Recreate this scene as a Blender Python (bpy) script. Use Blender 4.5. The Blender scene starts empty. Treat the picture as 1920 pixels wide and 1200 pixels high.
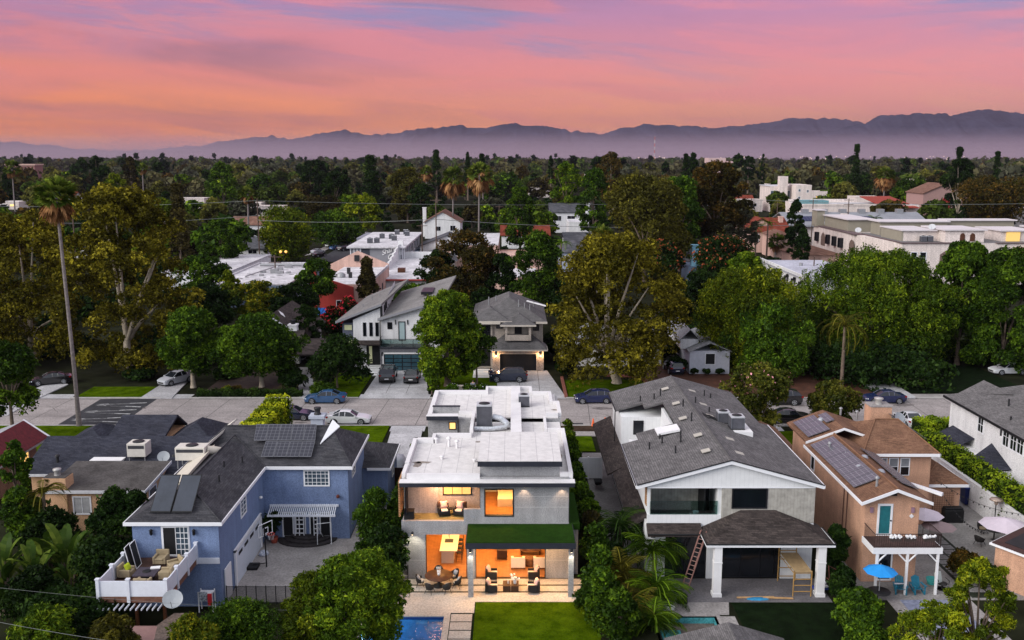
import bpy,math,random
import numpy as np
R=math.radians
sc=bpy.context.scene
col=sc.collection
rng=random.Random(7)
# ------------------------------------------------------------------ camera
F,CAMH=1800.0,28.0  # focal length in pixels of the 1920 wide frame, height of the drone
PT=math.atan(310/1800)
cam=bpy.data.cameras.new('camera')
co=bpy.data.objects.new('camera',cam)
col.objects.link(co)
co.location=(0,0,CAMH)
co.rotation_euler=(math.pi/2-PT,0,0)
cam.sensor_width=36
cam.lens=36*F/1920
cam.clip_start=0.5
cam.clip_end=60000
sc.camera=co
# ------------------------------------------------------------------ world, sun, exposure
SUN_EL,SUN_AZ=R(28),R(-122)  # the brightest part of the dusk sky: to the left, a little behind the camera
world=bpy.data.worlds.new('World')
sc.world=world
world.use_nodes=True
def build_world():
 nt=world.node_tree
 N,L=nt.nodes,nt.links
 N.clear()
 out=N.new('ShaderNodeOutputWorld')
 sky=N.new('ShaderNodeTexSky')
 sky.sky_type='NISHITA'
 sky.sun_disc=False
 sky.sun_elevation=SUN_EL
 sky.sun_rotation=SUN_AZ
 bg1=N.new('ShaderNodeBackground')
 bg1.inputs['Strength'].default_value=0.012
 L.new(sky.outputs[0],bg1.inputs['Color'])
 tc=N.new('ShaderNodeTexCoord')
 sep=N.new('ShaderNodeSeparateXYZ')
 L.new(tc.outputs['Generated'],sep.inputs[0])
 def m(op,a,b=None,c=None):
  n=N.new('ShaderNodeMath')
  n.operation=op
  for i,v in enumerate((a,b,c)):
   if v is None:
    continue
   if isinstance(v,(int,float)):
    n.inputs[i].default_value=v
   else:
    L.new(v,n.inputs[i])
  return n.outputs[0]
 def ramp(fac,stops,interp='EASE'):
  n=N.new('ShaderNodeValToRGB')
  n.color_ramp.interpolation=interp
  e=n.color_ramp.elements
  while len(e)<len(stops):
   e.new(0.5)
  for k,(p,c)in enumerate(stops):
   e[k].position=p
   e[k].color=(*c,1)
  L.new(fac,n.inputs[0])
  return n.outputs[0]
 def mix(f,a,b):
  n=N.new('ShaderNodeMix')
  n.data_type='RGBA'
  for s,v in((0,f),(6,a),(7,b)):
   if isinstance(v,(int,float)):
    n.inputs[s].default_value=v
   elif isinstance(v,tuple):
    n.inputs[s].default_value=(*v,1)
   else:
    L.new(v,n.inputs[s])
  return n.outputs[2]
 z=sep.outputs['Z']
 el=m('MULTIPLY',m('ARCSINE',z),57.2958)  # elevation in degrees
 az=m('MULTIPLY',m('ARCTAN2',sep.outputs['X'],sep.outputs['Y']),57.2958)
 # cirrus: long thin streaks that rise to the left
 comb=N.new('ShaderNodeCombineXYZ')
 L.new(m('MULTIPLY',az,0.035),comb.inputs[0])
 L.new(m('ADD',m('MULTIPLY',el,0.25),m('MULTIPLY',az,0.020)),comb.inputs[1])
 def noise(scale,detail,rough,dist,off):
  mp=N.new('ShaderNodeVectorMath')
  mp.operation='ADD'
  L.new(comb.outputs[0],mp.inputs[0])
  mp.inputs[1].default_value=(off,off*1.7,0)
  n=N.new('ShaderNodeTexNoise')
  n.inputs['Scale'].default_value=scale
  n.inputs['Detail'].default_value=detail
  n.inputs['Roughness'].default_value=rough
  n.inputs['Distortion'].default_value=dist
  L.new(mp.outputs[0],n.inputs['Vector'])
  return n.outputs['Fac']
 n1=noise(0.85,8,0.62,0.6,5.2)
 n2=noise(2.3,7,0.6,0.8,11.4)
 n3=noise(0.6,4,0.5,0.3,27.0)
 side=N.new('ShaderNodeMapRange')  # 0 at the left edge of the view, 1 at the right
 side.inputs['From Min'].default_value=-26
 side.inputs['From Max'].default_value=26
 L.new(az,side.inputs['Value'])
 side=side.outputs[0]
 e2=m('ADD',el,m('MULTIPLY',m('SUBTRACT',n3,0.5),3.4))
 f=m('DIVIDE',e2,11.0)
 left=ramp(f,SKY_LEFT)
 right=ramp(f,SKY_RIGHT)
 low=mix(side,left,right)
 cl=ramp(n1,[(0.44,(0,0,0)),(0.58,(1,1,1))])
 hi=N.new('ShaderNodeMapRange')
 hi.inputs['From Min'].default_value=3.0
 hi.inputs['From Max'].default_value=7.0
 L.new(el,hi.inputs['Value'])
 bluef=m('MULTIPLY',m('MULTIPLY',cl,hi.outputs[0]),0.8)
 low=mix(bluef,low,SKY_BLUE)
 st=ramp(n2,[(0.44,(0,0,0)),(0.60,(1,1,1))])
 low=mix(m('MULTIPLY',st,0.45),low,mix(side,(0.86,0.215,0.17),(0.84,0.235,0.26)))
 dk=ramp(noise(1.5,5,0.5,0.4,40.2),[(0.5,(0,0,0)),(0.72,(1,1,1))])
 low=mix(m('MULTIPLY',m('MULTIPLY',dk,m('SUBTRACT',1.0,side)),0.7),low,(0.27,0.10,0.15))
 # overhead and behind the camera the sky is still a bright, slightly violet dusk
 up=N.new('ShaderNodeMapRange')
 up.interpolation_type='SMOOTHSTEP'
 up.inputs['From Min'].default_value=14
 up.inputs['From Max'].default_value=62
 L.new(el,up.inputs['Value'])
 back=N.new('ShaderNodeMapRange')
 back.interpolation_type='SMOOTHSTEP'
 back.inputs['From Min'].default_value=0.25
 back.inputs['From Max'].default_value=-0.5
 L.new(sep.outputs['Y'],back.inputs['Value'])
 c=mix(up.outputs[0],low,SKY_TOP)
 c=mix(m('MULTIPLY',back.outputs[0],m('SUBTRACT',1.0,up.outputs[0])),c,SKY_BACK)
 bg2=N.new('ShaderNodeBackground')
 L.new(c,bg2.inputs['Color'])
 bg2.inputs['Strength'].default_value=1.0
 add=N.new('ShaderNodeAddShader')
 L.new(bg1.outputs[0],add.inputs[0])
 L.new(bg2.outputs[0],add.inputs[1])
 L.new(add.outputs[0],out.inputs['Surface'])
SKY_LEFT=[(0.0,(1.30,0.36,0.03)),(0.18,(1.20,0.31,0.04)),(0.36,(0.82,0.22,0.13)),(0.55,(0.54,0.18,0.24)),(0.75,(0.44,0.18,0.32)),(1.0,(0.36,0.17,0.36))]
SKY_RIGHT=[(0.0,(0.86,0.35,0.20)),(0.20,(0.88,0.33,0.22)),(0.42,(0.86,0.27,0.24)),(0.62,(0.66,0.22,0.30)),(0.82,(0.46,0.20,0.38)),(1.0,(0.40,0.19,0.41))]
SKY_BLUE=(0.23,0.22,0.43)
SKY_TOP=(0.80,0.84,0.88)
SKY_BACK=(0.70,0.77,0.92)
build_world()
sun=bpy.data.lights.new('sun','SUN')
sun.energy=2.7
sun.angle=R(40)
sun.color=(1.0,0.97,0.92)
so=bpy.data.objects.new('sun',sun)
col.objects.link(so)
so.rotation_euler=(math.pi/2-SUN_EL,0,math.pi-SUN_AZ)
so.location=(-60,60,80)
sc.view_settings.view_transform='Standard'
sc.view_settings.look='None'
sc.view_settings.exposure=0.25
sc.view_settings.gamma=1.0
sc.cycles.max_bounces=6
sc.cycles.diffuse_bounces=2
sc.cycles.glossy_bounces=3
sc.cycles.transmission_bounces=4
sc.cycles.transparent_max_bounces=8
sc.cycles.volume_bounces=0
sc.cycles.caustics_reflective=False
sc.cycles.caustics_refractive=False
sc.cycles.sample_clamp_indirect=4
sc.cycles.use_denoising=True
sc.cycles.denoising_prefilter='ACCURATE'
# ------------------------------------------------------------------ pixels of the photograph -> points of the place
def ray(px,py):
 x,yd=(px-960)/F,(py-600)/F
 return(x,math.cos(PT)-yd*math.sin(PT),-math.sin(PT)-yd*math.cos(PT))
def W(px,py,z=0.0):
 d=ray(px,py)
 t=(z-CAMH)/d[2]
 return(d[0]*t,d[1]*t,z)
def D(px,py,Y):
 d=ray(px,py)
 t=Y/d[1]
 return(d[0]*t,Y,CAMH+d[2]*t)
 # ------------------------------------------------------------------ object helpers
def tag(o,label=None,cat=None,group=None,kind=None):
 for k,v in(('label',label),('category',cat),('group',group),('kind',kind)):
  if v:
   o[k]=v
 return o
def thing(name,label,cat,loc=(0,0,0),rz=0.0,group=None):
 o=bpy.data.objects.new(name,None)
 o.empty_display_size=0.3
 col.objects.link(o)
 o.location=loc
 o.rotation_euler=(0,0,rz)
 return tag(o,label,cat,group)
def wloc(o):
 v=np.zeros(3)
 while o is not None:
  v+=np.array(o.location)
  o=o.parent
 return v
def copy_tree(o,parent=None):
 c=o.copy()
 col.objects.link(c)
 if parent is not None:
  c.parent=parent
 for ch in list(o.children):
  copy_tree(ch,c)
 return c
def place(proto,loc,rz=0.0,label=None,group=None,scale=None,used=set()):
 """The first call moves the builder's own object, later ones copy it with its parts."""
 if proto.name in used:
  o=copy_tree(proto)
 else:
  used.add(proto.name)
  o=proto
 o.location=loc
 o.rotation_euler=(0,0,rz)
 if scale:
  o.scale=scale if isinstance(scale,tuple)else(scale,)*3
 tag(o,label,None,group)
 return o
def mesh_arrays(name,v,f,smooth=False,tint=None):
 """v (n,3), f (m,k) arrays of equal sized faces -> mesh"""
 v=np.asarray(v,np.float32)
 f=np.asarray(f,np.int32)
 me=bpy.data.meshes.new(name)
 k=f.shape[1]
 me.vertices.add(len(v))
 me.vertices.foreach_set('co',v.ravel())
 me.loops.add(f.size)
 me.loops.foreach_set('vertex_index',f.ravel())
 me.polygons.add(len(f))
 me.polygons.foreach_set('loop_start',np.arange(0,f.size,k,dtype=np.int32))
 me.polygons.foreach_set('loop_total',np.full(len(f),k,np.int32))
 if smooth:
  me.polygons.foreach_set('use_smooth',np.ones(len(f),bool))
 if tint is not None:
  a=me.attributes.new('tint','FLOAT','FACE')
  a.data.foreach_set('value',np.asarray(tint,np.float32))
 me.update(calc_edges=True)
 return me
class MB:
 """collects primitives in world coordinates and links them as one mesh object"""
 def __init__(s):
  s.v,s.f,s.sm=[],[],[]
 def add(s,vs,fs,smooth=False):
  b=len(s.v)
  s.v+=[tuple(p)for p in vs]
  for q in fs:
   s.f.append(tuple(b+i for i in q))
   s.sm.append(smooth)
  return s
 def box(s,x0,x1,y0,y1,z0,z1):
  x0,x1=min(x0,x1),max(x0,x1)
  y0,y1=min(y0,y1),max(y0,y1)
  z0,z1=min(z0,z1),max(z0,z1)
  return s.add([(x0,y0,z0),(x1,y0,z0),(x1,y1,z0),(x0,y1,z0),(x0,y0,z1),(x1,y0,z1),(x1,y1,z1),(x0,y1,z1)],
  [(0,3,2,1),(4,5,6,7),(0,1,5,4),(1,2,6,5),(2,3,7,6),(3,0,4,7)])
 def obox(s,c,dx,dy,dz,rz=0.0,rx=0.0,ry=0.0):
  """box of size dx,dy,dz centred on c and turned"""
  from mathutils import Euler
  e=Euler((rx,ry,rz)).to_matrix()
  pts=[]
  for a,b,d in((-1,-1,-1),(1,-1,-1),(1,1,-1),(-1,1,-1),(-1,-1,1),(1,-1,1),(1,1,1),(-1,1,1)):
   from mathutils import Vector
   q=e@Vector((a*dx/2,b*dy/2,d*dz/2))
   pts.append((c[0]+q.x,c[1]+q.y,c[2]+q.z))
  return s.add(pts,[(0,3,2,1),(4,5,6,7),(0,1,5,4),(1,2,6,5),(2,3,7,6),(3,0,4,7)])
 def prism(s,poly,z0,z1):
  n=len(poly)
  a=sum(poly[i][0]*poly[(i+1)%n][1]-poly[(i+1)%n][0]*poly[i][1]for i in range(n))
  if a<0:
   poly=poly[::-1]
  vs=[(p[0],p[1],z0)for p in poly]+[(p[0],p[1],z1)for p in poly]
  fs=[tuple(range(n))[::-1],tuple(range(n,2*n))]+[(i,(i+1)%n,n+(i+1)%n,n+i)for i in range(n)]
  return s.add(vs,fs)
 def prism_y(s,poly,y0,y1):
  """polygon in x,z pushed along y"""
  n=len(poly)
  vs=[(p[0],y0,p[1])for p in poly]+[(p[0],y1,p[1])for p in poly]
  fs=[tuple(range(n)),tuple(range(n,2*n))[::-1]]+[((i+1)%n,i,n+i,n+(i+1)%n)for i in range(n)]
  return s.add(vs,fs)
 def prism_x(s,poly,x0,x1):
  """polygon in y,z pushed along x"""
  n=len(poly)
  vs=[(x0,p[0],p[1])for p in poly]+[(x1,p[0],p[1])for p in poly]
  fs=[tuple(range(n)),tuple(range(n,2*n))[::-1]]+[((i+1)%n,i,n+i,n+(i+1)%n)for i in range(n)]
  return s.add(vs,fs)
 def slab(s,pts,t):
  """polygon of 3-D points given a thickness t downward"""
  n=len(pts)
  vs=[tuple(p)for p in pts]+[(p[0],p[1],p[2]-t)for p in pts]
  fs=[tuple(range(n)),tuple(range(n,2*n))[::-1]]+[(i,n+i,n+(i+1)%n,(i+1)%n)for i in range(n)]
  return s.add(vs,fs)
 def tube(s,pts,rad,seg=8,cap=True):
  pts=[np.array(p,float)for p in pts]
  if not isinstance(rad,(list,tuple)):
   rad=[rad]*len(pts)
  base=len(s.v)
  up=np.array((0.0,0.0,1.0))
  rings=[]
  for i,p in enumerate(pts):
   t=pts[min(i+1,len(pts)-1)]-pts[max(i-1,0)]
   t=t/(np.linalg.norm(t)+1e-9)
   a=np.cross(t,up)
   if np.linalg.norm(a)<0.05:
    a=np.cross(t,(1.0,0,0))
   a/=np.linalg.norm(a)
   b=np.cross(a,t)
   rings.append([tuple(p+rad[i]*(math.cos(2*math.pi*k/seg)*a+math.sin(2*math.pi*k/seg)*b))for k in range(seg)])
  vs=[q for r in rings for q in r]
  fs=[]
  for i in range(len(pts)-1):
   for k in range(seg):
    fs.append((i*seg+k,i*seg+(k+1)%seg,(i+1)*seg+(k+1)%seg,(i+1)*seg+k))
  s.add(vs,fs,True)
  if cap:
   s.add(rings[0],[tuple(range(seg))])
   s.add(rings[-1],[tuple(range(seg))[::-1]])
  return s
 def lathe(s,c,prof,seg=16):
  """profile of (radius, z) round a vertical axis"""
  vs,fs=[],[]
  for r,z in prof:
   vs+=[(c[0]+r*math.cos(2*math.pi*k/seg),c[1]+r*math.sin(2*math.pi*k/seg),c[2]+z)for k in range(seg)]
  for i in range(len(prof)-1):
   for k in range(seg):
    fs.append((i*seg+k,i*seg+(k+1)%seg,(i+1)*seg+(k+1)%seg,(i+1)*seg+k))
  s.add(vs,fs,True)
  s.add(vs[:seg],[tuple(range(seg))[::-1]])
  s.add(vs[-seg:],[tuple(range(seg))])
  return s
 def build(s,name,mat,parent=None,bevel=0.0,**kw):
  off=wloc(parent)if parent is not None else np.zeros(3)
  me=bpy.data.meshes.new(name)
  use=sorted({i for q in s.f for i in q})
  new={i:k for k,i in enumerate(use)}
  me.from_pydata([tuple(np.array(s.v[i])-off)for i in use],[],[tuple(new[i]for i in q)for q in s.f])
  me.polygons.foreach_set('use_smooth',s.sm)
  me.materials.append(mat)
  me.update()
  o=bpy.data.objects.new(name,me)
  col.objects.link(o)
  if parent is not None:
   o.parent=parent
  if bevel:
   b=o.modifiers.new('b','BEVEL')
   b.width=bevel
   b.segments=2
   b.limit_method='ANGLE'
  return tag(o,**kw)
def solo(o,name,label,cat,group=None):
 return tag(o,label,cat,group)
def B(*a):
 return MB().box(*a)
 # ------------------------------------------------------------------ materials
MATS={}
def mat(name,color,rough=0.8,metal=0.0,spec=0.3,var=0.12,scale=3.0,bump=0.0,bscale=30.0,emit=None,estr=0.0,ramp2=None,coord='Object',fine=None):
 """principled material whose colour is broken up by two noises"""
 if name in MATS:
  return MATS[name]
 m=bpy.data.materials.new(name)
 MATS[name]=m
 m.use_nodes=True
 nt=m.node_tree
 N,L=nt.nodes,nt.links
 p=N['Principled BSDF']
 p.inputs['Roughness'].default_value=rough
 p.inputs['Metallic'].default_value=metal
 p.inputs['Specular IOR Level'].default_value=spec
 p.inputs['Base Color'].default_value=(*color,1)
 tc=N.new('ShaderNodeTexCoord')
 if var:
  n=N.new('ShaderNodeTexNoise')
  n.inputs['Scale'].default_value=scale
  n.inputs['Detail'].default_value=6
  n.inputs['Roughness'].default_value=0.65
  L.new(tc.outputs[coord],n.inputs['Vector'])
  r=N.new('ShaderNodeValToRGB')
  a,b=r.color_ramp.elements
  c2=ramp2 or tuple(min(1,c*(1+var))for c in color)
  c1=tuple(c*(1-var)for c in color)
  a.position,b.position=0.32,0.68
  a.color,b.color=(*c1,1),(*c2,1)
  L.new(n.outputs['Fac'],r.inputs[0])
  src=r.outputs[0]
  if fine:
   n2=N.new('ShaderNodeTexNoise')
   n2.inputs['Scale'].default_value=fine
   n2.inputs['Detail'].default_value=3
   L.new(tc.outputs[coord],n2.inputs['Vector'])
   mr=N.new('ShaderNodeMapRange')
   mr.inputs['From Min'].default_value,mr.inputs['From Max'].default_value=0.3,0.7
   mr.inputs['To Min'].default_value,mr.inputs['To Max'].default_value=0.75,1.22
   L.new(n2.outputs['Fac'],mr.inputs['Value'])
   mx=N.new('ShaderNodeVectorMath')
   mx.operation='SCALE'
   L.new(src,mx.inputs[0])
   n3=N.new('ShaderNodeTexNoise')  # broad weathering
   n3.inputs['Scale'].default_value=0.33
   n3.inputs['Detail'].default_value=5
   n3.inputs['Roughness'].default_value=0.7
   mp_=N.new('ShaderNodeMapping')  # streaks run down walls
   mp_.inputs['Scale'].default_value=(3.2,3.2,0.3)if 'stucco' in name or 'wall' in name else(1,1,1)
   L.new(tc.outputs[coord],mp_.inputs['Vector'])
   L.new(mp_.outputs[0],n3.inputs['Vector'])
   m3=N.new('ShaderNodeMapRange')
   m3.inputs['From Min'].default_value,m3.inputs['From Max'].default_value=0.3,0.7
   m3.inputs['To Min'].default_value,m3.inputs['To Max'].default_value=0.80,1.12
   L.new(n3.outputs['Fac'],m3.inputs['Value'])
   mm_=N.new('ShaderNodeMath')
   mm_.operation='MULTIPLY'
   L.new(mr.outputs[0],mm_.inputs[0])
   L.new(m3.outputs[0],mm_.inputs[1])
   L.new(mm_.outputs[0],mx.inputs['Scale'])
   src=mx.outputs[0]
  L.new(src,p.inputs['Base Color'])
 if bump:
  nb=N.new('ShaderNodeTexNoise')
  nb.inputs['Scale'].default_value=bscale
  nb.inputs['Detail'].default_value=4
  L.new(tc.outputs[coord],nb.inputs['Vector'])
  bp=N.new('ShaderNodeBump')
  bp.inputs['Strength'].default_value=bump
  bp.inputs['Distance'].default_value=0.05
  L.new(nb.outputs['Fac'],bp.inputs['Height'])
  L.new(bp.outputs[0],p.inputs['Normal'])
 if emit:
  p.inputs['Emission Color'].default_value=(*emit,1)
  p.inputs['Emission Strength'].default_value=estr
 return m
def shingle(name,c1,c2,rows=5.0,length=0.45,var=0.35,zk=1.0):
 """courses that run level round the roof, each tile its own shade"""
 if name in MATS:
  return MATS[name]
 m=bpy.data.materials.new(name)
 MATS[name]=m
 m.use_nodes=True
 N,L=m.node_tree.nodes,m.node_tree.links
 p=N['Principled BSDF']
 p.inputs['Roughness'].default_value=0.9
 p.inputs['Specular IOR Level'].default_value=0.15
 tc=N.new('ShaderNodeTexCoord')
 sx=N.new('ShaderNodeSeparateXYZ')
 L.new(tc.outputs['Object'],sx.inputs[0])
 a=N.new('ShaderNodeMath')
 a.operation='ADD'
 L.new(sx.outputs[0],a.inputs[0])
 L.new(sx.outputs[1],a.inputs[1])
 c=N.new('ShaderNodeCombineXYZ')
 L.new(a.outputs[0],c.inputs[0])
 z=N.new('ShaderNodeMath')
 z.operation='MULTIPLY'
 L.new(sx.outputs[2],z.inputs[0])
 z.inputs[1].default_value=zk
 L.new(z.outputs[0],c.inputs[1])
 b=N.new('ShaderNodeTexBrick')
 b.inputs['Scale'].default_value=1.0
 b.inputs['Brick Width'].default_value=length
 b.inputs['Row Height'].default_value=1.0/rows
 b.inputs['Mortar Size'].default_value=0.0025
 b.inputs['Bias'].default_value=0.0
 b.inputs['Color1'].default_value=(*c1,1)
 b.inputs['Color2'].default_value=(*c2,1)
 b.inputs['Mortar'].default_value=tuple(x*0.4 for x in c1)+(1,)
 L.new(c.outputs[0],b.inputs['Vector'])
 n=N.new('ShaderNodeTexNoise')
 n.inputs['Scale'].default_value=0.8
 n.inputs['Detail'].default_value=6
 L.new(tc.outputs['Object'],n.inputs['Vector'])
 n2=N.new('ShaderNodeTexNoise')
 n2.inputs['Scale'].default_value=9
 n2.inputs['Detail'].default_value=3
 L.new(tc.outputs['Object'],n2.inputs['Vector'])
 ad=N.new('ShaderNodeMath')
 ad.operation='ADD'
 L.new(n.outputs['Fac'],ad.inputs[0])
 L.new(n2.outputs['Fac'],ad.inputs[1])
 mr=N.new('ShaderNodeMapRange')
 mr.inputs['From Min'].default_value,mr.inputs['From Max'].default_value=0.7,1.3
 mr.inputs['To Min'].default_value,mr.inputs['To Max'].default_value=1-var,1+var
 L.new(ad.outputs[0],mr.inputs['Value'])
 sc_=N.new('ShaderNodeVectorMath')
 sc_.operation='SCALE'
 L.new(b.outputs['Color'],sc_.inputs[0])
 L.new(mr.outputs[0],sc_.inputs['Scale'])
 L.new(sc_.outputs[0],p.inputs['Base Color'])
 bp=N.new('ShaderNodeBump')
 bp.inputs['Strength'].default_value=0.6
 bp.inputs['Distance'].default_value=0.03
 L.new(b.outputs['Fac'],bp.inputs['Height'])
 bp.invert=True
 L.new(bp.outputs[0],p.inputs['Normal'])
 return m
def striped(name,c1,c2,axis,period,rough=0.7,duty=0.12,var=0.15,spec=0.3,metal=0.0):
 """boards, seams or cells: narrow lines of c2 at a period along one axis (or two, 'xy')"""
 if name in MATS:
  return MATS[name]
 m=bpy.data.materials.new(name)
 MATS[name]=m
 m.use_nodes=True
 N,L=m.node_tree.nodes,m.node_tree.links
 p=N['Principled BSDF']
 p.inputs['Roughness'].default_value=rough
 p.inputs['Specular IOR Level'].default_value=spec
 p.inputs['Metallic'].default_value=metal
 tc=N.new('ShaderNodeTexCoord')
 sx=N.new('ShaderNodeSeparateXYZ')
 L.new(tc.outputs['Object'],sx.inputs[0])
 res=None
 per=period if isinstance(period,tuple)else(period,)*len(axis)
 for ax,pr in zip(axis,per):
  if ax=='s':  # along x+y, for boards on walls of either direction
   src=N.new('ShaderNodeMath')
   src.operation='ADD'
   L.new(sx.outputs[0],src.inputs[0])
   L.new(sx.outputs[1],src.inputs[1])
   src=src.outputs[0]
  else:
   src=sx.outputs['xyz'.index(ax)]
  d=N.new('ShaderNodeMath')
  d.operation='DIVIDE'
  L.new(src,d.inputs[0])
  d.inputs[1].default_value=pr
  fr=N.new('ShaderNodeMath')
  fr.operation='FRACT'
  L.new(d.outputs[0],fr.inputs[0])
  lt=N.new('ShaderNodeMath')
  lt.operation='LESS_THAN'
  L.new(fr.outputs[0],lt.inputs[0])
  lt.inputs[1].default_value=duty
  if res is None:
   res=lt.outputs[0]
  else:
   mx=N.new('ShaderNodeMath')
   mx.operation='MAXIMUM'
   L.new(res,mx.inputs[0])
   L.new(lt.outputs[0],mx.inputs[1])
   res=mx.outputs[0]
 mi=N.new('ShaderNodeMix')
 mi.data_type='RGBA'
 L.new(res,mi.inputs[0])
 mi.inputs[6].default_value=(*c1,1)
 mi.inputs[7].default_value=(*c2,1)
 n=N.new('ShaderNodeTexNoise')
 n.inputs['Scale'].default_value=2.5
 n.inputs['Detail'].default_value=6
 L.new(tc.outputs['Object'],n.inputs['Vector'])
 mr=N.new('ShaderNodeMapRange')
 mr.inputs['From Min'].default_value,mr.inputs['From Max'].default_value=0.3,0.7
 mr.inputs['To Min'].default_value,mr.inputs['To Max'].default_value=1-var,1+var
 L.new(n.outputs['Fac'],mr.inputs['Value'])
 s2=N.new('ShaderNodeVectorMath')
 s2.operation='SCALE'
 L.new(mi.outputs[2],s2.inputs[0])
 L.new(mr.outputs[0],s2.inputs['Scale'])
 L.new(s2.outputs[0],p.inputs['Base Color'])
 return m
def leaf_mat(name,stops,trans=0.16):
 """foliage: each leaf takes its own colour from the species' range"""
 if name in MATS:
  return MATS[name]
 m=bpy.data.materials.new(name)
 MATS[name]=m
 m.use_nodes=True
 N,L=m.node_tree.nodes,m.node_tree.links
 N.clear()
 out=N.new('ShaderNodeOutputMaterial')
 at=N.new('ShaderNodeAttribute')
 at.attribute_name='tint'
 r=N.new('ShaderNodeValToRGB')
 e=r.color_ramp.elements
 while len(e)<len(stops):
  e.new(0.5)
 for k,c in enumerate(stops):
  e[k].position=k/(len(stops)-1)
  e[k].color=(*c,1)
 L.new(at.outputs['Fac'],r.inputs[0])
 oi=N.new('ShaderNodeObjectInfo')
 hs=N.new('ShaderNodeHueSaturation')
 mr=N.new('ShaderNodeMapRange')
 mr.inputs['To Min'].default_value,mr.inputs['To Max'].default_value=0.8,1.25
 L.new(oi.outputs['Random'],mr.inputs['Value'])
 L.new(mr.outputs[0],hs.inputs['Value'])
 L.new(r.outputs[0],hs.inputs['Color'])
 d=N.new('ShaderNodeBsdfDiffuse')
 t=N.new('ShaderNodeBsdfTranslucent')
 g=N.new('ShaderNodeBsdfGlossy')
 g.inputs['Roughness'].default_value=0.5
 g.inputs['Color'].default_value=(0.9,0.9,0.9,1)
 L.new(hs.outputs[0],d.inputs['Color'])
 L.new(hs.outputs[0],t.inputs['Color'])
 mx=N.new('ShaderNodeMixShader')
 mx.inputs[0].default_value=trans
 L.new(d.outputs[0],mx.inputs[1])
 L.new(t.outputs[0],mx.inputs[2])
 m2=N.new('ShaderNodeMixShader')
 m2.inputs[0].default_value=0.006
 L.new(mx.outputs[0],m2.inputs[1])
 L.new(g.outputs[0],m2.inputs[2])
 L.new(m2.outputs[0],out.inputs['Surface'])
 return m
def glass(name,color,rough=0.06,emit=None,estr=0.0):
 return mat(name,color,rough=rough,spec=0.6,var=0.3,scale=0.8,emit=emit,estr=estr)
 # ------------------------------------------------------------------ ground, street, pavements, lawns
M_conc=mat('concrete',(0.30,0.275,0.265),var=0.2,scale=0.6,fine=7,bump=0.1)
M_patio=mat('patio_concrete',(0.50,0.44,0.38),var=0.08,scale=0.7,fine=9)
M_drive=mat('driveway_concrete',(0.42,0.41,0.42),var=0.14,scale=0.5,fine=6)
M_road=mat('road_concrete',(0.31,0.275,0.265),var=0.14,scale=0.35,fine=5,bump=0.1)
M_asph=mat('asphalt',(0.035,0.035,0.04),var=0.3,scale=1.0,fine=8)
M_kerb=mat('kerb',(0.40,0.38,0.36),var=0.15,scale=2)
M_grass=mat('lawn',(0.048,0.100,0.002),rough=0.95,spec=0.0,var=0.5,scale=0.7,fine=14,bump=0.8,bscale=22,ramp2=(0.085,0.135,0.004))
M_grassd=mat('dark_turf',(0.005,0.011,0.003),rough=0.95,spec=0.05,var=0.5,scale=1.0,fine=12,bump=0.6,bscale=20)  # near-black green turf, much darker than the lawn
M_soil=mat('soil',(0.05,0.032,0.022),rough=0.95,spec=0.05,var=0.4,scale=0.8,fine=6)
M_groundm=mat('ground',(0.016,0.018,0.009),rough=0.95,spec=0.03,var=0.5,scale=0.05,fine=0.4,coord='Object')
M_white=mat('white_paint',(0.74,0.73,0.73),rough=0.6,var=0.05,scale=1.5)
M_line=mat('dark_joint',(0.10,0.09,0.085),var=0.2)
def st(name,mb,m):
 return mb.build(name,m,kind='structure')
def sheet(name,poly,z,m,t=0.3):
 return st(name,MB().prism(poly,z-t,z),m)
def rect(x0,x1,y0,y1):
 return[(x0,y0),(x1,y0),(x1,y1),(x0,y1)]
POOLS=[(-9.0,-4.18,49.0,55.1),(8.75,12.4,50.2,54.95)]  # two basins sunk into the ground sheet
gx=sorted({-13500.0,13500.0}|{v for p in POOLS for v in p[:2]})
gy=sorted({-180.0,16000.0}|{v for p in POOLS for v in p[2:]})
gm=MB()
for i in range(len(gx)-1):
 for k in range(len(gy)-1):
  mx_,my_=(gx[i]+gx[i+1])/2,(gy[k]+gy[k+1])/2
  if not any(p[0]<mx_<p[1]and p[2]<my_<p[3]for p in POOLS):
   gm.add([(gx[i],gy[k],0),(gx[i+1],gy[k],0),(gx[i+1],gy[k+1],0),(gx[i],gy[k+1],0)],[(0,1,2,3)])
st('ground',gm,M_groundm)
RN,RF=97.2,108.6
st('street',MB().box(-120,160,RN,RF,-0.3,0.02),M_road)
j=MB()  # expansion joints of the concrete street
for x in np.arange(-116,156,4.6):
 j.add([(x,RN+0.1,0.024),(x+0.07,RN+0.1,0.024),(x+0.57,RF-0.1,0.024),(x+0.5,RF-0.1,0.024)],[(0,1,2,3)])
for y in(100.9,104.8):
 j.add([(-120,y,0.0245),(160,y,0.0245),(160,y+0.07,0.0245),(-120,y+0.07,0.0245)],[(0,1,2,3)])
crack=random.Random(3)
for k in range(44):  # wandering cracks and tar drips
 x,y=crack.uniform(-60,60),crack.uniform(RN+1,RF-2)
 a=crack.uniform(-0.6,0.6)+(1.57 if crack.random()<0.5 else 0)
 for s in range(6):
  nx,ny=x+math.cos(a)*0.7,min(RF-0.2,max(RN+0.2,y+math.sin(a)*0.7))
  j.add([(x,y,0.026),(nx,ny,0.026),(nx+0.03,ny+0.05,0.026),(x+0.03,y+0.03,0.026)],[(0,1,2,3)])
  x,y,a=nx,ny,a+crack.uniform(-0.5,0.5)
st('street_markings',j,M_line)
sp=MB()
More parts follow.
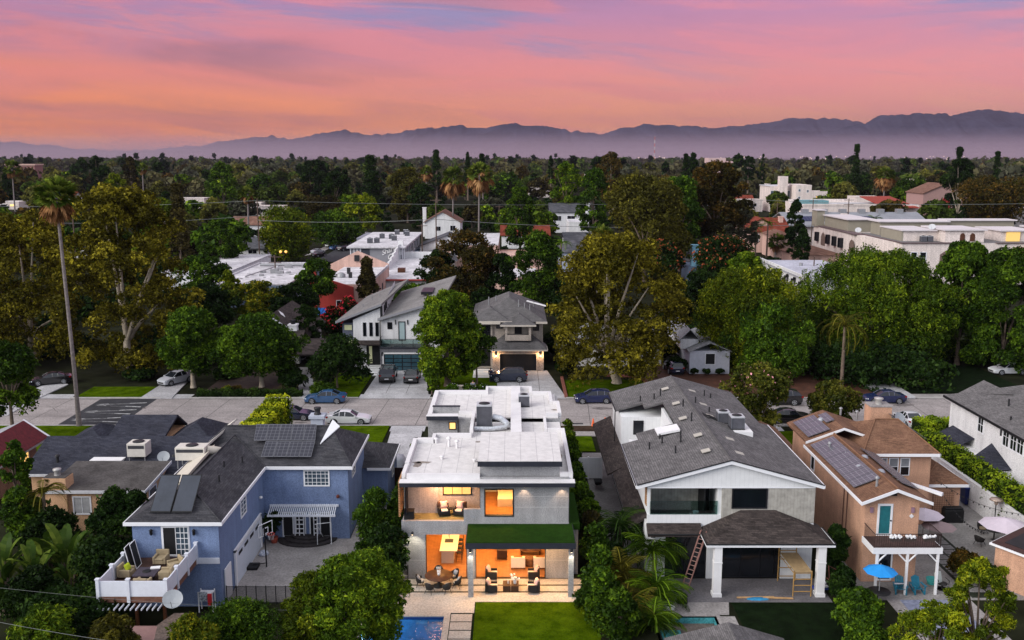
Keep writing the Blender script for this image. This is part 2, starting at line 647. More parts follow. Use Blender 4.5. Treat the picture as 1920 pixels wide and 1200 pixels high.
for k in range(22):
 x,y,r=crack.uniform(-60,60),crack.uniform(RN+1,RF-1),crack.uniform(0.25,0.9)
 pts=[(x+r*1.5*math.cos(t)*crack.uniform(0.7,1.1),y+r*0.6*math.sin(t)*crack.uniform(0.7,1.1),0.0275+k*0.0002)for t in np.linspace(0,6.28,13)[:-1]]
 sp.add(pts,[tuple(range(12))])
st('street_stain_surface',sp,mat('oil_stain',(0.15,0.13,0.125),var=0.4,scale=2))
# the painted speed hump: an asphalt ramp with white chevrons
hx0,hx1=W(78,797)[0],W(138,797)[0]
hy0,hy1=RN+0.25,RF-0.3
hump=MB()
pr=[(-0.1,0.022),(0.0,0.03),(1.2,0.085),(2.6,0.085),(3.8,0.03),(3.9,0.022)]
ux0,uw=-47.6,6.2
for i in range(len(pr)-1):
 a,b=pr[i],pr[i+1]
 xa,xb=ux0+a[0]/3.8*uw,ux0+b[0]/3.8*uw
 hump.add([(xa,hy0,a[1]),(xb,hy0,b[1]),(xb,hy1,b[1]),(xa,hy1,a[1])],[(0,1,2,3)])
st('speed_hump_road',hump,M_asph)
ch=MB()
for yy in(99.4,102.6,105.6):
 for sgn in(-1,1):
  ch.add([(ux0+0.4,yy+sgn*0.2,0.075),(ux0+0.9,yy+sgn*0.2-0.25,0.09),(ux0+uw-0.3,yy+sgn*0.9-0.25,0.09),(ux0+uw-0.3,yy+sgn*0.9+0.05,0.09)],[(0,1,2,3)])
st('chevron_road_markings',ch,mat('worn_paint',(.40,.40,.40),var=.5,scale=3,fine=9))
# kerbs, with gaps at the driveways
kb=MB()
far_gaps=[(-57.5,-51.5),(-41.0,-37.6),(-24.6,-22.6),(-17.9,-9.6),(-1.5,6.3),(16.5,20),(43.5,47)]
near_gaps=[(-30,-26),(-12.6,-9.0),(-3,2.5),(24,28),(36.5,38.6)]
def kerb(y0,y1,gaps):
 x=-120
 for a,b in gaps+[(160,160)]:
  kb.box(x,a,y0,y1,-0.05,0.14)
  x=b
kerb(RF,RF+0.22,far_gaps)
kerb(RN-0.22,RN,near_gaps)
st('gutter_road',MB().box(-120,160,RN+.003,RN+.34,-.05,.0235).box(-120,160,RF-.34,RF-.003,-.05,.0235),mat('gutter_stain',(.17,.15,.145),var=.35,scale=.9,fine=6))
st('kerb',kb,M_kerb)
for a,b in far_gaps+near_gaps:  # driveway aprons
 far=(a,b)in far_gaps
 y0=RF if far else RN-2.0
 st('driveway',MB().box(a,b,y0,y0+2.0,-0.1,0.025+0.0),M_drive)
 # front gardens across the street
sheet('lawn',rect(-51.0,-41.3,RF+0.22,RF+5.5),0.10,M_grass)
sheet('garden_ground',rect(-36.8,-23.8,RF+0.22,RF+15),0.09,mat('mulch',(0.045,0.028,0.017),var=0.5,scale=0.7,fine=5))
sheet('lawn',rect(-28.5,-25.0,RF+5,RF+12),0.105,mat('dry_lawn',(0.10,0.085,0.025),var=0.3,scale=1.0,fine=10,rough=0.95))
st('path',MB().prism([W(562,748)[:2],W(600,748)[:2],W(578,690)[:2],W(556,690)[:2]],0.0,0.11),M_drive)
st('path',MB().prism([W(14,780)[:2],W(72,748)[:2],W(128,722)[:2],W(100,716)[:2],W(30,745)[:2],W(-30,780)[:2]],0.0,0.11),M_drive)
st('driveway',MB().prism([W(262,748)[:2],W(322,748)[:2],W(356,712)[:2],W(318,712)[:2]],0,0.11),M_drive)
sheet('lawn',rect(-22.4,-18.0,RF+0.22,121.5),0.10,M_grass)
sheet('lawn',rect(-9.2,-1.9,RF+0.22,123.5),0.10,M_grass)
sheet('lawn',rect(6.6,16.2,RF+0.22,117.8),0.10,M_grass)
st('driveway',MB().prism([(-17.5,RF+2),(-9.9,RF+2),(-11.4,123),(-17.35,123)],0.0,0.11),M_drive)
st('driveway',MB().prism([(-1.6,RF+2),(6.1,RF+2),(4.6,123),(-2.2,123)],0.0,0.11),M_drive)
dj=MB()
for x0,x1,n in((-17.4,-10.2,3),(-1.5,5.7,3)):
 for k in range(1,n):
  x=x0+(x1-x0)*k/n
  dj.box(x,x+0.06,RF+2.05,122.8,0.1,0.114)
 for y in(113.5,117.5):
  dj.box(x0+0.3,x1-0.5,y,y+0.06,0.1,0.115)
st('driveway_markings',dj,M_line)
sheet('garden_ground',rect(16.5,43,RF+0.22,128),0.08,mat('bark_mulch',(0.075,0.028,0.015),var=0.4,scale=0.7,fine=5))
sheet('path',rect(43.4,47.2,RF,125),0.11,M_drive)
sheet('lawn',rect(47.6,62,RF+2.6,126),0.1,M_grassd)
sheet('pavement',rect(47.2,90,RF+0.22,RF+1.8),0.11,M_conc)
# near side of the street
sheet('lawn',rect(-62,-40.6,84.5,RN-0.22),0.10,M_grass)
sheet('lawn',rect(-23,-12.8,87,RN-0.22),0.10,M_grass)
st('driveway',MB().prism([(-12.4,RN-2),(-9.2,RN-2),(-8.6,74),(-11.6,74)],0,0.10),M_drive)
st('driveway',MB().prism([(-2.8,RN-2),(2.3,RN-2),(2.3,84),(-2.8,84)],0,0.10),M_drive)
sheet('lawn',rect(5.6,8.0,88.3,93.2),0.10,M_grass)
sheet('pavement',rect(4.2,24,93.4,94.9),0.10,M_conc)
sheet('garden_ground',rect(4.2,9.4,95.1,RN-0.22),0.09,M_soil)
sheet('lawn',rect(24,36,84,95),0.10,M_grass)
sheet('path',rect(36.6,38.5,84,RN-2),0.10,M_conc)
st('drain_pavement',MB().box(6.3,7.5,RN+0.5,RN+1.0,0.02,0.035),M_asph)
# back yards
sheet('patio',rect(-9.9,5.6,57.05,60.4),0.02,M_patio)
sheet('patio',rect(-9.9,-2.35,55.55,57.05),0.02,M_patio)
gj=MB()
for y in(58.35,59.35):  # the two planted gaps in the paving
 gj.box(-9.9,5.6,y,y+0.16,-0.05,0.026)
st('turf_gap_path',gj,mat('gap_turf',(0.03,0.028,0.012),var=0.4))
sheet('lawn',rect(-2.30,5.2,44,56.98),0.03,M_grass)
sl=MB()
for k in range(5):
 sl.box(-3.75,-2.45,55.36-1.05*(k+1)+0.12,55.36-1.05*k,-0.05,0.03)
st('stepping_slab_path',sl,M_patio)
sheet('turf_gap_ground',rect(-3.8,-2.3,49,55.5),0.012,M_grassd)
# lit swimming pool: a real basin with water
px0,px1,py0,py1=-9.0,-4.18,49.0,55.1
cp=MB()
for a in((px0-0.5,px1+0.38,py1,py1+0.45),(px1,px1+0.38,py0,py1),(px0-0.5,px0,py0,py1)):
 cp.box(a[0],a[1],a[2],a[3],-0.2,0.032)
st('pool_coping_kerb',cp,M_patio)
pb=MB()
pb.box(px0-0.15,px0-0.002,py0,py1,-1.4,-0.02).box(px1+0.002,px1+0.15,py0,py1,-1.4,-0.21).box(px0-0.15,px1+0.15,py1+0.002,py1+0.15,-1.4,-0.21)
pb.box(px0-0.15,px1+0.15,py0,py1+0.15,-1.5,-1.402).box(px1-1.0,px1,py1-0.9,py1,-1.4,-0.45).box(px1-1.7,px1-1.003,py1-0.45,py1,-1.4,-0.25)
st('pool_basin_floor',pb,mat('pool_plaster',(0.05,0.24,0.50),var=0.25,scale=1.5))
st('pool_tile_trim',MB().box(px1-0.012,px1,py0,py1,-0.2,-0.03).box(px0,px1-0.013,py1-0.012,py1,-0.2,-0.03),mat('navy_tile',(0.02,0.06,0.20),rough=.2))
def water_mat(name,tint,gl=0.10):
 m=bpy.data.materials.new(name)
 m.use_nodes=True
 N,L=m.node_tree.nodes,m.node_tree.links
 N.clear()
 out=N.new('ShaderNodeOutputMaterial')
 t=N.new('ShaderNodeBsdfTransparent')
 t.inputs['Color'].default_value=(*tint,1)
 g=N.new('ShaderNodeBsdfGlossy')
 g.inputs['Roughness'].default_value=0.05
 n=N.new('ShaderNodeTexNoise')
 n.inputs['Scale'].default_value=3.2
 n.inputs['Detail'].default_value=3
 n.inputs['Distortion'].default_value=1.0
 tc=N.new('ShaderNodeTexCoord')
 L.new(tc.outputs['Object'],n.inputs['Vector'])
 b=N.new('ShaderNodeBump')
 b.inputs['Strength'].default_value=0.5
 b.inputs['Distance'].default_value=0.06
 L.new(n.outputs['Fac'],b.inputs['Height'])
 L.new(b.outputs[0],g.inputs['Normal'])
 x=N.new('ShaderNodeMixShader')
 x.inputs[0].default_value=gl
 L.new(t.outputs[0],x.inputs[1])
 L.new(g.outputs[0],x.inputs[2])
 L.new(x.outputs[0],out.inputs['Surface'])
 return m
st('pool_water',MB().add([(px0,py0,-0.14),(px1,py0,-0.14),(px1,py1,-0.14),(px0,py1,-0.14)],[(0,1,2,3)]),water_mat('lit_pool_water',(0.75,0.93,1.0)))
def lamp_light(kind,loc,energy,color,size=0.1,parent=None,rot=(0,0,0),name='light',spot=None,size_y=None):
 l=bpy.data.lights.new(name,kind)
 l.energy=energy
 l.color=color
 if kind=='AREA':
  l.size=size
  if size_y:
   l.shape='RECTANGLE'
   l.size_y=size_y
 else:
  l.shadow_soft_size=size
 if kind=='SPOT' and spot:
  l.spot_size=spot
  l.spot_blend=0.6
 o=bpy.data.objects.new(name,l)
 col.objects.link(o)
 off=wloc(parent)if parent is not None else np.zeros(3)
 o.location=tuple(np.array(loc)-off)
 o.rotation_euler=rot
 if parent is not None:
  o.parent=parent
 return o
t=thing('pool_light','underwater lamp glowing in the side wall of the lit blue pool','lamp',(px0+0.1,53.6,-0.7))
MB().tube([(px0+0.0,53.6,-0.7),(px0+0.06,53.6,-0.7)],0.16,12).build('lamp_lens',mat('lamp_glow_cold',(0.8,0.9,1),var=0,emit=(0.7,0.9,1.0),estr=12),t)
lamp_light('POINT',(px0+0.5,53.6,-0.6),60,(0.6,0.85,1.0),0.15,t)
lamp_light('POINT',(px1-1.6,51.2,-0.7),30,(0.6,0.85,1.0),0.15,t)
# ------------------------------------------------------------------ mountains, and the air in front of them
def vnoise(x,y,seed):
 """smooth value noise on arrays"""
 xi,yi=np.floor(x).astype(int),np.floor(y).astype(int)
 fx,fy=x-xi,y-yi
 fx,fy=fx*fx*(3-2*fx),fy*fy*(3-2*fy)
 def h(a,b):
  n=(a*374761393+b*668265263+seed*1442695041)&0x7fffffff
  n=((n^(n>>13))*1274126177)&0x7fffffff
  return((n^(n>>16))&0xffff)/65535.0
 return(h(xi,yi)*(1-fx)+h(xi+1,yi)*fx)*(1-fy)+(h(xi,yi+1)*(1-fx)+h(xi+1,yi+1)*fx)*fy
def ridge(name,prof,Y,depth,m,seed,label):
 nx,ny=900,70
 pxs=np.linspace(prof[0][0],prof[-1][0],nx)
 tops=np.interp(pxs,[p[0]for p in prof],[p[1]for p in prof])
 tops=tops+(vnoise(pxs/11.0,pxs*0+.3,seed+9)-.5)*5.0+(vnoise(pxs/3.5,pxs*0+.7,seed+12)-.5)*2.6+(vnoise(pxs/30.0,pxs*0+.1,seed+4)-.5)*4.0
 hts=np.array([max(2.0,D(960,t,Y)[2])for t in tops])
 xs=(pxs-960)/F*Y*1.02
 v=np.arange(ny)/(ny-1.0)
 X,V=np.meshgrid(xs,v)
 Hh=np.tile(hts,(ny,1))
 rn=np.abs(vnoise(X/420.0,V*3.0,seed)-0.5)*2*0.6+np.abs(vnoise(X/170.0+7,V*5.0,seed+1)-0.5)*2*0.3+np.abs(vnoise(X/60.0,V*11.0,seed+2)-0.5)*0.2
 prof_v=V**1.25
 Z=Hh*prof_v*(1-0.85*rn*(1-V**3)*1.2)
 Yg=Y-depth*(1-V)+(vnoise(X/300.0,V*2,seed+3)-0.5)*300*(1-V)
 Z[0]=-1
 v_back=np.stack([X[-1],np.full(nx,Y+900),np.full(nx,-0.5)],1)
 P=np.concatenate([np.stack([X,Yg,Z],2).reshape(-1,3),v_back])
 i=np.arange(nx-1)
 fs=[]
 for r in range(ny):
  fs.append(np.stack([r*nx+i,r*nx+i+1,(r+1)*nx+i+1,(r+1)*nx+i],1))
 me=mesh_arrays(name,P,np.concatenate(fs),True)
 me.materials.append(m)
 o=bpy.data.objects.new(name,me)
 col.objects.link(o)
 return tag(o,label,kind='structure')
M_mtn=mat('chaparral_slope',(0.036,0.037,0.060),rough=1,spec=0,var=0.45,scale=0.004,fine=0.02)
ridge('mountains',[(-500,290),(-200,262),(0,268),(60,266),(100,270),(150,277),(250,281),(300,280),(350,276),(430,268),(520,270),(700,272),(1000,268),(1200,246),(1300,240),(1360,236),(1400,229),(1470,223),(1550,223),(1590,231),(1640,240),(1800,250),(2100,240),(2400,236)],14300,1900,M_mtn,5,None)
ridge('mountains',[(290,292),(350,286),(400,274),(430,266),(480,260),(520,254),(555,261),(600,252),(660,245),(710,254),(750,250),(800,240),(865,234),(905,240),(940,232),(1010,233),(1060,243),(1125,251),(1160,240),(1200,234),(1240,233),(1300,237),(1360,241),(1450,246),(1540,245),(1590,232),(1625,217),(1690,212),(1750,216),(1800,207),(1830,207),(1880,213),(1920,208),(1980,209),(2150,215),(2500,212)],10200,1900,M_mtn,17,None)
ridge('foothills',[(960,292),(1040,283),(1120,288),(1300,291),(1560,288),(1640,279),(1720,276),(1800,270),(1870,272),(1960,266),(2300,262)],8150,500,M_mtn,31,None)
def air(name,b,density,color):
 m=bpy.data.materials.new(name)
 m.use_nodes=True
 N,L=m.node_tree.nodes,m.node_tree.links
 N.clear()
 out=N.new('ShaderNodeOutputMaterial')
 v=N.new('ShaderNodeVolumePrincipled')
 v.inputs['Color'].default_value=(*color,1)
 v.inputs['Density'].default_value=density
 v.inputs['Density Attribute'].default_value=''
 v.inputs['Temperature Attribute'].default_value=''
 v.inputs['Color Attribute'].default_value=''
 L.new(v.outputs[0],out.inputs['Volume'])
 return tag(B(*b).build(name,m),kind='stuff')
HAZE_COL=(0.28,0.235,0.33)
air('haze',(-14200,14200,-260,16600,-3.5,640),5.5e-5,HAZE_COL)
for k_,top_ in enumerate((38,62,88,116,148)):  # the low bank of mist thins out upwards in layers
 air('mist',(-9000-20*k_,9000+20*k_,4000+60*k_,7500+20*k_,2+.3*k_,top_),1.1e-4,(0.72,0.54,0.64))
 # ------------------------------------------------------------------ plants
SPEC={
'green':[(0.006,0.017,0.002),(0.030,0.066,0.004),(0.165,0.27,0.012)],
'bright':[(0.012,0.028,0.002),(0.060,0.112,0.005),(0.31,0.40,0.015)],
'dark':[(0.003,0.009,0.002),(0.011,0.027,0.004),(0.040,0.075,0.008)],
'olive':[(0.014,0.016,0.003),(0.055,0.052,0.006),(0.19,0.165,0.016)],
'gold':[(0.018,0.019,0.002),(0.100,0.086,0.005),(0.48,0.40,0.03)],
'brown':[(0.010,0.010,0.004),(0.038,0.032,0.009),(0.11,0.085,0.016)],
'rust':[(0.010,0.014,0.004),(0.048,0.038,0.006),(0.20,0.10,0.014)],
'grey':[(0.022,0.025,0.015),(0.055,0.058,0.034),(0.12,0.12,0.07)],
'lime':[(0.018,0.034,0.003),(0.090,0.130,0.005),(0.46,0.47,0.015)],
'yellow':[(0.018,0.030,0.003),(0.075,0.105,0.006),(0.46,0.36,0.014)],
'pinkfl':[(0.010,0.018,0.003),(0.050,0.060,0.006),(0.19,0.17,0.02)],
'far':[(0.034,0.036,0.018),(0.085,0.080,0.036),(0.19,0.165,0.06)],
'mid':[(0.016,0.032,0.005),(0.055,0.085,0.010),(0.16,0.21,0.025)],
'midolive':[(0.030,0.034,0.008),(0.095,0.095,0.015),(0.22,0.20,0.03)],
}
M_leaf={k:leaf_mat('leaf_'+k,v)for k,v in SPEC.items()}
M_bark=mat('bark',(0.14,0.105,0.08),rough=0.95,spec=0.05,var=0.4,scale=2.5,bump=0.6,bscale=12)
M_barkp=mat('pale_bark',(0.36,0.30,0.23),rough=0.95,spec=0.05,var=0.35,scale=1.6)
def envelope(shape,h):
 """relative half width of the crown at relative height h"""
 h=np.clip(h,0,1)
 if shape=='cone':
  return(1-h)**0.85*0.96+0.04
 if shape=='column':
  return np.minimum(1,3.2*np.sqrt(np.maximum(0,1-h))*0.55)*(0.75+0.25*np.sin(h*3.1))
 if shape=='vase':
  return np.sqrt(np.maximum(0,1-((h-0.62)/0.62)**2))*np.where(h<0.62,0.92,1)
 if shape=='full':
  return np.sqrt(np.maximum(0.02,1-(np.maximum(0,h-0.42)/0.62)**2))*np.where(h<0.42,0.80+0.2*h/0.42,1)
 if shape=='umbrella':
  return np.sqrt(np.maximum(0,1-((h-0.55)/0.6)**2))
 return np.sqrt(np.maximum(0.02,1-((h-0.45)/0.58)**2))
def crown_arrays(seed,w,h,shape='round',lobes=26,leaves=5000,leaf=0.4,lobe=0.2,droop=0.0,rough=0.8,wide=0.62,top_bias=0.25):
 """vertices, faces and per leaf tint of a crown w wide and h high, standing on z=0"""
 g=np.random.RandomState(seed)
 hw=w/2
 n=lobes
 hh=g.rand(n)**0.85
 ang=g.rand(n)*2*np.pi+np.arange(n)*2.4
 rl=lobe*w*(0.65+0.7*g.rand(n))
 env=envelope(shape,hh)*hw
 rad=np.maximum(0,env-rl*0.75)*np.sqrt(0.25+0.75*g.rand(n))
 skew=1+0.22*np.sin(ang*2+g.rand()*6)+0.12*(g.rand(n)-0.5)
 c=np.stack([np.cos(ang)*rad*skew,np.sin(ang)*rad*skew,hh*(h-rl*0.9)+rl*0.35],1)
 wt=rl**2
 pick=g.choice(n,leaves,p=wt/wt.sum())
 ns=max(1,leaves//11)  # leaves hang together in sprays with dark gaps between
 sp_=g.randint(0,ns,leaves)
 sl=g.choice(n,ns,p=wt/wt.sum())
 pick=sl[sp_]
 sd_=g.randn(ns,3)
 sd_/=np.linalg.norm(sd_,axis=1)[:,None]
 st_=g.rand(ns)
 sq_=g.rand(ns)
 d=sd_[sp_]+g.randn(leaves,3)*(leaf*1.15/np.maximum(rl[pick],.2))[:,None]*.62
 d/=np.linalg.norm(d,axis=1)[:,None]
 flip=(d[:,2]<-0.25)&(g.rand(leaves)<0.72)
 d[flip,2]*=-1
 lump=1+0.22*np.sin(d[:,0]*7+pick)*np.sin(d[:,1]*7+pick*2)*np.cos(d[:,2]*6)
 q=(0.60+0.44*sq_[sp_]**0.6)*lump+0.05*g.randn(leaves)
 pos=c[pick]+d*(rl[pick]*q)[:,None]*np.array([1,1,0.88])
 if droop:
  pos[:,2]-=droop*g.rand(leaves)**2*h*0.25
 pos[:,2]=np.maximum(pos[:,2],0.02*h)
 nrm=d*(1-rough)+g.randn(leaves,3)*rough*0.6+np.array([0,0,top_bias])
 nrm/=np.linalg.norm(nrm,axis=1)[:,None]
 t=np.cross(nrm,g.randn(leaves,3))
 t/=np.linalg.norm(t,axis=1)[:,None]+1e-9
 if droop:
  t=t*(1-droop)+np.array([0,0,-1.0])*droop
  t/=np.linalg.norm(t,axis=1)[:,None]+1e-9
 b=np.cross(nrm,t)
 s=leaf*np.clip(np.exp(0.42*g.randn(leaves)),.4,2.2)[:,None]
 inner=g.rand(leaves)<0.07  # some bigger sprays deep inside close the crown
 pos=np.where(inner[:,None],c[pick]+(pos-c[pick])*0.5,pos)
 s=np.where(inner[:,None],s*1.9,s)
 v=np.empty((leaves,4,3))
 v[:,0]=pos+t*s*0.62
 v[:,1]=pos+b*s*wide*0.5+nrm*s*0.10
 v[:,2]=pos-t*s*0.5
 v[:,3]=pos-b*s*wide*0.5+nrm*s*0.10
 f=np.arange(leaves*4).reshape(-1,4)
 lt=g.rand(n)
 tint=np.clip(0.38*lt[pick]+0.36*st_[sp_]+0.14*g.rand(leaves)+0.04+0.11*g.randn(leaves),0,1)**1.1
 return v.reshape(-1,3),f,tint,c
def trunk_mb(H,r,c,base,lean=(0,0),limbs=7,top=0.8,r2=None):
 """tapered trunk with limbs that reach for the lobes of the crown"""
 mb=MB()
 zt=base+(H-base)*0.18
 ax=(lean[0]*0.5,lean[1]*0.5)
 mb.tube([(0,0,-0.15),(0.02,0.01,0.5),(ax[0]*0.5,ax[1]*0.5,zt*0.55),(ax[0],ax[1],zt)],[r*1.45,r*1.05,r*0.85,r*0.68],9)
 order=sorted(range(len(c)),key=lambda k:-c[k][2])
 step=max(1,len(order)//max(1,limbs))
 for k in order[::step][:limbs]:
  p=c[k]
  mid=(ax[0]*0.6+p[0]*0.4,ax[1]*0.6+p[1]*0.4,zt*0.55+(base+p[2])*0.45)
  s=(ax[0],ax[1],zt*0.95)
  mb.tube([s,mid,(p[0]*0.95,p[1]*0.95,base+p[2]*0.98)],[r*0.5,r*0.34,r*0.12],6,False)
 return mb
def tree(name,label,species,x,y,H,w,base=None,shape='round',group=None,leaves=6000,leaf=0.4,lobes=28,lobe=0.19,seed=None,bark=None,r=None,lean=(0,0),droop=0.0,rough=0.8,wide=0.62,cat='tree',z=0.0,limbs=7,off=(0,0),extra=None,deep=1.0):
 """one tree or shrub: Empty at its foot, a trunk and a crown"""
 seed=seed if seed is not None else rng.randrange(10**6)
 base=H*0.22 if base is None else base
 root=thing(name,label,cat,(x,y,z),0,group)
 v,f,t,c=crown_arrays(seed,w,H-base,shape,lobes,leaves,leaf,lobe,droop,rough,wide)
 v[:,1]*=deep
 c[:,1]*=deep
 v=v+np.array([off[0],off[1],base])
 c=c+np.array([off[0],off[1],0])
 me=mesh_arrays('crown',v,f,False,t)
 me.materials.append(M_leaf[species])
 o=bpy.data.objects.new('crown',me)
 col.objects.link(o)
 o.parent=root
 tb=trunk_mb(H,r or max(0.08,H*0.02),c,base,lean,limbs)
 tme=bpy.data.meshes.new('trunk')
 tme.from_pydata(tb.v,[],tb.f)
 tme.polygons.foreach_set('use_smooth',tb.sm)
 tme.materials.append(bark or M_bark)
 to=bpy.data.objects.new('trunk',tme)
 col.objects.link(to)
 to.parent=root
 if extra:
  nm,mt,frac,size=extra  # blossoms or seed pods out on the crown
  g=np.random.RandomState(seed+5)
  idx=g.choice(len(f),int(len(f)*frac),replace=False)
  cen=v.reshape(-1,4,3)[idx].mean(1)
  ctr=np.array([off[0],off[1],base+(H-base)*0.45])
  dv=cen-ctr
  far=np.linalg.norm(dv/np.array([w,w*deep,H-base]),axis=1)
  keep=(far>np.quantile(far,0.45))&(dv[:,2]>-0.1*H)
  cen=cen[keep]
  cen=cen+0.12*(cen-ctr)/(np.linalg.norm(cen-ctr,axis=1)[:,None])
  k=len(cen)
  a=g.randn(k,3)
  a/=np.linalg.norm(a,axis=1)[:,None]
  b=np.cross(a,g.randn(k,3))
  b/=np.linalg.norm(b,axis=1)[:,None]
  s=size*(0.6+0.8*g.rand(k))[:,None]
  q=np.stack([cen+a*s,cen+b*s*0.7,cen-a*s,cen-b*s*0.7],1).reshape(-1,3)
  bm_=mesh_arrays(nm,q,np.arange(k*4).reshape(-1,4))
  bm_.materials.append(mt)
  bo=bpy.data.objects.new(nm,bm_)
  col.objects.link(bo)
  bo.parent=root
 return root
def crown_at(px,Y,top,width,bottom=None):
 """place and size of a tree from where its crown shows at distance Y: x, height, width, crown base"""
 x=D(px,600,Y)[0]
 H=D(px,top,Y)[2]
 base=max(0.3,D(px,bottom,Y)[2])if bottom else None
 w=width*Y/F*1.02
 return x,H,w,base
def box_hedge(name,label,species,poly_axis,width,h0,h1,leaves=5000,leaf=0.16,seed=1,group=None):
 """a clipped hedge along a line, leaves all over a dark twiggy core"""
 (ax,ay),(bx,by)=poly_axis
 L=math.hypot(bx-ax,by-ay)
 ux,uy=(bx-ax)/L,(by-ay)/L
 g=np.random.RandomState(seed)
 n=leaves
 s=g.rand(n)*L
 side=g.rand(n)
 hgt=h0+(h1-h0)*0.5
 per=np.array([hgt,hgt,width])
 per=per/per.sum()
 which=g.choice(3,n,p=per)
 hloc=h0+(h1-h0)*s/L
 bulge=0.16*np.sin(s*1.7+seed)+0.12*np.sin(s*4.1)
 o=np.where(which==0,-1.0,np.where(which==1,1.0,0))
 off=np.where(which==2,(g.rand(n)-0.5)*width,o*(width/2+bulge*0.6))+g.randn(n)*0.09
 z=np.where(which==2,hloc+bulge*0.7,g.rand(n)*hloc)+g.randn(n)*0.08
 pos=np.stack([ax+ux*s-uy*off,ay+uy*s+ux*off,np.maximum(0.05,z)],1)
 nr=np.stack([-uy*o,ux*o,(which==2)*1.0],1)*0.7+g.randn(n,3)*0.5
 nr/=np.linalg.norm(nr,axis=1)[:,None]
 t=np.cross(nr,g.randn(n,3))
 t/=np.linalg.norm(t,axis=1)[:,None]
 b=np.cross(nr,t)
 sz=leaf*(0.6+0.8*g.rand(n))[:,None]
 v=np.stack([pos+t*sz*0.6,pos+b*sz*0.4,pos-t*sz*0.6,pos-b*sz*0.4],1).reshape(-1,3)
 tint=np.clip(0.35*(z/np.maximum(hloc,.1))+0.3*g.rand(n)+0.2*np.sin(s*2.3+o)+0.2,0,1)  # tint rises with height: light from above put into the leaf colour
 root=thing(name,label,'hedge',(ax,ay,0),0,group)
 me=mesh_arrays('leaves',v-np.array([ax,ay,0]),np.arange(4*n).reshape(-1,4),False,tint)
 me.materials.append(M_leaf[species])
 lo=bpy.data.objects.new('leaves',me)
 col.objects.link(lo)
 lo.parent=root
 k=width/2-0.12
 core=MB()
 q=[(ax-uy*k,ay+ux*k),(ax+uy*k,ay-ux*k),(bx+uy*k,by-ux*k),(bx-uy*k,by+ux*k)]
 core.add([(p[0],p[1],0)for p in q]+[(q[0][0],q[0][1],h0-.12),(q[1][0],q[1][1],h0-.12),(q[2][0],q[2][1],h1-.12),(q[3][0],q[3][1],h1-.12)],
 [(0,1,2,3),(7,6,5,4),(0,4,5,1),(1,5,6,2),(2,6,7,3),(3,7,4,0)])
 core.build('branches',mat('twigs',(0.012,0.02,0.006),var=0.4,rough=1,spec=0),root)
 return root
def frond(mb_v,mb_f,tints,base,az,elev,length,width,n=14,curl=1.4,tint=0.5,g=random):
 """one feather frond: an arching rachis with leaflets on both sides"""
 p=np.array(base,float)
 e=elev
 step=length/n
 dirh=np.array((math.cos(az),math.sin(az),0))
 sidev=np.array((-math.sin(az),math.cos(az),0))
 for k in range(n):
  d=dirh*math.cos(e)+np.array((0,0,math.sin(e)))
  q=p+d*step
  u=(k+0.5)/n
  ll=width*math.sin(math.pi*min(1,0.12+u*0.86))**0.7
  for sgn in(-1,1):
   a=p+d*step*0.1
   tip=a+sidev*sgn*ll*0.8+d*ll*0.55+np.array((0,0,-0.35*ll*g.uniform(0.3,1)))
   b=a+d*step*0.62
   m_=(a+tip)/2+d*step*0.35+np.array((0,0,0.04))
   i=len(mb_v)
   mb_v+=[a,m_,tip,(b+tip)/2-d*0.02]
   mb_f.append((i,i+1,i+2,i+3))
   tints.append(min(1,max(0,tint+g.uniform(-.2,.2))))
  w_=0.035
  i=len(mb_v)
  mb_v+=[p-sidev*w_,q-sidev*w_,q+sidev*w_,p+sidev*w_]
  mb_f.append((i,i+1,i+2,i+3))
  tints.append(min(1,tint+0.2))
  p=q
  e-=curl/n
 return p
def feather_palm(name,label,x,y,H,fl,nf=16,species='green',r=0.14,seed=1,group=None,dead=0,z=0,w=0.55,bark=None,cat='palm',stems=1,curl=1.0):
 root=thing(name,label,cat,(x,y,z),0,group)
 g=random.Random(seed)
 vs,fs,ts=[],[],[]
 tb=MB()
 for s in range(stems):
  ox,oy,hh=(0,0,H)if s==0 else(g.uniform(-.6,.6),g.uniform(-.6,.6),H*g.uniform(.6,.95))
  tb.tube([(ox*.3,oy*.3,-.1),(ox*.7,oy*.7,hh*.5),(ox,oy,hh)],[r*1.25,r,r*.85],8)
  for k in range(nf):
   az=k*2.4+g.uniform(-.3,.3)
   frond(vs,fs,ts,(ox,oy,hh),az,g.uniform(0.35,1.4)if k>nf*.3 else g.uniform(-.1,.5),fl*g.uniform(.8,1.1),w*fl*.45,22,g.uniform(1.3,2.2)*curl,g.uniform(.2,.8),g)
 me=mesh_arrays('fronds',np.array(vs),np.array(fs),False,ts)
 me.materials.append(M_leaf[species])
 o=bpy.data.objects.new('fronds',me)
 col.objects.link(o)
 o.parent=root
 tb.v=[(p[0]+x,p[1]+y,p[2]+z)for p in tb.v]
 tb.build('trunk',bark or M_bark,root)
 return root
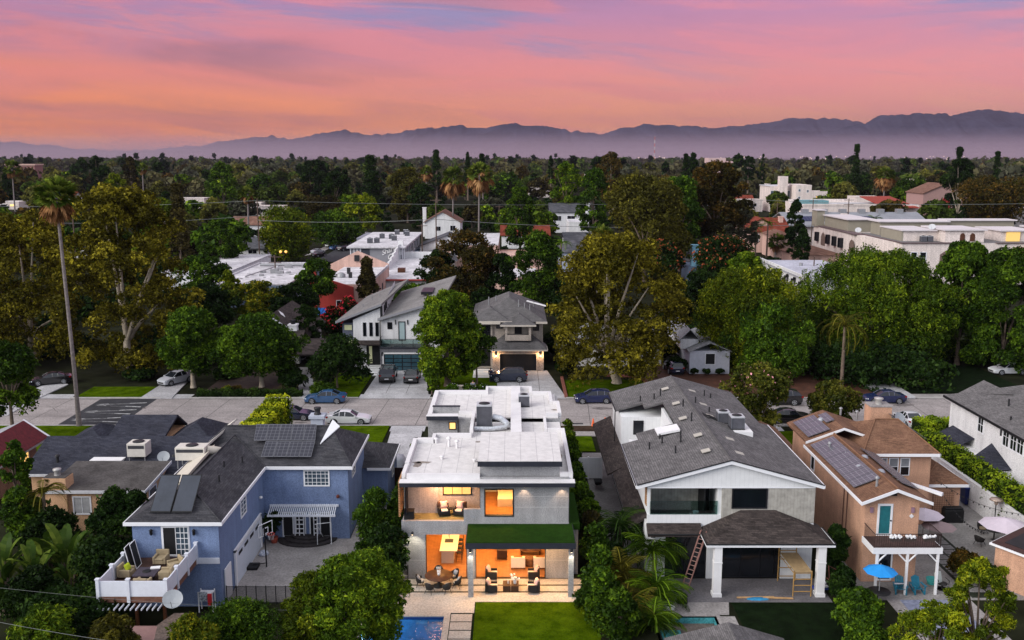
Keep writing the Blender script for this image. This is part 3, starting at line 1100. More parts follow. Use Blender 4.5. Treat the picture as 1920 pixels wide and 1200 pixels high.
def fan_palm(name,label,x,y,H,size=1.6,lean=(0,0),r=0.26,seed=1,group=None,skirt=1.0,lod=1.0):
 """tall palm: slender trunk, a ball of fan leaves, a skirt of dead ones"""
 root=thing(name,label,'palm',(x,y,0),0,group)
 g=random.Random(seed)
 tb=MB()
 top=np.array((lean[0],lean[1],H-size*1.1))
 pts=[(x+lean[0]*t*t*(2-t),y+lean[1]*t*t*(2-t),H*0.0+top[2]*t-(0.1 if t==0 else 0))for t in np.linspace(0,1,9)]
 tb.tube(pts,[r*(1.35 if i==0 else 1.0-0.045*i)for i in range(9)],10)
 tb.build('trunk',mat('palm_bark',(0.20,0.17,0.16),rough=.95,var=.3,scale=4,spec=.05),root)
 def fans(count,e0,e1,s,tint0,tint1,hang):
  vs,fs,ts=[],[],[]
  for k in range(count):
   az,el=k*2.39996+g.uniform(-.2,.2),g.uniform(e0,e1)
   d=np.array((math.cos(az)*math.cos(el),math.sin(az)*math.cos(el),math.sin(el)))
   c=top+d*s*0.75*g.uniform(.8,1.15)
   sd=np.cross(d,(0,0,1.0))
   sd/=np.linalg.norm(sd)+1e-9
   ro=g.uniform(-1.25,1.25)  # each fan is turned about its own stalk
   sd=sd*math.cos(ro)+np.cross(sd,d)*math.sin(ro)
   tt=g.uniform(tint0,tint1)
   nb=int(11*lod)+3
   for b in range(nb):
    a=(b/(nb-1)-0.5)*2.5
    dd=d*math.cos(a)+sd*math.sin(a)
    L=s*0.85*(1-0.25*abs(a)/1.25)
    tip=c+dd*L+np.array((0,0,-hang*L*g.uniform(.4,1)))
    mid=c+dd*L*0.55+np.array((0,0,-hang*L*.1))
    nn=np.cross(dd,(0.3,0.2,1))
    nn/=np.linalg.norm(nn)+1e-9
    i=len(vs)
    vs+=[c,mid+nn*0.11*s,tip,mid-nn*0.11*s]
    fs.append((i,i+1,i+2,i+3))
    ts.append(min(1,max(0,tt+g.uniform(-.15,.15))))
  return np.array(vs),np.array(fs),ts
 for nm,args,sp in(('fronds',(int(48*lod)+6,-0.35,1.5,size,.2,.9,.25),'palm'),('dead_fronds',(int(26*lod)+4,-1.5,-0.35,size*1.1*skirt,.2,.9,.7),'dead')):
  v,f,t=fans(*args)
  me=mesh_arrays(nm,v,f,False,t)
  me.materials.append(M_leaf[sp])
  o=bpy.data.objects.new(nm,me)
  col.objects.link(o)
  o.parent=root
 return root
M_leaf['palm']=leaf_mat('leaf_palm',[(0.015,0.032,0.006),(0.07,0.11,0.012),(0.22,0.25,0.04)])
M_leaf['dead']=leaf_mat('leaf_dead',[(0.10,0.045,0.018),(0.26,0.12,0.045),(0.42,0.24,0.10)])
M_leaf['banana']=leaf_mat('leaf_banana',[(0.012,0.030,0.005),(0.045,0.085,0.010),(0.19,0.25,0.035)],0.3)
def paddle_plant(name,label,x,y,H,n=16,seed=1,group=None,z=0,dead=4):
 """giant bird of paradise: long stalks, broad split paddle leaves"""
 root=thing(name,label,'plant',(x,y,z),0,group)
 g=random.Random(seed)
 stems=MB()
 V={'leaves':([],[],[]),'dead_leaves':([],[],[])}
 for k in range(n+dead):
  isdead=k>=n
  az=k*2.4+g.uniform(-.4,.4)
  el=g.uniform(.85,1.52)if not isdead else g.uniform(-.5,.1)
  h0=H*(g.uniform(.15,.66)if not isdead else g.uniform(.3,.5))
  b=np.array((math.cos(az)*.35,math.sin(az)*.35,h0))
  stems.tube([(x+g.uniform(-.3,.3),y+g.uniform(-.3,.3),z),(x+b[0],y+b[1],z+h0)],[.09,.05],6)
  L=H*g.uniform(.26,.40)
  wd=L*g.uniform(.16,.22)
  dirh=np.array((math.cos(az),math.sin(az),0))
  sd=np.array((-math.sin(az),math.cos(az),0))
  p,e=b,el
  vs,fs,ts=V['dead_leaves' if isdead else 'leaves']
  m_=9
  rows=[]
  for i in range(m_+1):
   u=i/m_
   ww=wd*math.sin(math.pi*min(1,.06+.94*u))**.6*(0.4 if isdead else 1)
   ww=max(.03,ww)*g.uniform(.8,1.1)
   fold=.35*ww
   rows.append((p-sd*ww+np.array((0,0,fold)),p.copy(),p+sd*ww+np.array((0,0,fold))))
   d=dirh*math.cos(e)+np.array((0,0,math.sin(e)))
   p=p+d*L/m_
   e-=g.uniform(.04,.13)if not isdead else .22
  t0=g.uniform(.15,.85)
  for i in range(m_):
   for s in(0,1):
    a=len(vs)
    vs+=[rows[i][s],rows[i][s+1],rows[i+1][s+1],rows[i+1][s]]
    fs.append((a,a+1,a+2,a+3))
    ts.append(min(1,max(0,t0+g.uniform(-.12,.12)+(.1 if s else 0))))
 for nm,sp in(('leaves','banana'),('dead_leaves','dead')):
  vs,fs,ts=V[nm]
  if vs:
   me=mesh_arrays(nm,np.array(vs),np.array(fs),False,ts)
   me.materials.append(M_leaf[sp])
   o=bpy.data.objects.new(nm,me)
   col.objects.link(o)
   o.parent=root
 stems.build('stems',M_bark,root)
 return root
 # ------------------------------------------------------------------ builders for houses
def face_pt(face,at,u,v,w):
 if face=='-y':
  return(u,at-w,v)
 if face=='+y':
  return(u,at+w,v)
 if face=='+x':
  return(at+w,u,v)
 return(at-w,u,v)
def fbox(mb,face,at,u0,u1,v0,v1,w0,w1):
 a,b=face_pt(face,at,u0,v0,w0),face_pt(face,at,u1,v1,w1)
 return mb.box(a[0],b[0],a[1],b[1],a[2],b[2])
M_frame_w=mat('white_frame',(0.78,0.78,0.80),rough=0.4,var=0.03)
M_frame_k=mat('black_frame',(0.012,0.012,0.015),rough=0.4,var=0.1)
M_pane=glass('window_glass',(0.005,0.007,0.010),.12)
M_paneb=glass('blue_glass',(0.05,0.075,0.10))
M_lit=mat('lit_window',(0.9,0.6,0.25),var=0.0,rough=0.4,emit=(1.0,0.55,0.16),estr=1.0)
M_blind=striped('white_blind',(0.42,0.42,0.42),(0.16,0.16,0.17),'z',0.09,duty=0.3)
M_pipe=mat('vent_metal',(0.30,0.30,0.31),rough=0.5,metal=0.4,var=0.15)
M_pipek=mat('black_pipe',(0.02,0.02,0.022),rough=0.5,var=0.2)
def window(parent,face,at,u0,u1,v0,v1,fm=None,pm=None,nu=1,nv=1,fw=0.07,name='window',proud=0.05,sill=False,mull=0.035):
 fm,pm=fm or M_frame_w,pm or M_pane
 mb=MB()
 fbox(mb,face,at,u0,u1,v0,v0+fw,-0.05,proud)
 fbox(mb,face,at,u0,u1,v1-fw,v1,-0.05,proud)
 fbox(mb,face,at,u0,u0+fw,v0+fw,v1-fw,-0.05,proud)
 fbox(mb,face,at,u1-fw,u1,v0+fw,v1-fw,-0.05,proud)
 for k in range(1,nu):
  c=u0+(u1-u0)*k/nu
  fbox(mb,face,at,c-mull/2,c+mull/2,v0+fw,v1-fw,-0.05,proud*0.7)
 for k in range(1,nv):
  c=v0+(v1-v0)*k/nv
  fbox(mb,face,at,u0+fw,u1-fw,c-mull/2,c+mull/2,-0.05,proud*0.66)
 o=mb.build(name,fm,parent)
 p=MB()
 fbox(p,face,at,u0+fw*0.9,u1-fw*0.9,v0+fw*0.9,v1-fw*0.9,-0.04,0.012)
 p.build('pane',pm,o)
 if sill:
  s=MB()
  fbox(s,face,at,u0-0.06,u1+0.06,v0-0.07,v0-0.003,-0.02,0.09)
  s.build('sill',fm,o)
 return o
def hip_pts(x0,x1,y0,y1,ze,zr):
 if x1-x0>=y1-y0:
  h=(y1-y0)/2
  r0,r1=(x0+h,y0+h,zr),(x1-h,y0+h,zr)
  if x1-x0-2*h<0.02:
   r1=(r0[0]+0.02,r0[1],zr)
  faces=[(0,1,5,4),(1,2,5),(2,3,4,5),(3,0,4)]
 else:
  h=(x1-x0)/2
  r0,r1=(x0+h,y0+h,zr),(x0+h,y1-h,zr)
  faces=[(0,1,4),(1,2,5,4),(2,3,5),(3,0,4,5)]
 v=[(x0,y0,ze),(x1,y0,ze),(x1,y1,ze),(x0,y1,ze),r0,r1]
 return v,faces
def hip_roof(mb,x0,x1,y0,y1,ze,zr):
 v,f=hip_pts(x0,x1,y0,y1,ze,zr)
 return mb.add(v,f+[(3,2,1,0)])
def gable_roof(mb,x0,x1,y0,y1,ze,zr,axis='y',t=0.16,ridge=None):
 """two slabs meeting on a ridge that runs along axis"""
 if axis=='y':
  c=ridge if ridge is not None else(x0+x1)/2
  mb.prism_y([(x0,ze),(x0,ze-t),(c,zr-t),(x1,ze-t),(x1,ze),(c,zr)],y0,y1)
 else:
  c=ridge if ridge is not None else(y0+y1)/2
  mb.prism_x([(y0,ze),(y0,ze-t),(c,zr-t),(y1,ze-t),(y1,ze),(c,zr)],x0,x1)
 return mb
def fascia(mb,x0,x1,y0,y1,z0,z1,t=0.05):
 mb.box(x0-t,x1+t,y0-t,y0-0.003,z0,z1)
 mb.box(x0-t,x1+t,y1+0.003,y1+t,z0,z1)
 mb.box(x0-t,x0-0.003,y0-0.002,y1+0.002,z0,z1)
 mb.box(x1+0.003,x1+t,y0-0.002,y1+0.002,z0,z1)
 return mb
def gable_fascia(mb,x0,x1,y,ze,zr,t=0.05,h=0.2,ridge=None,side=-1):
 """sloping white bargeboard on the gable face at y"""
 c=ridge if ridge is not None else(x0+x1)/2
 a,b=(y-t,y-0.003)if side<0 else(y+0.003,y+t)
 return mb.prism_y([(x0,ze+0.01),(x0,ze-h),(c,zr-h),(x1,ze-h),(x1,ze+0.01),(c,zr+0.01)],a,b)
def pipe(parent,x,y,z0,h,r=0.06,m=None,cap=False,name='vent_pipe'):
 mb=MB().tube([(x,y,z0-0.15),(x,y,z0+h)],r,8)
 if cap:
  mb.lathe((x,y,z0+h*0.8),[(r*1.7,0),(r*1.7,h*0.12),(r*0.6,h*0.25)],10)
 return mb.build(name,m or M_pipe,parent)
def dish(name,label,x,y,z,az=0.4,r=0.38,m=None,tilt=0.9):
 t=thing(name,label,'satellite dish',(x,y,z))
 MB().tube([(x,y,z),(x,y,z+0.35),(x+0.05,y-0.1,z+0.5)],0.03,6).build('mast',M_pipe,t)
 d=np.array((math.sin(az)*math.cos(tilt),-math.cos(az)*math.cos(tilt),math.sin(tilt)))
 a=np.cross(d,(0,0,1.0))
 a/=np.linalg.norm(a)
 b=np.cross(a,d)
 c=np.array((x+0.05,y-0.12,z+0.55))
 mb=MB()
 vs,fs=[],[]
 for i,(rr,dp)in enumerate(((0.02,0),(0.5,0.05),(1.0,0.18))):
  vs+=[tuple(c+(a*math.cos(q)*1.1+b*math.sin(q))*r*rr+d*dp*r)for q in np.linspace(0,2*math.pi,19)[:-1]]
 for i in range(2):
  for k in range(18):
   fs.append((i*18+k,i*18+(k+1)%18,(i+1)*18+(k+1)%18,(i+1)*18+k))
 mb.add(vs,fs,True)
 mb.build('reflector',m or mat('dish_grey',(0.32,0.34,0.36),rough=0.4,var=0.1),t)
 MB().tube([tuple(c-b*r),tuple(c+d*r*1.0-b*r*0.4)],0.02,6).build('arm',M_pipe,t)
 return t
def condenser(name,label,x,y,z,w=0.9,h=0.95,body=None,group=None,louv=True):
 """outdoor air conditioner: louvred box, top grille with fan"""
 t=thing(name,label,'air conditioner',(x,y,z),0,group)
 k=w/2
 body=body or mat('ac_grey',(0.10,0.105,0.12),rough=0.5,var=0.1)
 MB().box(x-k-.06,x+k+.06,y-k-.06,y+k+.06,z,z+.08).build('base_pad',M_pipek,t)
 MB().box(x-k,x+k,y-k,y+k,z+.08,z+h-.1).build('cabinet',striped('ac_louvre',(0.05,0.05,0.06),(0.13,0.13,0.15),'z',0.09,duty=0.35),t)
 for sx in(-1,1):
  for sy in(-1,1):
   B(x+sx*k-.04,x+sx*k+.04,y+sy*k-.04,y+sy*k+.04,z+.08,z+h-.1).build('corner_post',body,t)
 MB().box(x-k-.03,x+k+.03,y-k-.03,y+k+.03,z+h-.1,z+h).build('top',mat('ac_top',(0.45,0.46,0.48),rough=.4,var=.1),t)
 MB().lathe((x,y,z+h+.002),[(k*.78,0),(k*.78,.03),(k*.35,.035),(k*.32,.09),(0.02,.09)],20).build('fan_grille',M_pipek,t)
 return t
def package_unit(name,label,x,y,z,dx,dy,h,color,legs=0.25,group=None):
 """rooftop package air conditioner on legs"""
 t=thing(name,label,'air conditioner',(x,y,z),0,group)
 m=mat('unit_'+name,color,rough=.5,var=.06)
 b=MB().box(x-dx/2,x+dx/2,y-dy/2,y+dy/2,z+legs,z+legs+h)
 b.build('cabinet',m,t,bevel=0.02)
 MB().box(x-dx/2+.1,x+dx/2-.1,y-dy/2-.015,y-dy/2+.02,z+legs+h*.62,z+legs+h*.86).build('louvre',striped('unit_louvre',(0.02,0.02,0.025),(0.09,0.09,0.1),'z',0.07,duty=.3),t)
 MB().lathe((x,y,z+legs+h+.002),[(min(dx,dy)*.36,0),(min(dx,dy)*.36,.05),(min(dx,dy)*.1,.06),(.02,.06)],20).build('fan_grille',M_pipek,t)
 for sx in(-1,1):
  for sy in(-1,1):
   MB().box(x+sx*(dx/2-.12)-.03,x+sx*(dx/2-.12)+.03,y+sy*(dy/2-.12)-.03,y+sy*(dy/2-.12)+.03,z-.3,z+legs).build('leg',M_pipe,t)
 return t
def flat_house(name,label,x0,x1,y0,y1,h,wall_m,roof_m,par=0.35,wins=(),cat='building',rz=0.0,trim=None,group=None):
 """plain flat-roofed building with a parapet; wins = (face, u0, u1, v0, v1, nu, nv)"""
 t=thing(name,label,cat,((x0+x1)/2,(y0+y1)/2,0),rz,group)
 B(x0,x1,y0,y1,-0.1,h).build('wall',wall_m,t)
 MB().box(x0+.2,x1-.2,y0+.2,y1-.2,h,h+0.04).build('roof',roof_m,t)
 if par:
  p=MB()
  e=0.06
  p.box(x0-e,x1+e,y0-e,y0+.2,h+.002,h+par).box(x0-e,x1+e,y1-.2,y1+e,h+.002,h+par)
  p.box(x0-e,x0+.2,y0+.2,y1-.2,h+.002,h+par).box(x1-.2,x1+e,y0+.2,y1-.2,h+.002,h+par)
  p.build('parapet',trim or wall_m,t)
 for w_ in wins:
  face,u0,u1,v0,v1=w_[:5]
  nu,nv=(w_[5],w_[6])if len(w_)>6 else(2,1)
  at={'-y':y0,'+y':y1,'+x':x1,'-x':x0}[face]
  window(t,face,at,u0,u1,v0,v1,nu=nu,nv=nv,pm=w_[7]if len(w_)>7 else None)
 return t
 # ------------------------------------------------------------------ the modern grey house in the middle
M_stuc=mat('grey_stucco',(0.33,0.325,0.33),var=0.10,scale=1.2,fine=14,bump=0.2,bscale=40)
M_stucl=mat('grey_stucco_lamplit',(0.46,0.42,0.40),var=0.08,scale=1.2,fine=14)  # paler, warmer copy of the grey stucco with the balcony lamplight in its colour
M_fasc=mat('charcoal_fascia',(0.022,0.024,0.034),rough=0.6,var=0.2)
M_membr=striped('white_membrane',(0.64,0.615,0.60),(0.46,0.44,0.44),'x',1.08,duty=0.035,var=0.10,rough=0.85,spec=0.1)
M_cap=mat('white_parapet',(0.70,0.68,0.68),var=0.07,scale=0.8,rough=0.8)
M_turf=mat('artificial_turf',(0.015,0.044,0.004),rough=0.95,spec=0.05,var=0.25,scale=3,fine=30,bump=0.8,bscale=40)
M_wood=striped('oak_floor',(0.40,0.165,0.052),(0.27,0.10,0.03),'x',0.24,duty=0.04,var=0.16,rough=0.5)
M_int=mat('interior_wall',(0.62,0.56,0.48),var=0.05)
M_joint=mat('pale_joint',(0.45,0.44,0.44),var=0.05)
M_slat=striped('cedar_slats',(0.42,0.22,0.10),(0.08,0.04,0.02),'z',0.12,duty=0.3)
WARM,WARM2=(1.0,0.51,0.17),(1.0,0.56,0.24)
fy=60.5
H1=thing('modern_house','modern flat-roofed grey stucco house with glowing rooms, open balcony and turf-topped patio canopy','house',(-1.6,71,0))
w=MB()
w.box(-7.34,-5.76,fy,fy+.25,-.1,3.9)
w.box(-5.76,-2.44,fy,fy+.25,3.1,3.9).box(-3.0,-2.44,fy,fy+.25,-.1,3.1)
w.box(-2.44,2.25,fy,fy+.25,3.1,3.9).box(2.25,3.79,fy,fy+.25,-.1,3.9)
w.box(-7.34,-3.2,fy,fy+.22,3.9,4.05).box(-3.2,-2.1,fy,fy+.22,3.9,4.86)
w.box(-2.1,-1.83,fy,fy+.25,3.9,6.6).box(-1.83,0.12,fy,fy+.25,3.9,4.36).box(-1.83,0.12,fy,fy+.25,6.3,6.6).box(0.12,3.74,fy,fy+.25,3.9,6.6)
w.box(-7.34,-7.1,fy+.25,70,-.1,3.9).box(-7.34,-7.1,62.3,70,3.9,6.95).box(3.55,3.79,fy+.25,74.4,-.1,6.95)
w.box(-7.1,3.55,76.0,76.2,-.1,3.9)
w.box(-7.34,-3.2,69.75,70.0,3.9,6.95)
w.box(-6.7,-3.0,74.1,74.35,2.5,7.25).box(-6.7,-6.45,74.35,82,-.1,7.25).box(3.65,3.9,74.6,81.5,-.1,7.25).box(2.7,3.9,74.4,74.6,3,7.3)
w.box(-6.45,3.65,81.75,82,-.1,7.25)
w.box(-3.3,-3.05,70,74.1,3,6.95)
w.box(-2.12,3.15,60.92,61.1,6.95,7.86).box(-2.12,-1.95,61.1,66.9,6.95,7.86).box(3.0,3.15,61.1,66.9,6.95,7.86).box(-1.95,3.0,66.75,66.9,6.95,7.86)
w.box(-2.12,3.74,60.58,60.91,6.4,7.05).box(3.74,4.45,61.2,66.5,-.1,3.43)
w.build('wall',M_stuc,H1)
jn=MB()
for z in(1.28,2.55):
 jn.box(-7.3,-5.8,fy-.006,fy+.01,z,z+.03).box(2.3,3.75,fy-.006,fy+.01,z,z+.03)
for z in(5.0,5.75):
 jn.box(.2,3.7,fy-.006,fy+.01,z,z+.03)
jn.build('wall_joints',M_joint,H1)
B(-7.1,3.55,fy+.02,75.9,-.05,.03).build('floor',M_wood,H1)
B(-7.1,3.55,fy+.25,75.9,3.45,3.88).build('ceiling',M_int,H1)
iw=MB().box(-7.09,-7.0,fy+.3,75.9,.03,3.45).box(3.45,3.54,fy+.3,75.9,.03,3.45).box(-7,3.45,75.8,75.9,.03,3.45)
iw.box(-2.2,-2.0,63,75.8,3.9,6.6).box(-1.99,3.54,66.5,66.6,3.9,6.6).box(0.9,1.05,60.8,66.4,3.9,6.6)
iw.build('interior_wall',M_int,H1)
B(-1.99,3.54,fy+.26,66.4,3.9,3.93).build('floor',M_wood,H1)
# balcony
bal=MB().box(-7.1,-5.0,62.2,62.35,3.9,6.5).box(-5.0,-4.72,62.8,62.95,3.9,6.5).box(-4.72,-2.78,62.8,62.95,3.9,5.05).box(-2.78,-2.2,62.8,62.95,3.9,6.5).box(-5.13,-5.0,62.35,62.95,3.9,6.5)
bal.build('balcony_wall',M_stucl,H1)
B(-7.1,-2.2,fy+.22,62.9,3.88,3.95).build('balcony_floor',mat('balcony_turf',(0.20,0.17,0.07),var=.2,scale=4,fine=20),H1)
B(-7.1,-2.2,fy+.1,69.7,6.56,6.66).build('balcony_ceiling',M_int,H1)
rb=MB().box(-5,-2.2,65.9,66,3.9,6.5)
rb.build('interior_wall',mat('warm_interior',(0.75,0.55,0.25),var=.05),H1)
window(H1,'-y',62.8,-4.74,-2.76,5.02,6.45,M_frame_k,glass('clear_lit_glass',(0.45,0.30,0.10),emit=(1.0,0.60,0.20),estr=0.7),nu=3)
window(H1,'-x',-2.1,61.0,62.6,3.96,6.45,M_frame_k,M_pane,nu=2,name='balcony_door')
MB().box(-7.46,-7.36,60.1,62.2,4.5,6.9).build('slat_screen',M_slat,H1)
sc_=MB().box(-7.1,-7.02,60.75,61.0,4.4,6.4).box(-7.1,-7.02,61.5,62.0,4.4,6.4)
sc_.build('screen_frame',M_frame_k,H1)
# upstairs window: black frame round a real opening, clear panes
wf=MB()
for a in((-1.83,.12,4.36,4.44),(-1.83,.12,6.22,6.3)):
 wf.box(a[0],a[1],fy-.03,fy+.2,a[2],a[3])
wf.box(-1.83,-1.75,fy-.03,fy+.2,4.44,6.22).box(.04,.12,fy-.03,fy+.2,4.44,6.22)
wf.build('window',M_frame_k,H1)
bx=MB().box(-1.0,.9,63.4,65.6,3.94,4.5)
bx.build('interior_bed',mat('bed_linen',(0.75,.62,.42),var=.06),H1)
# roof
r=MB()
r.box(-7.1,-2.12,60.8,69.9,6.9,6.98).box(3.15,3.8,60.95,71,6.9,6.98).box(-3.05,3.8,66.9,74.1,6.9,6.985).box(-6.5,3.7,74.36,81.8,7.2,7.3).box(-2.1,1.7,81.8,83.4,7.2,7.295)
r.build('roof',M_membr,H1)
B(-2.22,3.25,60.3,67.0,7.9,8.26).build('roof',M_membr,H1)
pr_=MB()
pr_.box(-6.95,-2.12,60.6,60.85,6.8,7.25).box(-7.3,-7.05,60.8,62.75,6.8,7.25).box(-7.3,-7.02,62.9,68.3,6.8,7.32).box(-7.3,-5.8,68.31,68.6,6.8,7.32).box(-5.95,-5.7,68.62,69.9,6.8,7.3).box(-5.69,-3.05,69.7,70.0,6.8,7.3)
pr_.box(3.75,4.02,60.7,71.0,6.7,7.32).box(3.16,3.74,60.7,60.93,6.7,7.32).box(2.72,4.02,71.02,71.25,6.7,7.32).box(2.5,2.7,71.0,74.58,6.7,7.32)
pr_.box(-3.2,-2.95,70.02,75.2,6.7,7.62).box(-6.75,-6.4,74.0,82.0,7.2,7.62).box(-6.39,-4.3,73.95,74.3,7.25,7.62).box(-4.29,-3.21,75.0,75.2,6.9,7.62).box(-6.39,-2.1,81.75,82.1,7.2,7.62).box(-2.32,-2.09,82.11,83.5,7.2,7.62).box(-2.08,1.75,83.25,83.55,7.2,7.62).box(1.5,1.76,81.6,83.24,7.2,7.62).box(1.77,3.4,81.4,81.7,7.2,7.62).box(3.15,3.41,78.3,81.38,7.2,7.62).box(3.42,3.95,78.1,78.35,7.2,7.62).box(3.7,3.96,74.62,78.08,7.2,7.62).box(2.7,3.69,74.4,74.61,7.2,7.62)
pr_.box(-.1,.72,67.1,83.24,7.2,7.72)
pr_.build('parapet',M_cap,H1)
MB().box(-6.4,-4.25,75.55,75.8,7.28,7.85).build('roof_upstand',M_stuc,H1)
MB().box(-6.45,-4.2,75.5,75.85,7.853,7.9).build('upstand_cap',M_fasc,H1)
ds=MB().box(-7.36,4.1,59.9,60.56,6.6,6.88)
ds.build('fascia',M_fasc,H1)
B(-2.26,3.29,60.26,60.34,7.88,8.22).build('fascia',M_fasc,H1)
B(-6.78,-4.28,73.55,73.94,7.26,7.6).build('fascia',M_fasc,H1)
MB().box(-7.38,4.12,59.88,60.6,6.883,6.93).box(-6.8,-4.26,73.53,73.94,7.603,7.63).build('fascia_cap',M_cap,H1)
B(3.42,3.9,60.92,61.4,6.98,7.02).build('roof_strip',M_cap,H1)
window(H1,'-y',74.1,-5.05,-4.45,6.35,7.0,M_frame_k,M_lit,nu=1)
MB().tube([(-4.3,74.0,2.6),(-4.3,74.0,7.3)],.05,8).build('downpipe',M_pipek,H1)
# stains and small fittings on the roof
stn=MB()
for cx,cy,rx,ry in((-6.5,63.4,.35,.8),(-6.2,63.9,.8,.3),(-2.5,68.7,.3,.2),(3.5,76.6,.3,.25),(3.4,65.2,.18,.6)):
 pts=[(cx+rx*math.cos(q)*rng.uniform(.6,1.1),cy+ry*math.sin(q)*rng.uniform(.6,1.1),(6.99 if cy<74 else 7.305))for q in np.linspace(0,6.28,15)[:-1]]
 stn.add(pts,[tuple(range(14))])
stn.build('roof_stain',mat('roof_dirt',(0.25,.21,.18),var=.5,scale=5),H1)
for x,y,h in((-4.6,67.5,.75),(-4.0,67.2,.6),(-4.9,64.6,.25),(-5.6,68.4,.4),(-2.6,64.0,.2)):
 pipe(H1,x,y,6.98,h,.1,M_cap,True)
dk=MB()
dk.tube([(-2.9,71.5,7.2),(-1.6,71.4,7.2),(-.5,71.7,7.25),(-.3,72.4,7.3)],.18,12)
dk.tube([(-1.5,72.4,7.9),(-.9,72.3,7.8),(-.45,72.2,7.45),(-.35,72.1,7.1)],.24,12)
dk.build('duct',mat('foil_duct',(0.55,0.57,0.60),rough=.35,metal=.5,var=.2,scale=6,bump=.5,bscale=9),H1)
# canopy with artificial turf
B(-2.95,4.03,57.3,60.49,3.44,3.82).build('canopy',M_fasc,H1)
MB().box(-2.9,3.98,57.35,60.48,3.823,3.86).box(3.76,4.5,60.49,66.5,3.44,3.86).build('canopy_turf',M_turf,H1)
for x in(-2.81,3.60):
 B(x,x+.34,57.68,58.02,0,3.44).build('column',M_stuc,H1)
 # door frames of the big openings
dfm=MB()
for x0,x1 in((-5.76,-3.0),(-2.44,2.25)):
 dfm.box(x0,x0+.05,fy+.05,fy+.2,.03,3.1).box(x1-.05,x1,fy+.05,fy+.2,.03,3.1).box(x0,x1,fy+.04,fy+.14,.0,.055)
dfm.build('sliding_door_frame',M_frame_k,H1)
# lamps of the house and their light
lm=mat('lamp_glow',(1,.9,.7),var=0,emit=(1.0,0.72,0.42),estr=10)
def downlight(x,y,z,energy,color,size=1.6,r=.07,name='ceiling_light'):
 o=MB().lathe((x,y,z-.03),[(r,0),(r,.03)],14).build(name,lm,H1)
 lamp_light('AREA',(x,y,z-.06),energy,color,size,None).parent=o
 o.children[0].location=tuple(np.array((x,y,z-.06))-wloc(H1))
 return o
downlight(-4.4,63.4,3.43,165,WARM,2.2)
downlight(-4.4,67.2,3.43,170,WARM,2.2)
downlight(.0,63.6,3.43,230,WARM,2.6)
downlight(.4,67.6,3.43,200,WARM,2.6)
downlight(-.6,63.0,6.55,200,WARM,1.6)
downlight(-3.6,64.5,6.45,80,WARM,1.2)
downlight(-4.6,61.7,6.5,190,(1.0,.50,.24),1.2)
downlight(-.9,58.9,3.43,150,WARM2,1.2)
downlight(2.2,58.9,3.43,150,WARM2,1.2)
def spotlamp(name,x,y,z,energy,color,size,rx,mesh=True,m=None,rz=0):
 mb=MB().tube([(x,y+.18,z+.04),(x,y,z+.05)],.03,6).lathe((x,y,z),[(.05,-.02),(.09,0),(.09,.16),(.03,.2)],12)
 o=mb.build(name,m or M_pipek,H1)
 l=lamp_light('SPOT',(x,y,z-.05),energy,color,.04,None,(rx,0,rz),'light',size)
 l.parent=o
 l.location=tuple(np.array((x,y,z-.05))-wloc(H1))
 MB().lathe((x,y,z-.03),[(.05,0),(.05,.01)],12).build('bulb',lm,o)
 return o
spotlamp('wall_lamp',-6.55,59.75,3.42,120,(1.0,.90,.66),R(96),R(20))
for x in(-2.64,3.77):
 spotlamp('column_lamp',x,57.4,3.22,80,(1.0,.9,.66),R(80),R(6))
for x in(.8,3.3):
 spotlamp('soffit_lamp',x,60.2,6.54,45,(1.0,.66,.42),R(90),R(8))
condenser('air_conditioner','tall grey air conditioner with silver ducts on the white roof of the modern house',-2.15,72.5,6.98,1.12,1.95)
condenser('air_conditioner','small dark air conditioner on the far right part of the white flat roof',1.0,77.9,7.3,.82,1.0)
# ---------------------------------------------------------------- furniture
M_wick=mat('black_wicker',(0.02,0.018,0.017),rough=.7,var=.4,scale=20)
M_wal=mat('walnut',(0.085,0.032,0.014),rough=.45,var=.3,scale=4)
M_cush=mat('cream_cushion',(0.62,.55,.47),var=.06,rough=.9)
M_pink=mat('pink_pillow',(0.72,.46,.40),var=.06,rough=.95,spec=.05)
M_greyp=mat('grey_pillow',(0.36,.36,.38),var=.08,rough=.95,spec=.05)
M_brownl=mat('brown_leather',(0.055,.024,.012),rough=.5,var=.3)
M_cream=mat('cream_fabric',(0.78,.66,.55),var=.05,rough=.95,spec=.05)
def pillow(label,x,y,z,s=.42,rz=0.0,rx=1.1,m=None,group=None):
 """soft square pillow leaning back"""
 t=thing('pillow',label,'pillow',(x,y,z),0,group)
 n=8
 vs,fs=[],[]
 for sd in(1,-1):
  for i in range(n+1):
   for k in range(n+1):
    u,v=i/n*2-1,k/n*2-1
    th=.16*s*((1-u**4)*(1-v**4))**.6*1.8
    vs.append((u*s/2*(1-.06*(1-v*v)),v*s/2*(1-.06*(1-u*u)),sd*th))
 for sd in(0,1):
  o=sd*(n+1)**2
  for i in range(n):
   for k in range(n):
    q=[o+i*(n+1)+k,o+(i+1)*(n+1)+k,o+(i+1)*(n+1)+k+1,o+i*(n+1)+k+1]
    fs.append(tuple(q if sd==0 else q[::-1]))
 from mathutils import Euler
 e=(Euler((0,0,rz)).to_matrix()@Euler((rx,0,0)).to_matrix())
 from mathutils import Vector
 mb=MB()
 mb.add([tuple(Vector((x,y,z+s*.46))+e@Vector(p))for p in vs],fs,True)
 mb.build('pillow_cover',m or M_pink,t)
 return t
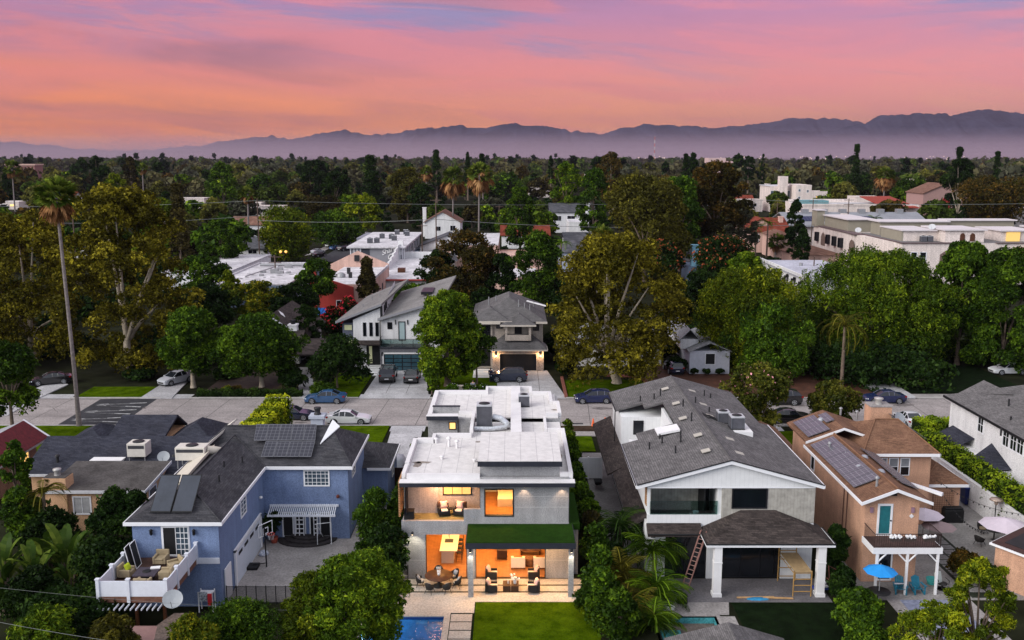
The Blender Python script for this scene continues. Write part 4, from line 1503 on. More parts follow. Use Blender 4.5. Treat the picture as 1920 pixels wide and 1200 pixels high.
def tub_chair(name,label,m=M_wick,seat=M_cush,w=.6,low=False):
 """outdoor armchair with a curved woven back, faces -y before turning"""
 t=thing(name,label,'chair')
 sh=.40 if not low else .34
 k=w/2
 mb=MB()
 vs,fs=[],[]
 n=16
 for i in range(n+1):
  a=-.25+(math.pi+.5)*i/n
  hgt=sh+.20+.22*max(0,math.sin(a))**1.5
  for rr,z in((k*.82,sh-.1),(k*.98,sh+.05),(k*1.08,hgt)):
   vs.append((math.cos(a)*rr,math.sin(a)*rr,z))
  for rr,z in((k*1.04,hgt),(k*.92,sh+.05)):
   vs.append((math.cos(a)*rr,math.sin(a)*rr,z))
 for i in range(n):
  for j_ in range(4):
   fs.append((i*5+j_,(i+1)*5+j_,(i+1)*5+j_+1,i*5+j_+1))
 mb.add(vs,fs,True)
 mb.build('backrest',m,t)
 MB().lathe((0,0,sh-.12),[(k*.6,0),(k*.84,.03),(k*.84,.1)],16).build('seat',m,t)
 MB().lathe((0,-.03,sh-.02),[(k*.78,0),(k*.8,.05),(k*.7,.09)],16).build('cushion',seat,t)
 for sx in(-1,1):
  for sy in(-1,1):
   MB().tube([(sx*k*.55,sy*k*.5,sh-.1),(sx*k*.85,sy*k*.85,0)],[.022,.014],6).build('leg',M_pipek,t)
 return t
def club_chair(name,label,m,cush=None,w=.78,d=.8,h=.78,legs=.12,arm=.14,woven=False):
 """square armchair, faces -y"""
 t=thing(name,label,'armchair')
 k=w/2
 B(-k+arm,k-arm,-d/2,d/2-.12,legs,.36).build('seat',m,t,bevel=.03)
 MB().box(-k+arm+.01,k-arm-.01,-d/2-.02,d/2-.15,.362,.47).build('cushion',cush or m,t,bevel=.04)
 B(-k,k,d/2-.14,d/2,legs,h).build('backrest',m,t,bevel=.04)
 for s in(-1,1):
  MB().box(s*k,s*(k-arm),-d/2,d/2-.15,legs,.58).build('armrest',m,t,bevel=.03)
  for sy in(-1,1):
   MB().tube([(s*(k-.07),sy*(d/2-.07),legs+.02),(s*(k-.05),sy*(d/2-.05),0)],[.025,.018],6).build('leg',M_pipek,t)
 return t
PAT=0.02
# round dining table and six tub chairs
tx,ty=W(823,1079,.75)[:2]
t=thing('dining_table','round walnut outdoor dining table on the patio beside the kitchen opening','table',(tx,ty,PAT))
MB().lathe((tx,ty,PAT),[(.90,.70),(.93,.72),(.93,.755),(.02,.757)],40).build('tabletop',M_wal,t)
MB().lathe((tx,ty,PAT),[(.42,.0),(.40,.04),(.1,.08),(.09,.55),(.3,.70)],20).build('pedestal',M_wick,t)
t=thing('flower_pot','white pot with white flowers in the middle of the round dining table','flower pot',(tx,ty,PAT+.757))
MB().lathe((tx,ty,PAT+.757),[(.07,0),(.1,.04),(.11,.2),(.09,.2),(.08,.16)],14).build('pot',M_white,t)
g_=random.Random(4)
fl=MB()
for k in range(16):
 fl.obox((tx+g_.uniform(-.1,.1),ty+g_.uniform(-.1,.1),PAT+.98+g_.uniform(0,.12)),.06,.06,.05,g_.random())
fl.build('blossoms',M_white,t)
tc_=tub_chair('patio_chair','x')
for k,(a,lab)in enumerate(((95,'black tub chair behind the left of the round patio table, back to the kitchen'),(38,'black tub chair at the rear right of the round patio table, beside the grey column'),(-12,'black tub chair on the right side of the round patio table, nearest the column foot'),(-62,'black tub chair in front of the round patio table on its right'),(-115,'black tub chair in front of the round patio table on its left'),(182,'black tub chair on the left side of the round patio table'))):
 a=R(a)
 cx,cy=tx+1.22*math.cos(a),ty+1.15*math.sin(a)
 place(tc_,(cx,cy,PAT),a-math.pi/2,lab,'chairs round the dining table')
 pillow('grey pillow in the patio dining chair '+('behind the table on the left','at the rear right of the table','right of the table','in front of the table on the right','in front of the table on the left','left of the table')[k],cx+.12*math.cos(a),cy+.12*math.sin(a),PAT+.42,.36,a-math.pi/2,1.15,M_greyp,'grey pillows on the dining chairs')
 # lounge corner: four armchairs, two slatted tables
lc=club_chair('lounge_chair','x',M_wick,M_cush,.76,.78,.74)
for px_,py_,rz_,lab in((921,1085,1,'rear left'),(921,1110,1,'front left'),(1001,1085,-1,'rear right'),(1001,1110,-1,'front right')):
 x,y=W(px_,py_)[:2]
 place(lc,(x,y,PAT),rz_*math.pi/2,'black woven lounge chair, %s of the four under the turf canopy'%lab,'lounge chairs under the canopy')
 pillow('pink pillow leaning in the %s lounge chair under the canopy'%lab,x-rz_*.18,y+.05,PAT+.47,.46,rz_*(math.pi/2-.2),1.2,M_pink,'pink pillows on the lounge chairs')
for px_,lab in((950,'left'),(965.5,'right')):
 x,y=W(px_,1109)[:2]
 t=thing('coffee_table','square slatted wooden coffee table, %s one of the pair between the lounge chairs'%lab,'coffee table',(x,y,PAT),0,'coffee tables under the canopy')
 B(x-.245,x+.245,y-.1,y+.75,PAT+.36,PAT+.4).build('tabletop',striped('table_slats',(.10,.05,.022),(.01,.006,.004),'x',.09,duty=.2),t)
 for sx in(-1,1):
  MB().box(x+sx*.22-.02,x+sx*.22+.02,y-.08,y-.04,PAT,PAT+.36).build('leg',M_wal,t)
  MB().box(x+sx*.22-.02,x+sx*.22+.02,y+.69,y+.73,PAT,PAT+.36).build('leg',M_wal,t)
 MB().box(x-.22,x+.22,y-.07,y-.05,PAT+.02,PAT+.36).build('side_panel',striped('table_slats_side',(.09,.045,.02),(.01,.006,.004),'z',.06,duty=.3),t)
 if lab=='right':
  t2=thing('flower_vase','tall white vase of white lilies on the right coffee table','vase',(x,y+.3,PAT+.4))
  MB().lathe((x,y+.3,PAT+.4),[(.09,0),(.11,.05),(.11,.28),(.09,.33)],14).build('vase_body',M_white,t2)
  fb,lf=MB(),MB()
  for k in range(12):
   q=(x+g_.uniform(-.28,.28),y+.3+g_.uniform(-.25,.25),PAT+.85+g_.uniform(-.05,.15))
   lf.tube([(x,y+.3,PAT+.7),q],.012,5)
   fb.obox(q,.11,.1,.08,g_.random(),g_.random())
  lf.build('stems',mat('stem_green',(.06,.13,.02)),t2)
  fb.build('blossoms',M_white,t2)
 else:
  t2=thing('lantern','small glass lantern standing on the left coffee table','lantern',(x+.1,y+.3,PAT+.4))
  MB().lathe((x+.1,y+.3,PAT+.4),[(.06,0),(.06,.2),(.03,.24)],10).build('lantern_glass',M_cush,t2)
  # kitchen island and stools
ix0,ix1=-5.02,-3.80
iy0,iy1=W(820,1033,.96)[1],W(820,1033,.96)[1]+3.0
t=thing('kitchen_island','cream stone kitchen island with black sink in the glowing kitchen','kitchen island',((ix0+ix1)/2,iy0+1.5,.03))
B(ix0+.12,ix1-.25,iy0+.06,iy1-.05,.03,.9).build('cabinet',M_cream,t)
B(ix0,ix1,iy0,iy1,.902,.96).build('worktop',mat('island_stone',(.80,.72,.60),var=.05,rough=.3),t)
B(ix0+.25,ix0+.85,iy0+1.45,iy0+2.1,.963,.97).build('sink',M_pipek,t)
MB().tube([(ix0+.55,iy0+2.25,.96),(ix0+.55,iy0+2.25,1.25),(ix0+.5,iy0+2.05,1.32),(ix0+.48,iy0+1.95,1.2)],.018,6).build('tap',M_pipe,t)
def bar_stool(name,label):
 t=thing(name,label,'bar stool')
 MB().lathe((0,0,.64),[(.18,0),(.21,.03),(.19,.06)],14).build('seat',M_wick,t)
 b=MB()
 b.box(-.19,.19,.17,.2,.7,1.02)
 b.build('backrest',M_wick,t)
 for sx in(-1,1):
  for sy in(-1,1):
   MB().tube([(sx*.13,sy*.13,.66),(sx*.21,sy*.21,0)],.014,6).build('leg',M_pipek,t)
 MB().tube([(-.18,-.18,.25),(.18,-.18,.25),(.18,.18,.25),(-.18,.18,.25),(-.18,-.18,.25)],.01,5,False).build('footrest',M_pipek,t)
 return t
bs=bar_stool('bar_stool','x')
for k,dy in enumerate((.35,1.1,1.85,2.6)):
 place(bs,(ix1+.12,iy0+dy,.03),-math.pi/2,'black bar stool at the kitchen island, '+('nearest the patio','second from the patio','third from the patio','farthest inside')[k],'bar stools at the island')
 # living room
bl=club_chair('leather_chair','x',M_brownl,M_brownl,.72,.8,.72)
for k,py_ in enumerate((1049,1033)):
 x,y=W(941.5,py_)[:2]
 place(bl,(x,y+.2,.03),math.pi,'dark brown leather club chair in the living room, '+('nearer the patio','farther inside')[k],'brown leather chairs')
wc=club_chair('fabric_armchair','x',M_cream,M_cream,.98,.95,.85,.1,.2)
for px_,lab in((971.5,'left of the drum table'),(1014,'right of the drum table')):
 x,y=W(px_,1069)[:2]
 place(wc,(x,y+.5,.03),math.pi,'big cream fabric armchair seen from behind, '+lab,'cream armchairs')
x,y=W(994,1064)[:2]
t=thing('drum_table','round wooden drum side table between the cream armchairs','side table',(x,y+.35,.03))
MB().lathe((x,y+.35,.03),[(.33,0),(.36,.05),(.36,.5),(.33,.55),(.02,.56)],24).build('drum',mat('drum_wood',(.20,.09,.04),var=.25,scale=5),t)
x,y=W(995,1045)[:2]
t=thing('low_table','long glass coffee table with books and bowls in the living room','coffee table',(x,y+.6,.03))
B(x-.75,x+.75,y+.2,y+1.1,.38,.42).build('tabletop',M_wal,t)
for sx in(-1,1):
 B(x+sx*.65-.05,x+sx*.65+.05,y+.3,y+1.0,.03,.38).build('leg',M_wal,t)
for k,(dx,dy,m_)in enumerate(((-.45,.5,M_cush),(.35,.6,M_white),(-.1,.75,M_pipek))):
 t=thing('table_bowl',('cream bowl','white bowl','dark vase')[k]+' standing on the long living room coffee table','bowl',(x+dx,y+dy,.42))
 MB().lathe((x+dx,y+dy,.42),[(.06,0),(.14,.06),(.15,.13),(.12,.12),(.05,.03)],14).build('bowl',m_,t)
 # balcony furniture
for px_,lab,rz_ in((833,'left',.25),(863,'right',-.25)):
 x,y=W(px_,962,3.95)[:2]
 c_=place(lc,(x,61.85,3.95),rz_,'black woven lounge chair on the balcony, %s of the side table'%lab,'balcony chairs')
 pillow('pink pillow on the %s balcony chair'%lab,x,61.95,4.42,.5,rz_,1.15,M_pink,'pink pillows on the balcony')
 s=-1 if lab=='left' else 1
 pillow('brown pillow at the side of the %s balcony chair'%lab,x+s*.27,62.0,4.42,.42,rz_+s*.5,1.2,M_brownl,'brown pillows on the balcony')
x,y=W(848,962,3.95)[:2]
t=thing('side_table','small black side table between the balcony chairs','side table',(x,61.9,3.95))
B(x-.24,x+.24,61.7,62.1,4.38,4.43).build('tabletop',M_wick,t)
for sx in(-1,1):
 B(x+sx*.2-.03,x+sx*.2+.03,61.75,62.05,3.95,4.38).build('leg',M_wick,t)
x=W(767,976,3.95)[0]
t=thing('storage_box','black wicker storage box at the left end of the balcony','box',(x,61.1,3.95))
B(x-.34,x+.3,60.85,61.5,3.95,4.5).build('box_body',M_wick,t)
B(x-.36,x+.32,60.83,61.52,4.503,4.56).build('lid',M_wick,t)
# bar counter at the left of the patio, with flowers, chair
x0,y0=-8.55,58.55
t=thing('bar_counter','pale stone outdoor counter at the left edge of the patio','counter',(-8.0,60,PAT))
B(-8.6,-7.5,59.0,61.7,1.0,1.06).build('worktop',mat('counter_stone',(.42,.42,.42),var=.06),t)
B(-8.4,-7.75,59.1,61.6,PAT,1.0).build('base',M_stuc,t)
t=thing('flower_vase','white vase of big white hydrangeas on the outdoor counter','vase',(-8.15,61.2,1.06))
MB().lathe((-8.15,61.2,1.06),[(.1,0),(.13,.08),(.13,.35),(.09,.42)],14).build('vase_body',M_white,t)
fb=MB()
for k in range(9):
 q=(-8.15+g_.uniform(-.24,.24),61.2+g_.uniform(-.22,.22),1.75+g_.uniform(-.12,.3))
 fb.lathe(q,[(.03,-.11),(.11,-.05),(.13,.02),(.08,.1)],10)
fb.build('blossoms',M_white,t)
t=thing('patio_chair','slim dark counter chair standing beside the outdoor counter','chair',(-7.15,60.2,PAT))
B(-7.4,-6.95,59.95,60.4,.42,.47).build('seat',M_cush,t)
B(-6.97,-6.92,59.95,60.4,.47,1.0).build('backrest',M_wick,t)
for sx in(-7.38,-6.95):
 for sy in(59.97,60.38):
  MB().tube([(sx,sy,PAT),(sx,sy,.42)],.018,6).build('leg',M_pipek,t)
  # ------------------------------------------------------------------ blue-grey house on the left
def PX(px,py,xp):
 """point of the plane x = xp seen at a pixel"""
 d=ray(px,py)
 t=xp/d[0]
 return(xp,d[1]*t,CAMH+d[2]*t)
M_blue=mat('blue_stucco',(0.165,0.225,0.375),var=0.10,scale=1.5,fine=16,bump=0.25,bscale=40)
M_sh_b=shingle('charcoal_shingle',(0.040,0.040,0.046),(0.068,0.066,0.072),rows=16,length=.5)
M_sh_g=shingle('grey_shingle',(0.105,0.10,0.10),(0.16,0.15,0.15),rows=24,length=.36,var=.28)
M_sh_d=shingle('brown_black_shingle',(0.035,0.028,0.026),(0.07,0.055,0.05),rows=16,length=.4)
M_sh_t=shingle('terracotta_shingle',(0.15,0.078,0.05),(0.22,0.118,0.072),rows=20,length=.3,var=.32)
M_sh_n=shingle('navy_shingle',(0.026,0.028,0.040),(0.045,0.047,0.062),rows=16,length=.4)
M_peach=mat('peach_stucco',(0.53,0.305,0.20),var=0.10,scale=1.4,fine=16,bump=0.25,bscale=40)
M_tan=mat('tan_stucco',(0.58,0.35,0.20),var=0.06,scale=1.4,fine=14)
M_wst=mat('white_stucco',(0.72,0.71,0.71),var=0.05,scale=1.2,fine=14)
M_vinyl=mat('white_vinyl',(0.66,0.68,0.74),var=0.05,rough=.45)
M_solard=striped('dark_solar_cells',(.030,.030,.042),(.13,.13,.15),'xy',(.32,.32),duty=.08,rough=.3,var=.1)
M_solar=striped('sky_tinted_cells',(0.085,0.085,0.10),(0.24,0.24,0.26),'xy',(.32,.32),duty=0.08,rough=.25,spec=.5,var=.1)  # pale cells: the sky's reflection is put into their colour
M_black=mat('matt_black',(0.010,0.010,0.011),rough=.6,var=.2)
HB=thing('blue_house','blue-grey stucco house with dark hip roof, roof panels and a white-railed deck','house',(-18.2,66,0))
bw=MB()
bw.box(-23.55,-18.2,56.45,75,-.1,5.5).box(-18.2,-12.0,67.28,74.8,-.1,5.5).box(-12.0,-10.0,74.0,80,-.1,3.2)
bw.build('wall',M_blue,HB)
rf=MB()
hip_roof(rf,-23.95,-17.95,56.25,71.5,5.62,7.1)
hip_roof(rf,-23.9,-9.75,73.6,80.2,3.3,4.6)
v=[(-24.0,67.02,5.625),(-11.65,67.02,5.625),(-11.65,75.2,5.625),(-24.0,75.2,5.625),(-22,71.1,7.5),(-13.9,71.1,7.5)]
rf.add(v,[(0,1,5,4),(1,2,5),(2,3,4,5),(3,0,4),(3,2,1,0)])
rf.build('roof',M_sh_b,HB)
fs_=MB()
fs_.box(-24.0,-17.9,56.2,56.26,5.42,5.64).box(-17.97,-17.9,56.262,66.95,5.42,5.64).box(-24.0,-23.94,56.262,75,5.42,5.64)
fs_.box(-17.895,-11.6,66.95,67.03,5.42,5.64).box(-11.66,-11.59,67.032,75.2,5.42,5.64).box(-9.76,-9.68,73.6,80.2,3.12,3.32).box(-11.58,-9.69,73.55,73.6,3.12,3.32)
fs_.build('fascia',M_frame_w,HB)
hp=MB()
hp.tube([(-17.95,67.05,5.66),(-20.95,70.05,7.14)],.05,6).tube([(-17.95,56.25,5.66),(-20.95,59.25,7.14)],.05,6).tube([(-11.65,67.02,5.67),(-13.9,71.1,7.55),(-22,71.1,7.55)],.05,6).tube([(-20.95,59.25,7.14),(-20.95,70,7.14)],.05,6)
hp.build('ridge_tiles',M_sh_b,HB)
gb=MB().add([(-14.35,69.1,6.7),(-13.75,71.25,8.0),(-13.15,70.9,7.55)],[(0,1,2)]).add([(-14.35,69.1,6.66),(-13.75,71.25,7.9),(-13.15,70.9,7.5)],[(2,1,0)])
gb.build('gablet',M_frame_w,HB)
window(HB,'-y',67.28,-15.25,-13.35,4.05,5.3,nu=6,nv=4,pm=M_paneb,fw=.1)
window(HB,'+x',-12.0,68.9,70.4,4.1,5.4,nu=2,nv=4,fw=.1)
window(HB,'+x',-10.0,76.6,77.8,1.5,2.6,nu=2,nv=2,fw=.1)
window(HB,'+x',-18.2,61.2,62.6,3.9,5.2,nu=2,nv=4,fw=.1,pm=M_paneb)
dr=window(HB,'-y',56.45,-21.75,-20.0,3.35,5.35,nu=2,fw=.12,name='sliding_door',pm=M_black)
md=MB()
for k in range(1,4):
 md.box(-20.82+.24*k,-20.79+.24*k,56.36,56.43,3.45,5.25)
for k in range(1,5):
 md.box(-20.82,-20.1,56.362,56.428,3.45+.36*k,3.48+.36*k)
md.build('door_grid',M_frame_w,HB)
B(-20.8,-20.1,56.40,56.435,3.45,5.25).build('door_blind',M_paneb,HB)
for x in(-22.35,-19.7):
 MB().lathe((x,56.33,4.75),[(.03,0),(.09,.08),(.09,.3),(.12,.32),(.03,.42)],10).build('wall_lantern',M_black,HB)
B(-19.75,-18.22,56.38,56.44,2.87,3.25).build('trim_band',M_vinyl,HB)
gd=MB().box(-18.19,-18.12,59.5,65.6,0.02,2.35)
gd.build('garage_door',mat('garage_white',(.62,.66,.74),var=.04,rough=.5),HB)
MB().box(-18.16,-18.09,57.0,58.3,.02,2.2).build('side_door',M_frame_w,HB)
for k in range(4):
 B(-18.13,-18.10,60.1+1.4*k,60.95+1.4*k,1.8,2.02).build('garage_window',M_black,HB)
tr=MB().box(-18.18,-18.06,65.62,65.85,0,2.5).box(-18.18,-18.06,59.2,59.48,0,2.5).box(-18.18,-18.06,59.2,65.85,2.36,2.55)
tr.build('door_trim',M_frame_w,HB)
# french doors under the louvred pergola
for k,(x0,x1)in enumerate(((-16.95,-16.1),(-16.0,-15.2),(-14.95,-14.3),(-14.2,-13.35))):
 window(HB,'-y',67.28,x0,x1,.15,2.05,nu=1,name='french_door',fw=.09,pm=M_black)
for x0,x1,n in((-15.95,-15.3,2),(-14.55,-14.3,1)):
 o=MB()
 for k in range(n+1):
  c=x0+(x1-x0)*k/n
  o.box(c-.03,c+.03,66.9,66.96,.2,2.0)
 for k in range(6):
  o.box(x0,x1,66.905,66.955,.2+.34*k,.26+.34*k)
 o.build('open_door_leaf',M_frame_w,HB)
pg=MB()
for k in range(34):
 x=-17.7+k*.145
 pg.obox((x,66.72,2.42),.06,1.3,.05,0,.40)
pg.box(-17.75,-12.8,66.1,66.2,2.14,2.28).box(-17.8,-12.75,67.18,67.26,2.5,2.66)
pg.build('pergola',M_vinyl,HB)
MB().tube([(-18.12,65.9,3.7),(-18.0,65.8,3.75)],.1,8).build('flood_light',M_white,HB)
MB().lathe((-12.75,67.1,3.2),[(.05,0),(.13,.05),(.12,.2),(.03,.28)],10).build('wall_lantern',mat('rust_lamp',(.12,.03,.02)),HB)
for x,y,z in((-20.0,64,6.7),(-19.6,61.5,6.55),(-19.3,66.0,6.4),(-22.8,62.3,6.3)):
 pipe(HB,x,y,z,.35,.06,M_pipek)
ck=MB().box(-16.75,-15.75,77.3,78.2,3.5,6.35).box(-16.9,-15.6,77.15,78.35,6.352,6.6)
ck.build('chimney',mat('pale_blue_chimney',(.42,.45,.52),var=.05),HB)
MB().lathe((-16.25,77.75,6.6),[(.3,0),(.3,.1),(.22,.12),(.24,.4),(.3,.5),(.3,.62),(.05,.65)],14).build('chimney_cap',M_pipek,HB)
# solar panels (things that lie on the roof)
def panels(house,label,pts,nu,nv,lift=.12,m=None,frame=None):
 """rectangular array of nu x nv modules between four corner points (bl, br, tr, tl)"""
 p=[np.array(q,float)for q in pts]
 n=np.cross(p[1]-p[0],p[3]-p[0])
 n/=np.linalg.norm(n)
 if n[2]<0:
  n=-n
 def P(u,v,l):
  a=p[0]*(1-u)+p[1]*u
  b=p[3]*(1-u)+p[2]*u
  return tuple(a*(1-v)+b*v+n*l)
 fr,ce=MB(),MB()
 g=.012
 for i in range(nu):
  for k in range(nv):
   u0,u1,v0,v1=i/nu+g/nu,(i+1)/nu-g/nu,k/nv+g/nv,(k+1)/nv-g/nv
   fr.slab([P(u0,v0,lift),P(u1,v0,lift),P(u1,v1,lift),P(u0,v1,lift)],.04)
   e=.03
   ce.slab([P(u0+e/nu,v0+e/nv,lift+.006),P(u1-e/nu,v0+e/nv,lift+.006),P(u1-e/nu,v1-e/nv,lift+.006),P(u0+e/nu,v1-e/nv,lift+.006)],.01)
 t=fr.build('solar_array',frame or mat('alu_frame',(.16,.16,.18),rough=.4,metal=.4),house,label=label)
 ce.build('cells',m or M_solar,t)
 rl=MB()
 for v_ in(.2,.8):
  rl.tube([P(0.02,v_,lift*.4),P(.98,v_,lift*.4)],.03,5)
 rl.build('rails',M_pipe,t)
 return t
def mainpl(x,y):
 return(x,y,5.64+(y-67.02)*(7.5-5.625)/4.08)
panels(HB,'upper row of five solar panels on the dark roof ridge of the blue house',(mainpl(-19.3,69.3),mainpl(-14.7,69.3),mainpl(-14.9,71.0),mainpl(-19.5,71.0)),5,1,.3,M_solard)
panels(HB,'lower row of four solar panels on the dark roof of the blue house',(mainpl(-18.4,67.7),mainpl(-14.7,67.7),mainpl(-14.7,69.25),mainpl(-18.4,69.25)),4,1,.28,M_solard)
def hippl(x,y):
 return(x,y,5.62+(y-56.25)*1.48/3.0)
for a,lab in((-22.55,'left'),(-21.2,'right')):
 panels(HB,'dark tilted solar water panel above the deck door, %s of the pair'%lab,(hippl(a,56.9),hippl(a+1.3,56.9),tuple(np.array(hippl(a+1.38,59.0))+(0,0,.75)),tuple(np.array(hippl(a+.08,59.0))+(0,0,.75))),1,1,.16,mat('collector_glass',(.035,.04,.055),rough=.2,spec=.6,var=.25,scale=.8),M_black)
 # cream duct sheet and air unit on the left slope
t=thing('air_duct','long cream sheet-metal duct along the left roof slope of the blue house','duct',(-22.4,64,6.4))
MB().slab([(-23.2,60.2,6.05),(-21.6,60.2,6.95),(-21.6,67.2,7.25),(-23.2,67.2,6.35)],.22).build('duct_body',mat('cream_metal',(.55,.50,.42),var=.06,rough=.6),t)
MB().slab([(-23.3,67.6,6.3),(-22.3,67.6,7.1),(-21.6,73.2,7.6),(-22.6,73.2,6.9)],.18).build('duct_end',mat('cream_metal2',(.60,.57,.50),var=.06,rough=.6),t)
t=package_unit('air_conditioner','cream rooftop air conditioner with fan on the left slope of the blue house',-22.9,66.2,6.2,2.1,1.2,.95,(.60,.56,.50),.35)
MB().tube([(-21.9,66.3,7.1),(-21.4,66.5,7.0),(-21.1,66.9,6.8)],.33,10).build('duct_elbow',mat('cream_metal',(.5,.5,.5)),t)
# deck
dz=3.28
t=thing('raised_deck','raised timber deck with solid white vinyl railing on posts','deck',(-21.5,53.7,0))
B(-23.45,-19.65,51.1,56.4,dz-.22,dz).build('deck_floor',striped('deck_boards',(.085,.042,.028),(.03,.015,.01),'x',.14,duty=.1,var=.3),t)
rim=MB().box(-23.5,-19.6,51.02,51.09,dz-.35,dz-.02).box(-19.64,-19.58,51.09,56.4,dz-.35,dz-.02)
rim.build('rim_board',mat('redwood',(.16,.075,.05),var=.3,scale=3),t)
rl=MB()
rl.box(-23.5,-19.6,51.03,51.1,dz,dz+.92).box(-23.5,-23.43,51.12,56.3,dz,dz+.92).box(-19.64,-19.57,51.12,56.3,dz,dz+.92)
rl.build('railing',M_vinyl,t)
for x,y in((-23.47,51.05),(-21.75,51.05),(-19.6,51.05),(-19.6,52.8),(-19.6,54.6),(-19.6,56.25),(-23.47,53.0),(-23.47,54.7),(-23.47,56.25)):
 MB().box(x-.09,x+.09,y-.09,y+.09,dz-.35,dz+1.02).box(x-.12,x+.12,y-.12,y+.12,dz+1.022,dz+1.08).build('railing_post',M_vinyl,t)
for x,y in((-23.2,51.4),(-19.9,51.4),(-21.5,51.4)):
 B(x-.08,x+.08,y-.08,y+.08,-.1,dz-.23).build('post',M_wal,t)
jo=MB()
for k in range(12):
 jo.box(-23.3+k*.31,-23.25+k*.31,50.3,51.0,dz-.5,dz-.40)
jo.build('joist_ends',M_vinyl,t)
M_tanc=mat('tan_cushion',(.33,.26,.16),var=.12)
pc=club_chair('deck_chair','x',M_tanc,M_tanc,.8,.8,.8)
for(x,y,rz_,lab)in((-21.5,55.5,0.0,'tan cushioned deck chair nearest the sliding door'),(-20.3,54.6,-.9,'tan cushioned deck chair by the right deck railing, turned sideways'),(-20.4,53.4,-1.5,'tan cushioned deck chair tipped back beside the right railing'),(-22.9,53.6,1.5,'tan cushioned deck chair by the left railing, under the green pillow'),(-21.3,52.0,3.1,'tan cushioned deck chair in front of the dark deck table')):
 place(pc,(x,y,dz),rz_,lab,'chairs on the deck')
pillow('lime green pillow on the left deck chair',-22.75,53.5,dz+.48,.45,1.4,1.2,mat('lime_pillow',(.42,.50,.02),var=.05),None)
t=thing('deck_table','low dark square fire table in the middle of the deck','table',(-21.5,53.3,dz))
B(-22.2,-20.9,52.7,53.9,dz+.42,dz+.5).build('tabletop',mat('dark_slate',(.05,.04,.055),var=.3,scale=3),t)
B(-21.9,-21.2,53.0,53.6,dz,dz+.42).build('base',M_black,t)
MB().lathe((-21.55,53.3,dz+.502),[(.25,0),(.25,.02),(.02,.02)],18).build('burner',M_black,t)
t=thing('folded_towel','white folded towel lying at the back corner of the deck table','towel',(-21.15,54.1,dz+.5))
MB().obox((-21.2,53.75,dz+.53),.55,.3,.06,.2).build('towel_cloth',M_white,t)
for k,(dx,lab)in enumerate(((0,'front'),(.25,'rear'))):
 t=thing('screen_panel','white framed insect screen leaning on the left deck railing, %s of two'%lab,'screen',(-23.1+dx*.4,54.4+dx,dz),0,'leaning screens')
 o=MB()
 cx,cy=-23.15+dx*.5,54.2+dx*2
 for a,b in(((0,0),(0,1.6)),((.8,0),(.8,1.6)),((0,0),(.8,0)),((0,1.6),(.8,1.6))):
  o.tube([(cx+.3-a[1]*.2,cy+a[0],dz+a[1]*.97),(cx+.3-b[1]*.2,cy+b[0],dz+b[1]*.97)],.025,6)
 o.build('frame',M_frame_w,t)
 MB().add([(cx+.3,cy,dz),(cx+.3,cy+.8,dz),(cx-.02,cy+.8,dz+1.55),(cx-.02,cy,dz+1.55)],[(0,1,2,3)]).build('mesh_screen',M_black,t)
dish('satellite_dish','grey satellite dish at the front right corner of the white deck railing',-19.15,50.75,dz-.5,.1,.52,tilt=.55)
# towels, rack, bags
t=thing('drying_rack','white rack hung with blue and red beach towels by the garage corner','rack',(-18.9,56.0,0))
o=MB()
for x in(-19.4,-18.55):
 o.box(x-.03,x+.03,55.6,55.66,0,1.35).box(x-.03,x+.03,56.1,56.16,0,1.35)
o.box(-19.4,-18.55,55.6,56.16,1.2,1.24)
o.build('frame',M_frame_w,t)
t=thing('beach_towel','blue and yellow beach towel hung over the white rack','towel',(-19.2,55.6,1.25))
MB().obox((-19.1,55.62,1.05),.5,.08,.6,.1).build('towel_cloth',mat('towel_blue',(.15,.35,.6),var=.9,scale=7,ramp2=(.7,.75,.8)),t)
t=thing('beach_towel','red towel hung over the white rack','towel',(-18.7,55.55,1.2))
MB().obox((-18.68,55.55,.9),.25,.08,.75,.1).build('towel_cloth',mat('towel_red',(.6,.03,.04),var=.3),t)
t=thing('rainbow_towel','rainbow striped towel hanging from the deck corner','towel',(-19.35,51.6,2.4))
MB().obox((-19.3,51.7,2.9),.05,.4,.9,.1,.2).build('towel_cloth',striped('rainbow',(.6,.1,.05),(.1,.3,.6),'z',.25,duty=.5,var=.6),t)
t=thing('beach_bag','white and blue crumpled bag on the concrete by the garage door','bag',(-17.75,64.4,0))
MB().lathe((-17.6,64.3,0),[(.3,0),(.38,.1),(.25,.3),(.1,.36)],9).build('bag_body',mat('bag_blue',(.35,.45,.7),var=.6,scale=5,ramp2=(.8,.8,.85)),t)
st('yard_patio',MB().box(-18.15,-10.3,57,67.25,-.1,.02),M_conc)
st('side_path',MB().box(-11.95,-9.1,56,90,-.1,.015),M_conc)
t=thing('round_steps','dark rounded brick steps at the french doors of the blue house','steps',(-15.1,67,0))
o=MB()
for k,(r_,z_)in enumerate(((1.75,.13),(1.35,.26),(.95,.39))):
 pts=[(-15.1+1.25*r_*math.cos(a),67.2-.95*r_*math.sin(a))for a in np.linspace(0,math.pi,17)]
 o.prism(pts,z_-.131,z_)
o.build('treads',mat('dark_brick',(.035,.03,.03),var=.5,scale=4,fine=12),t)
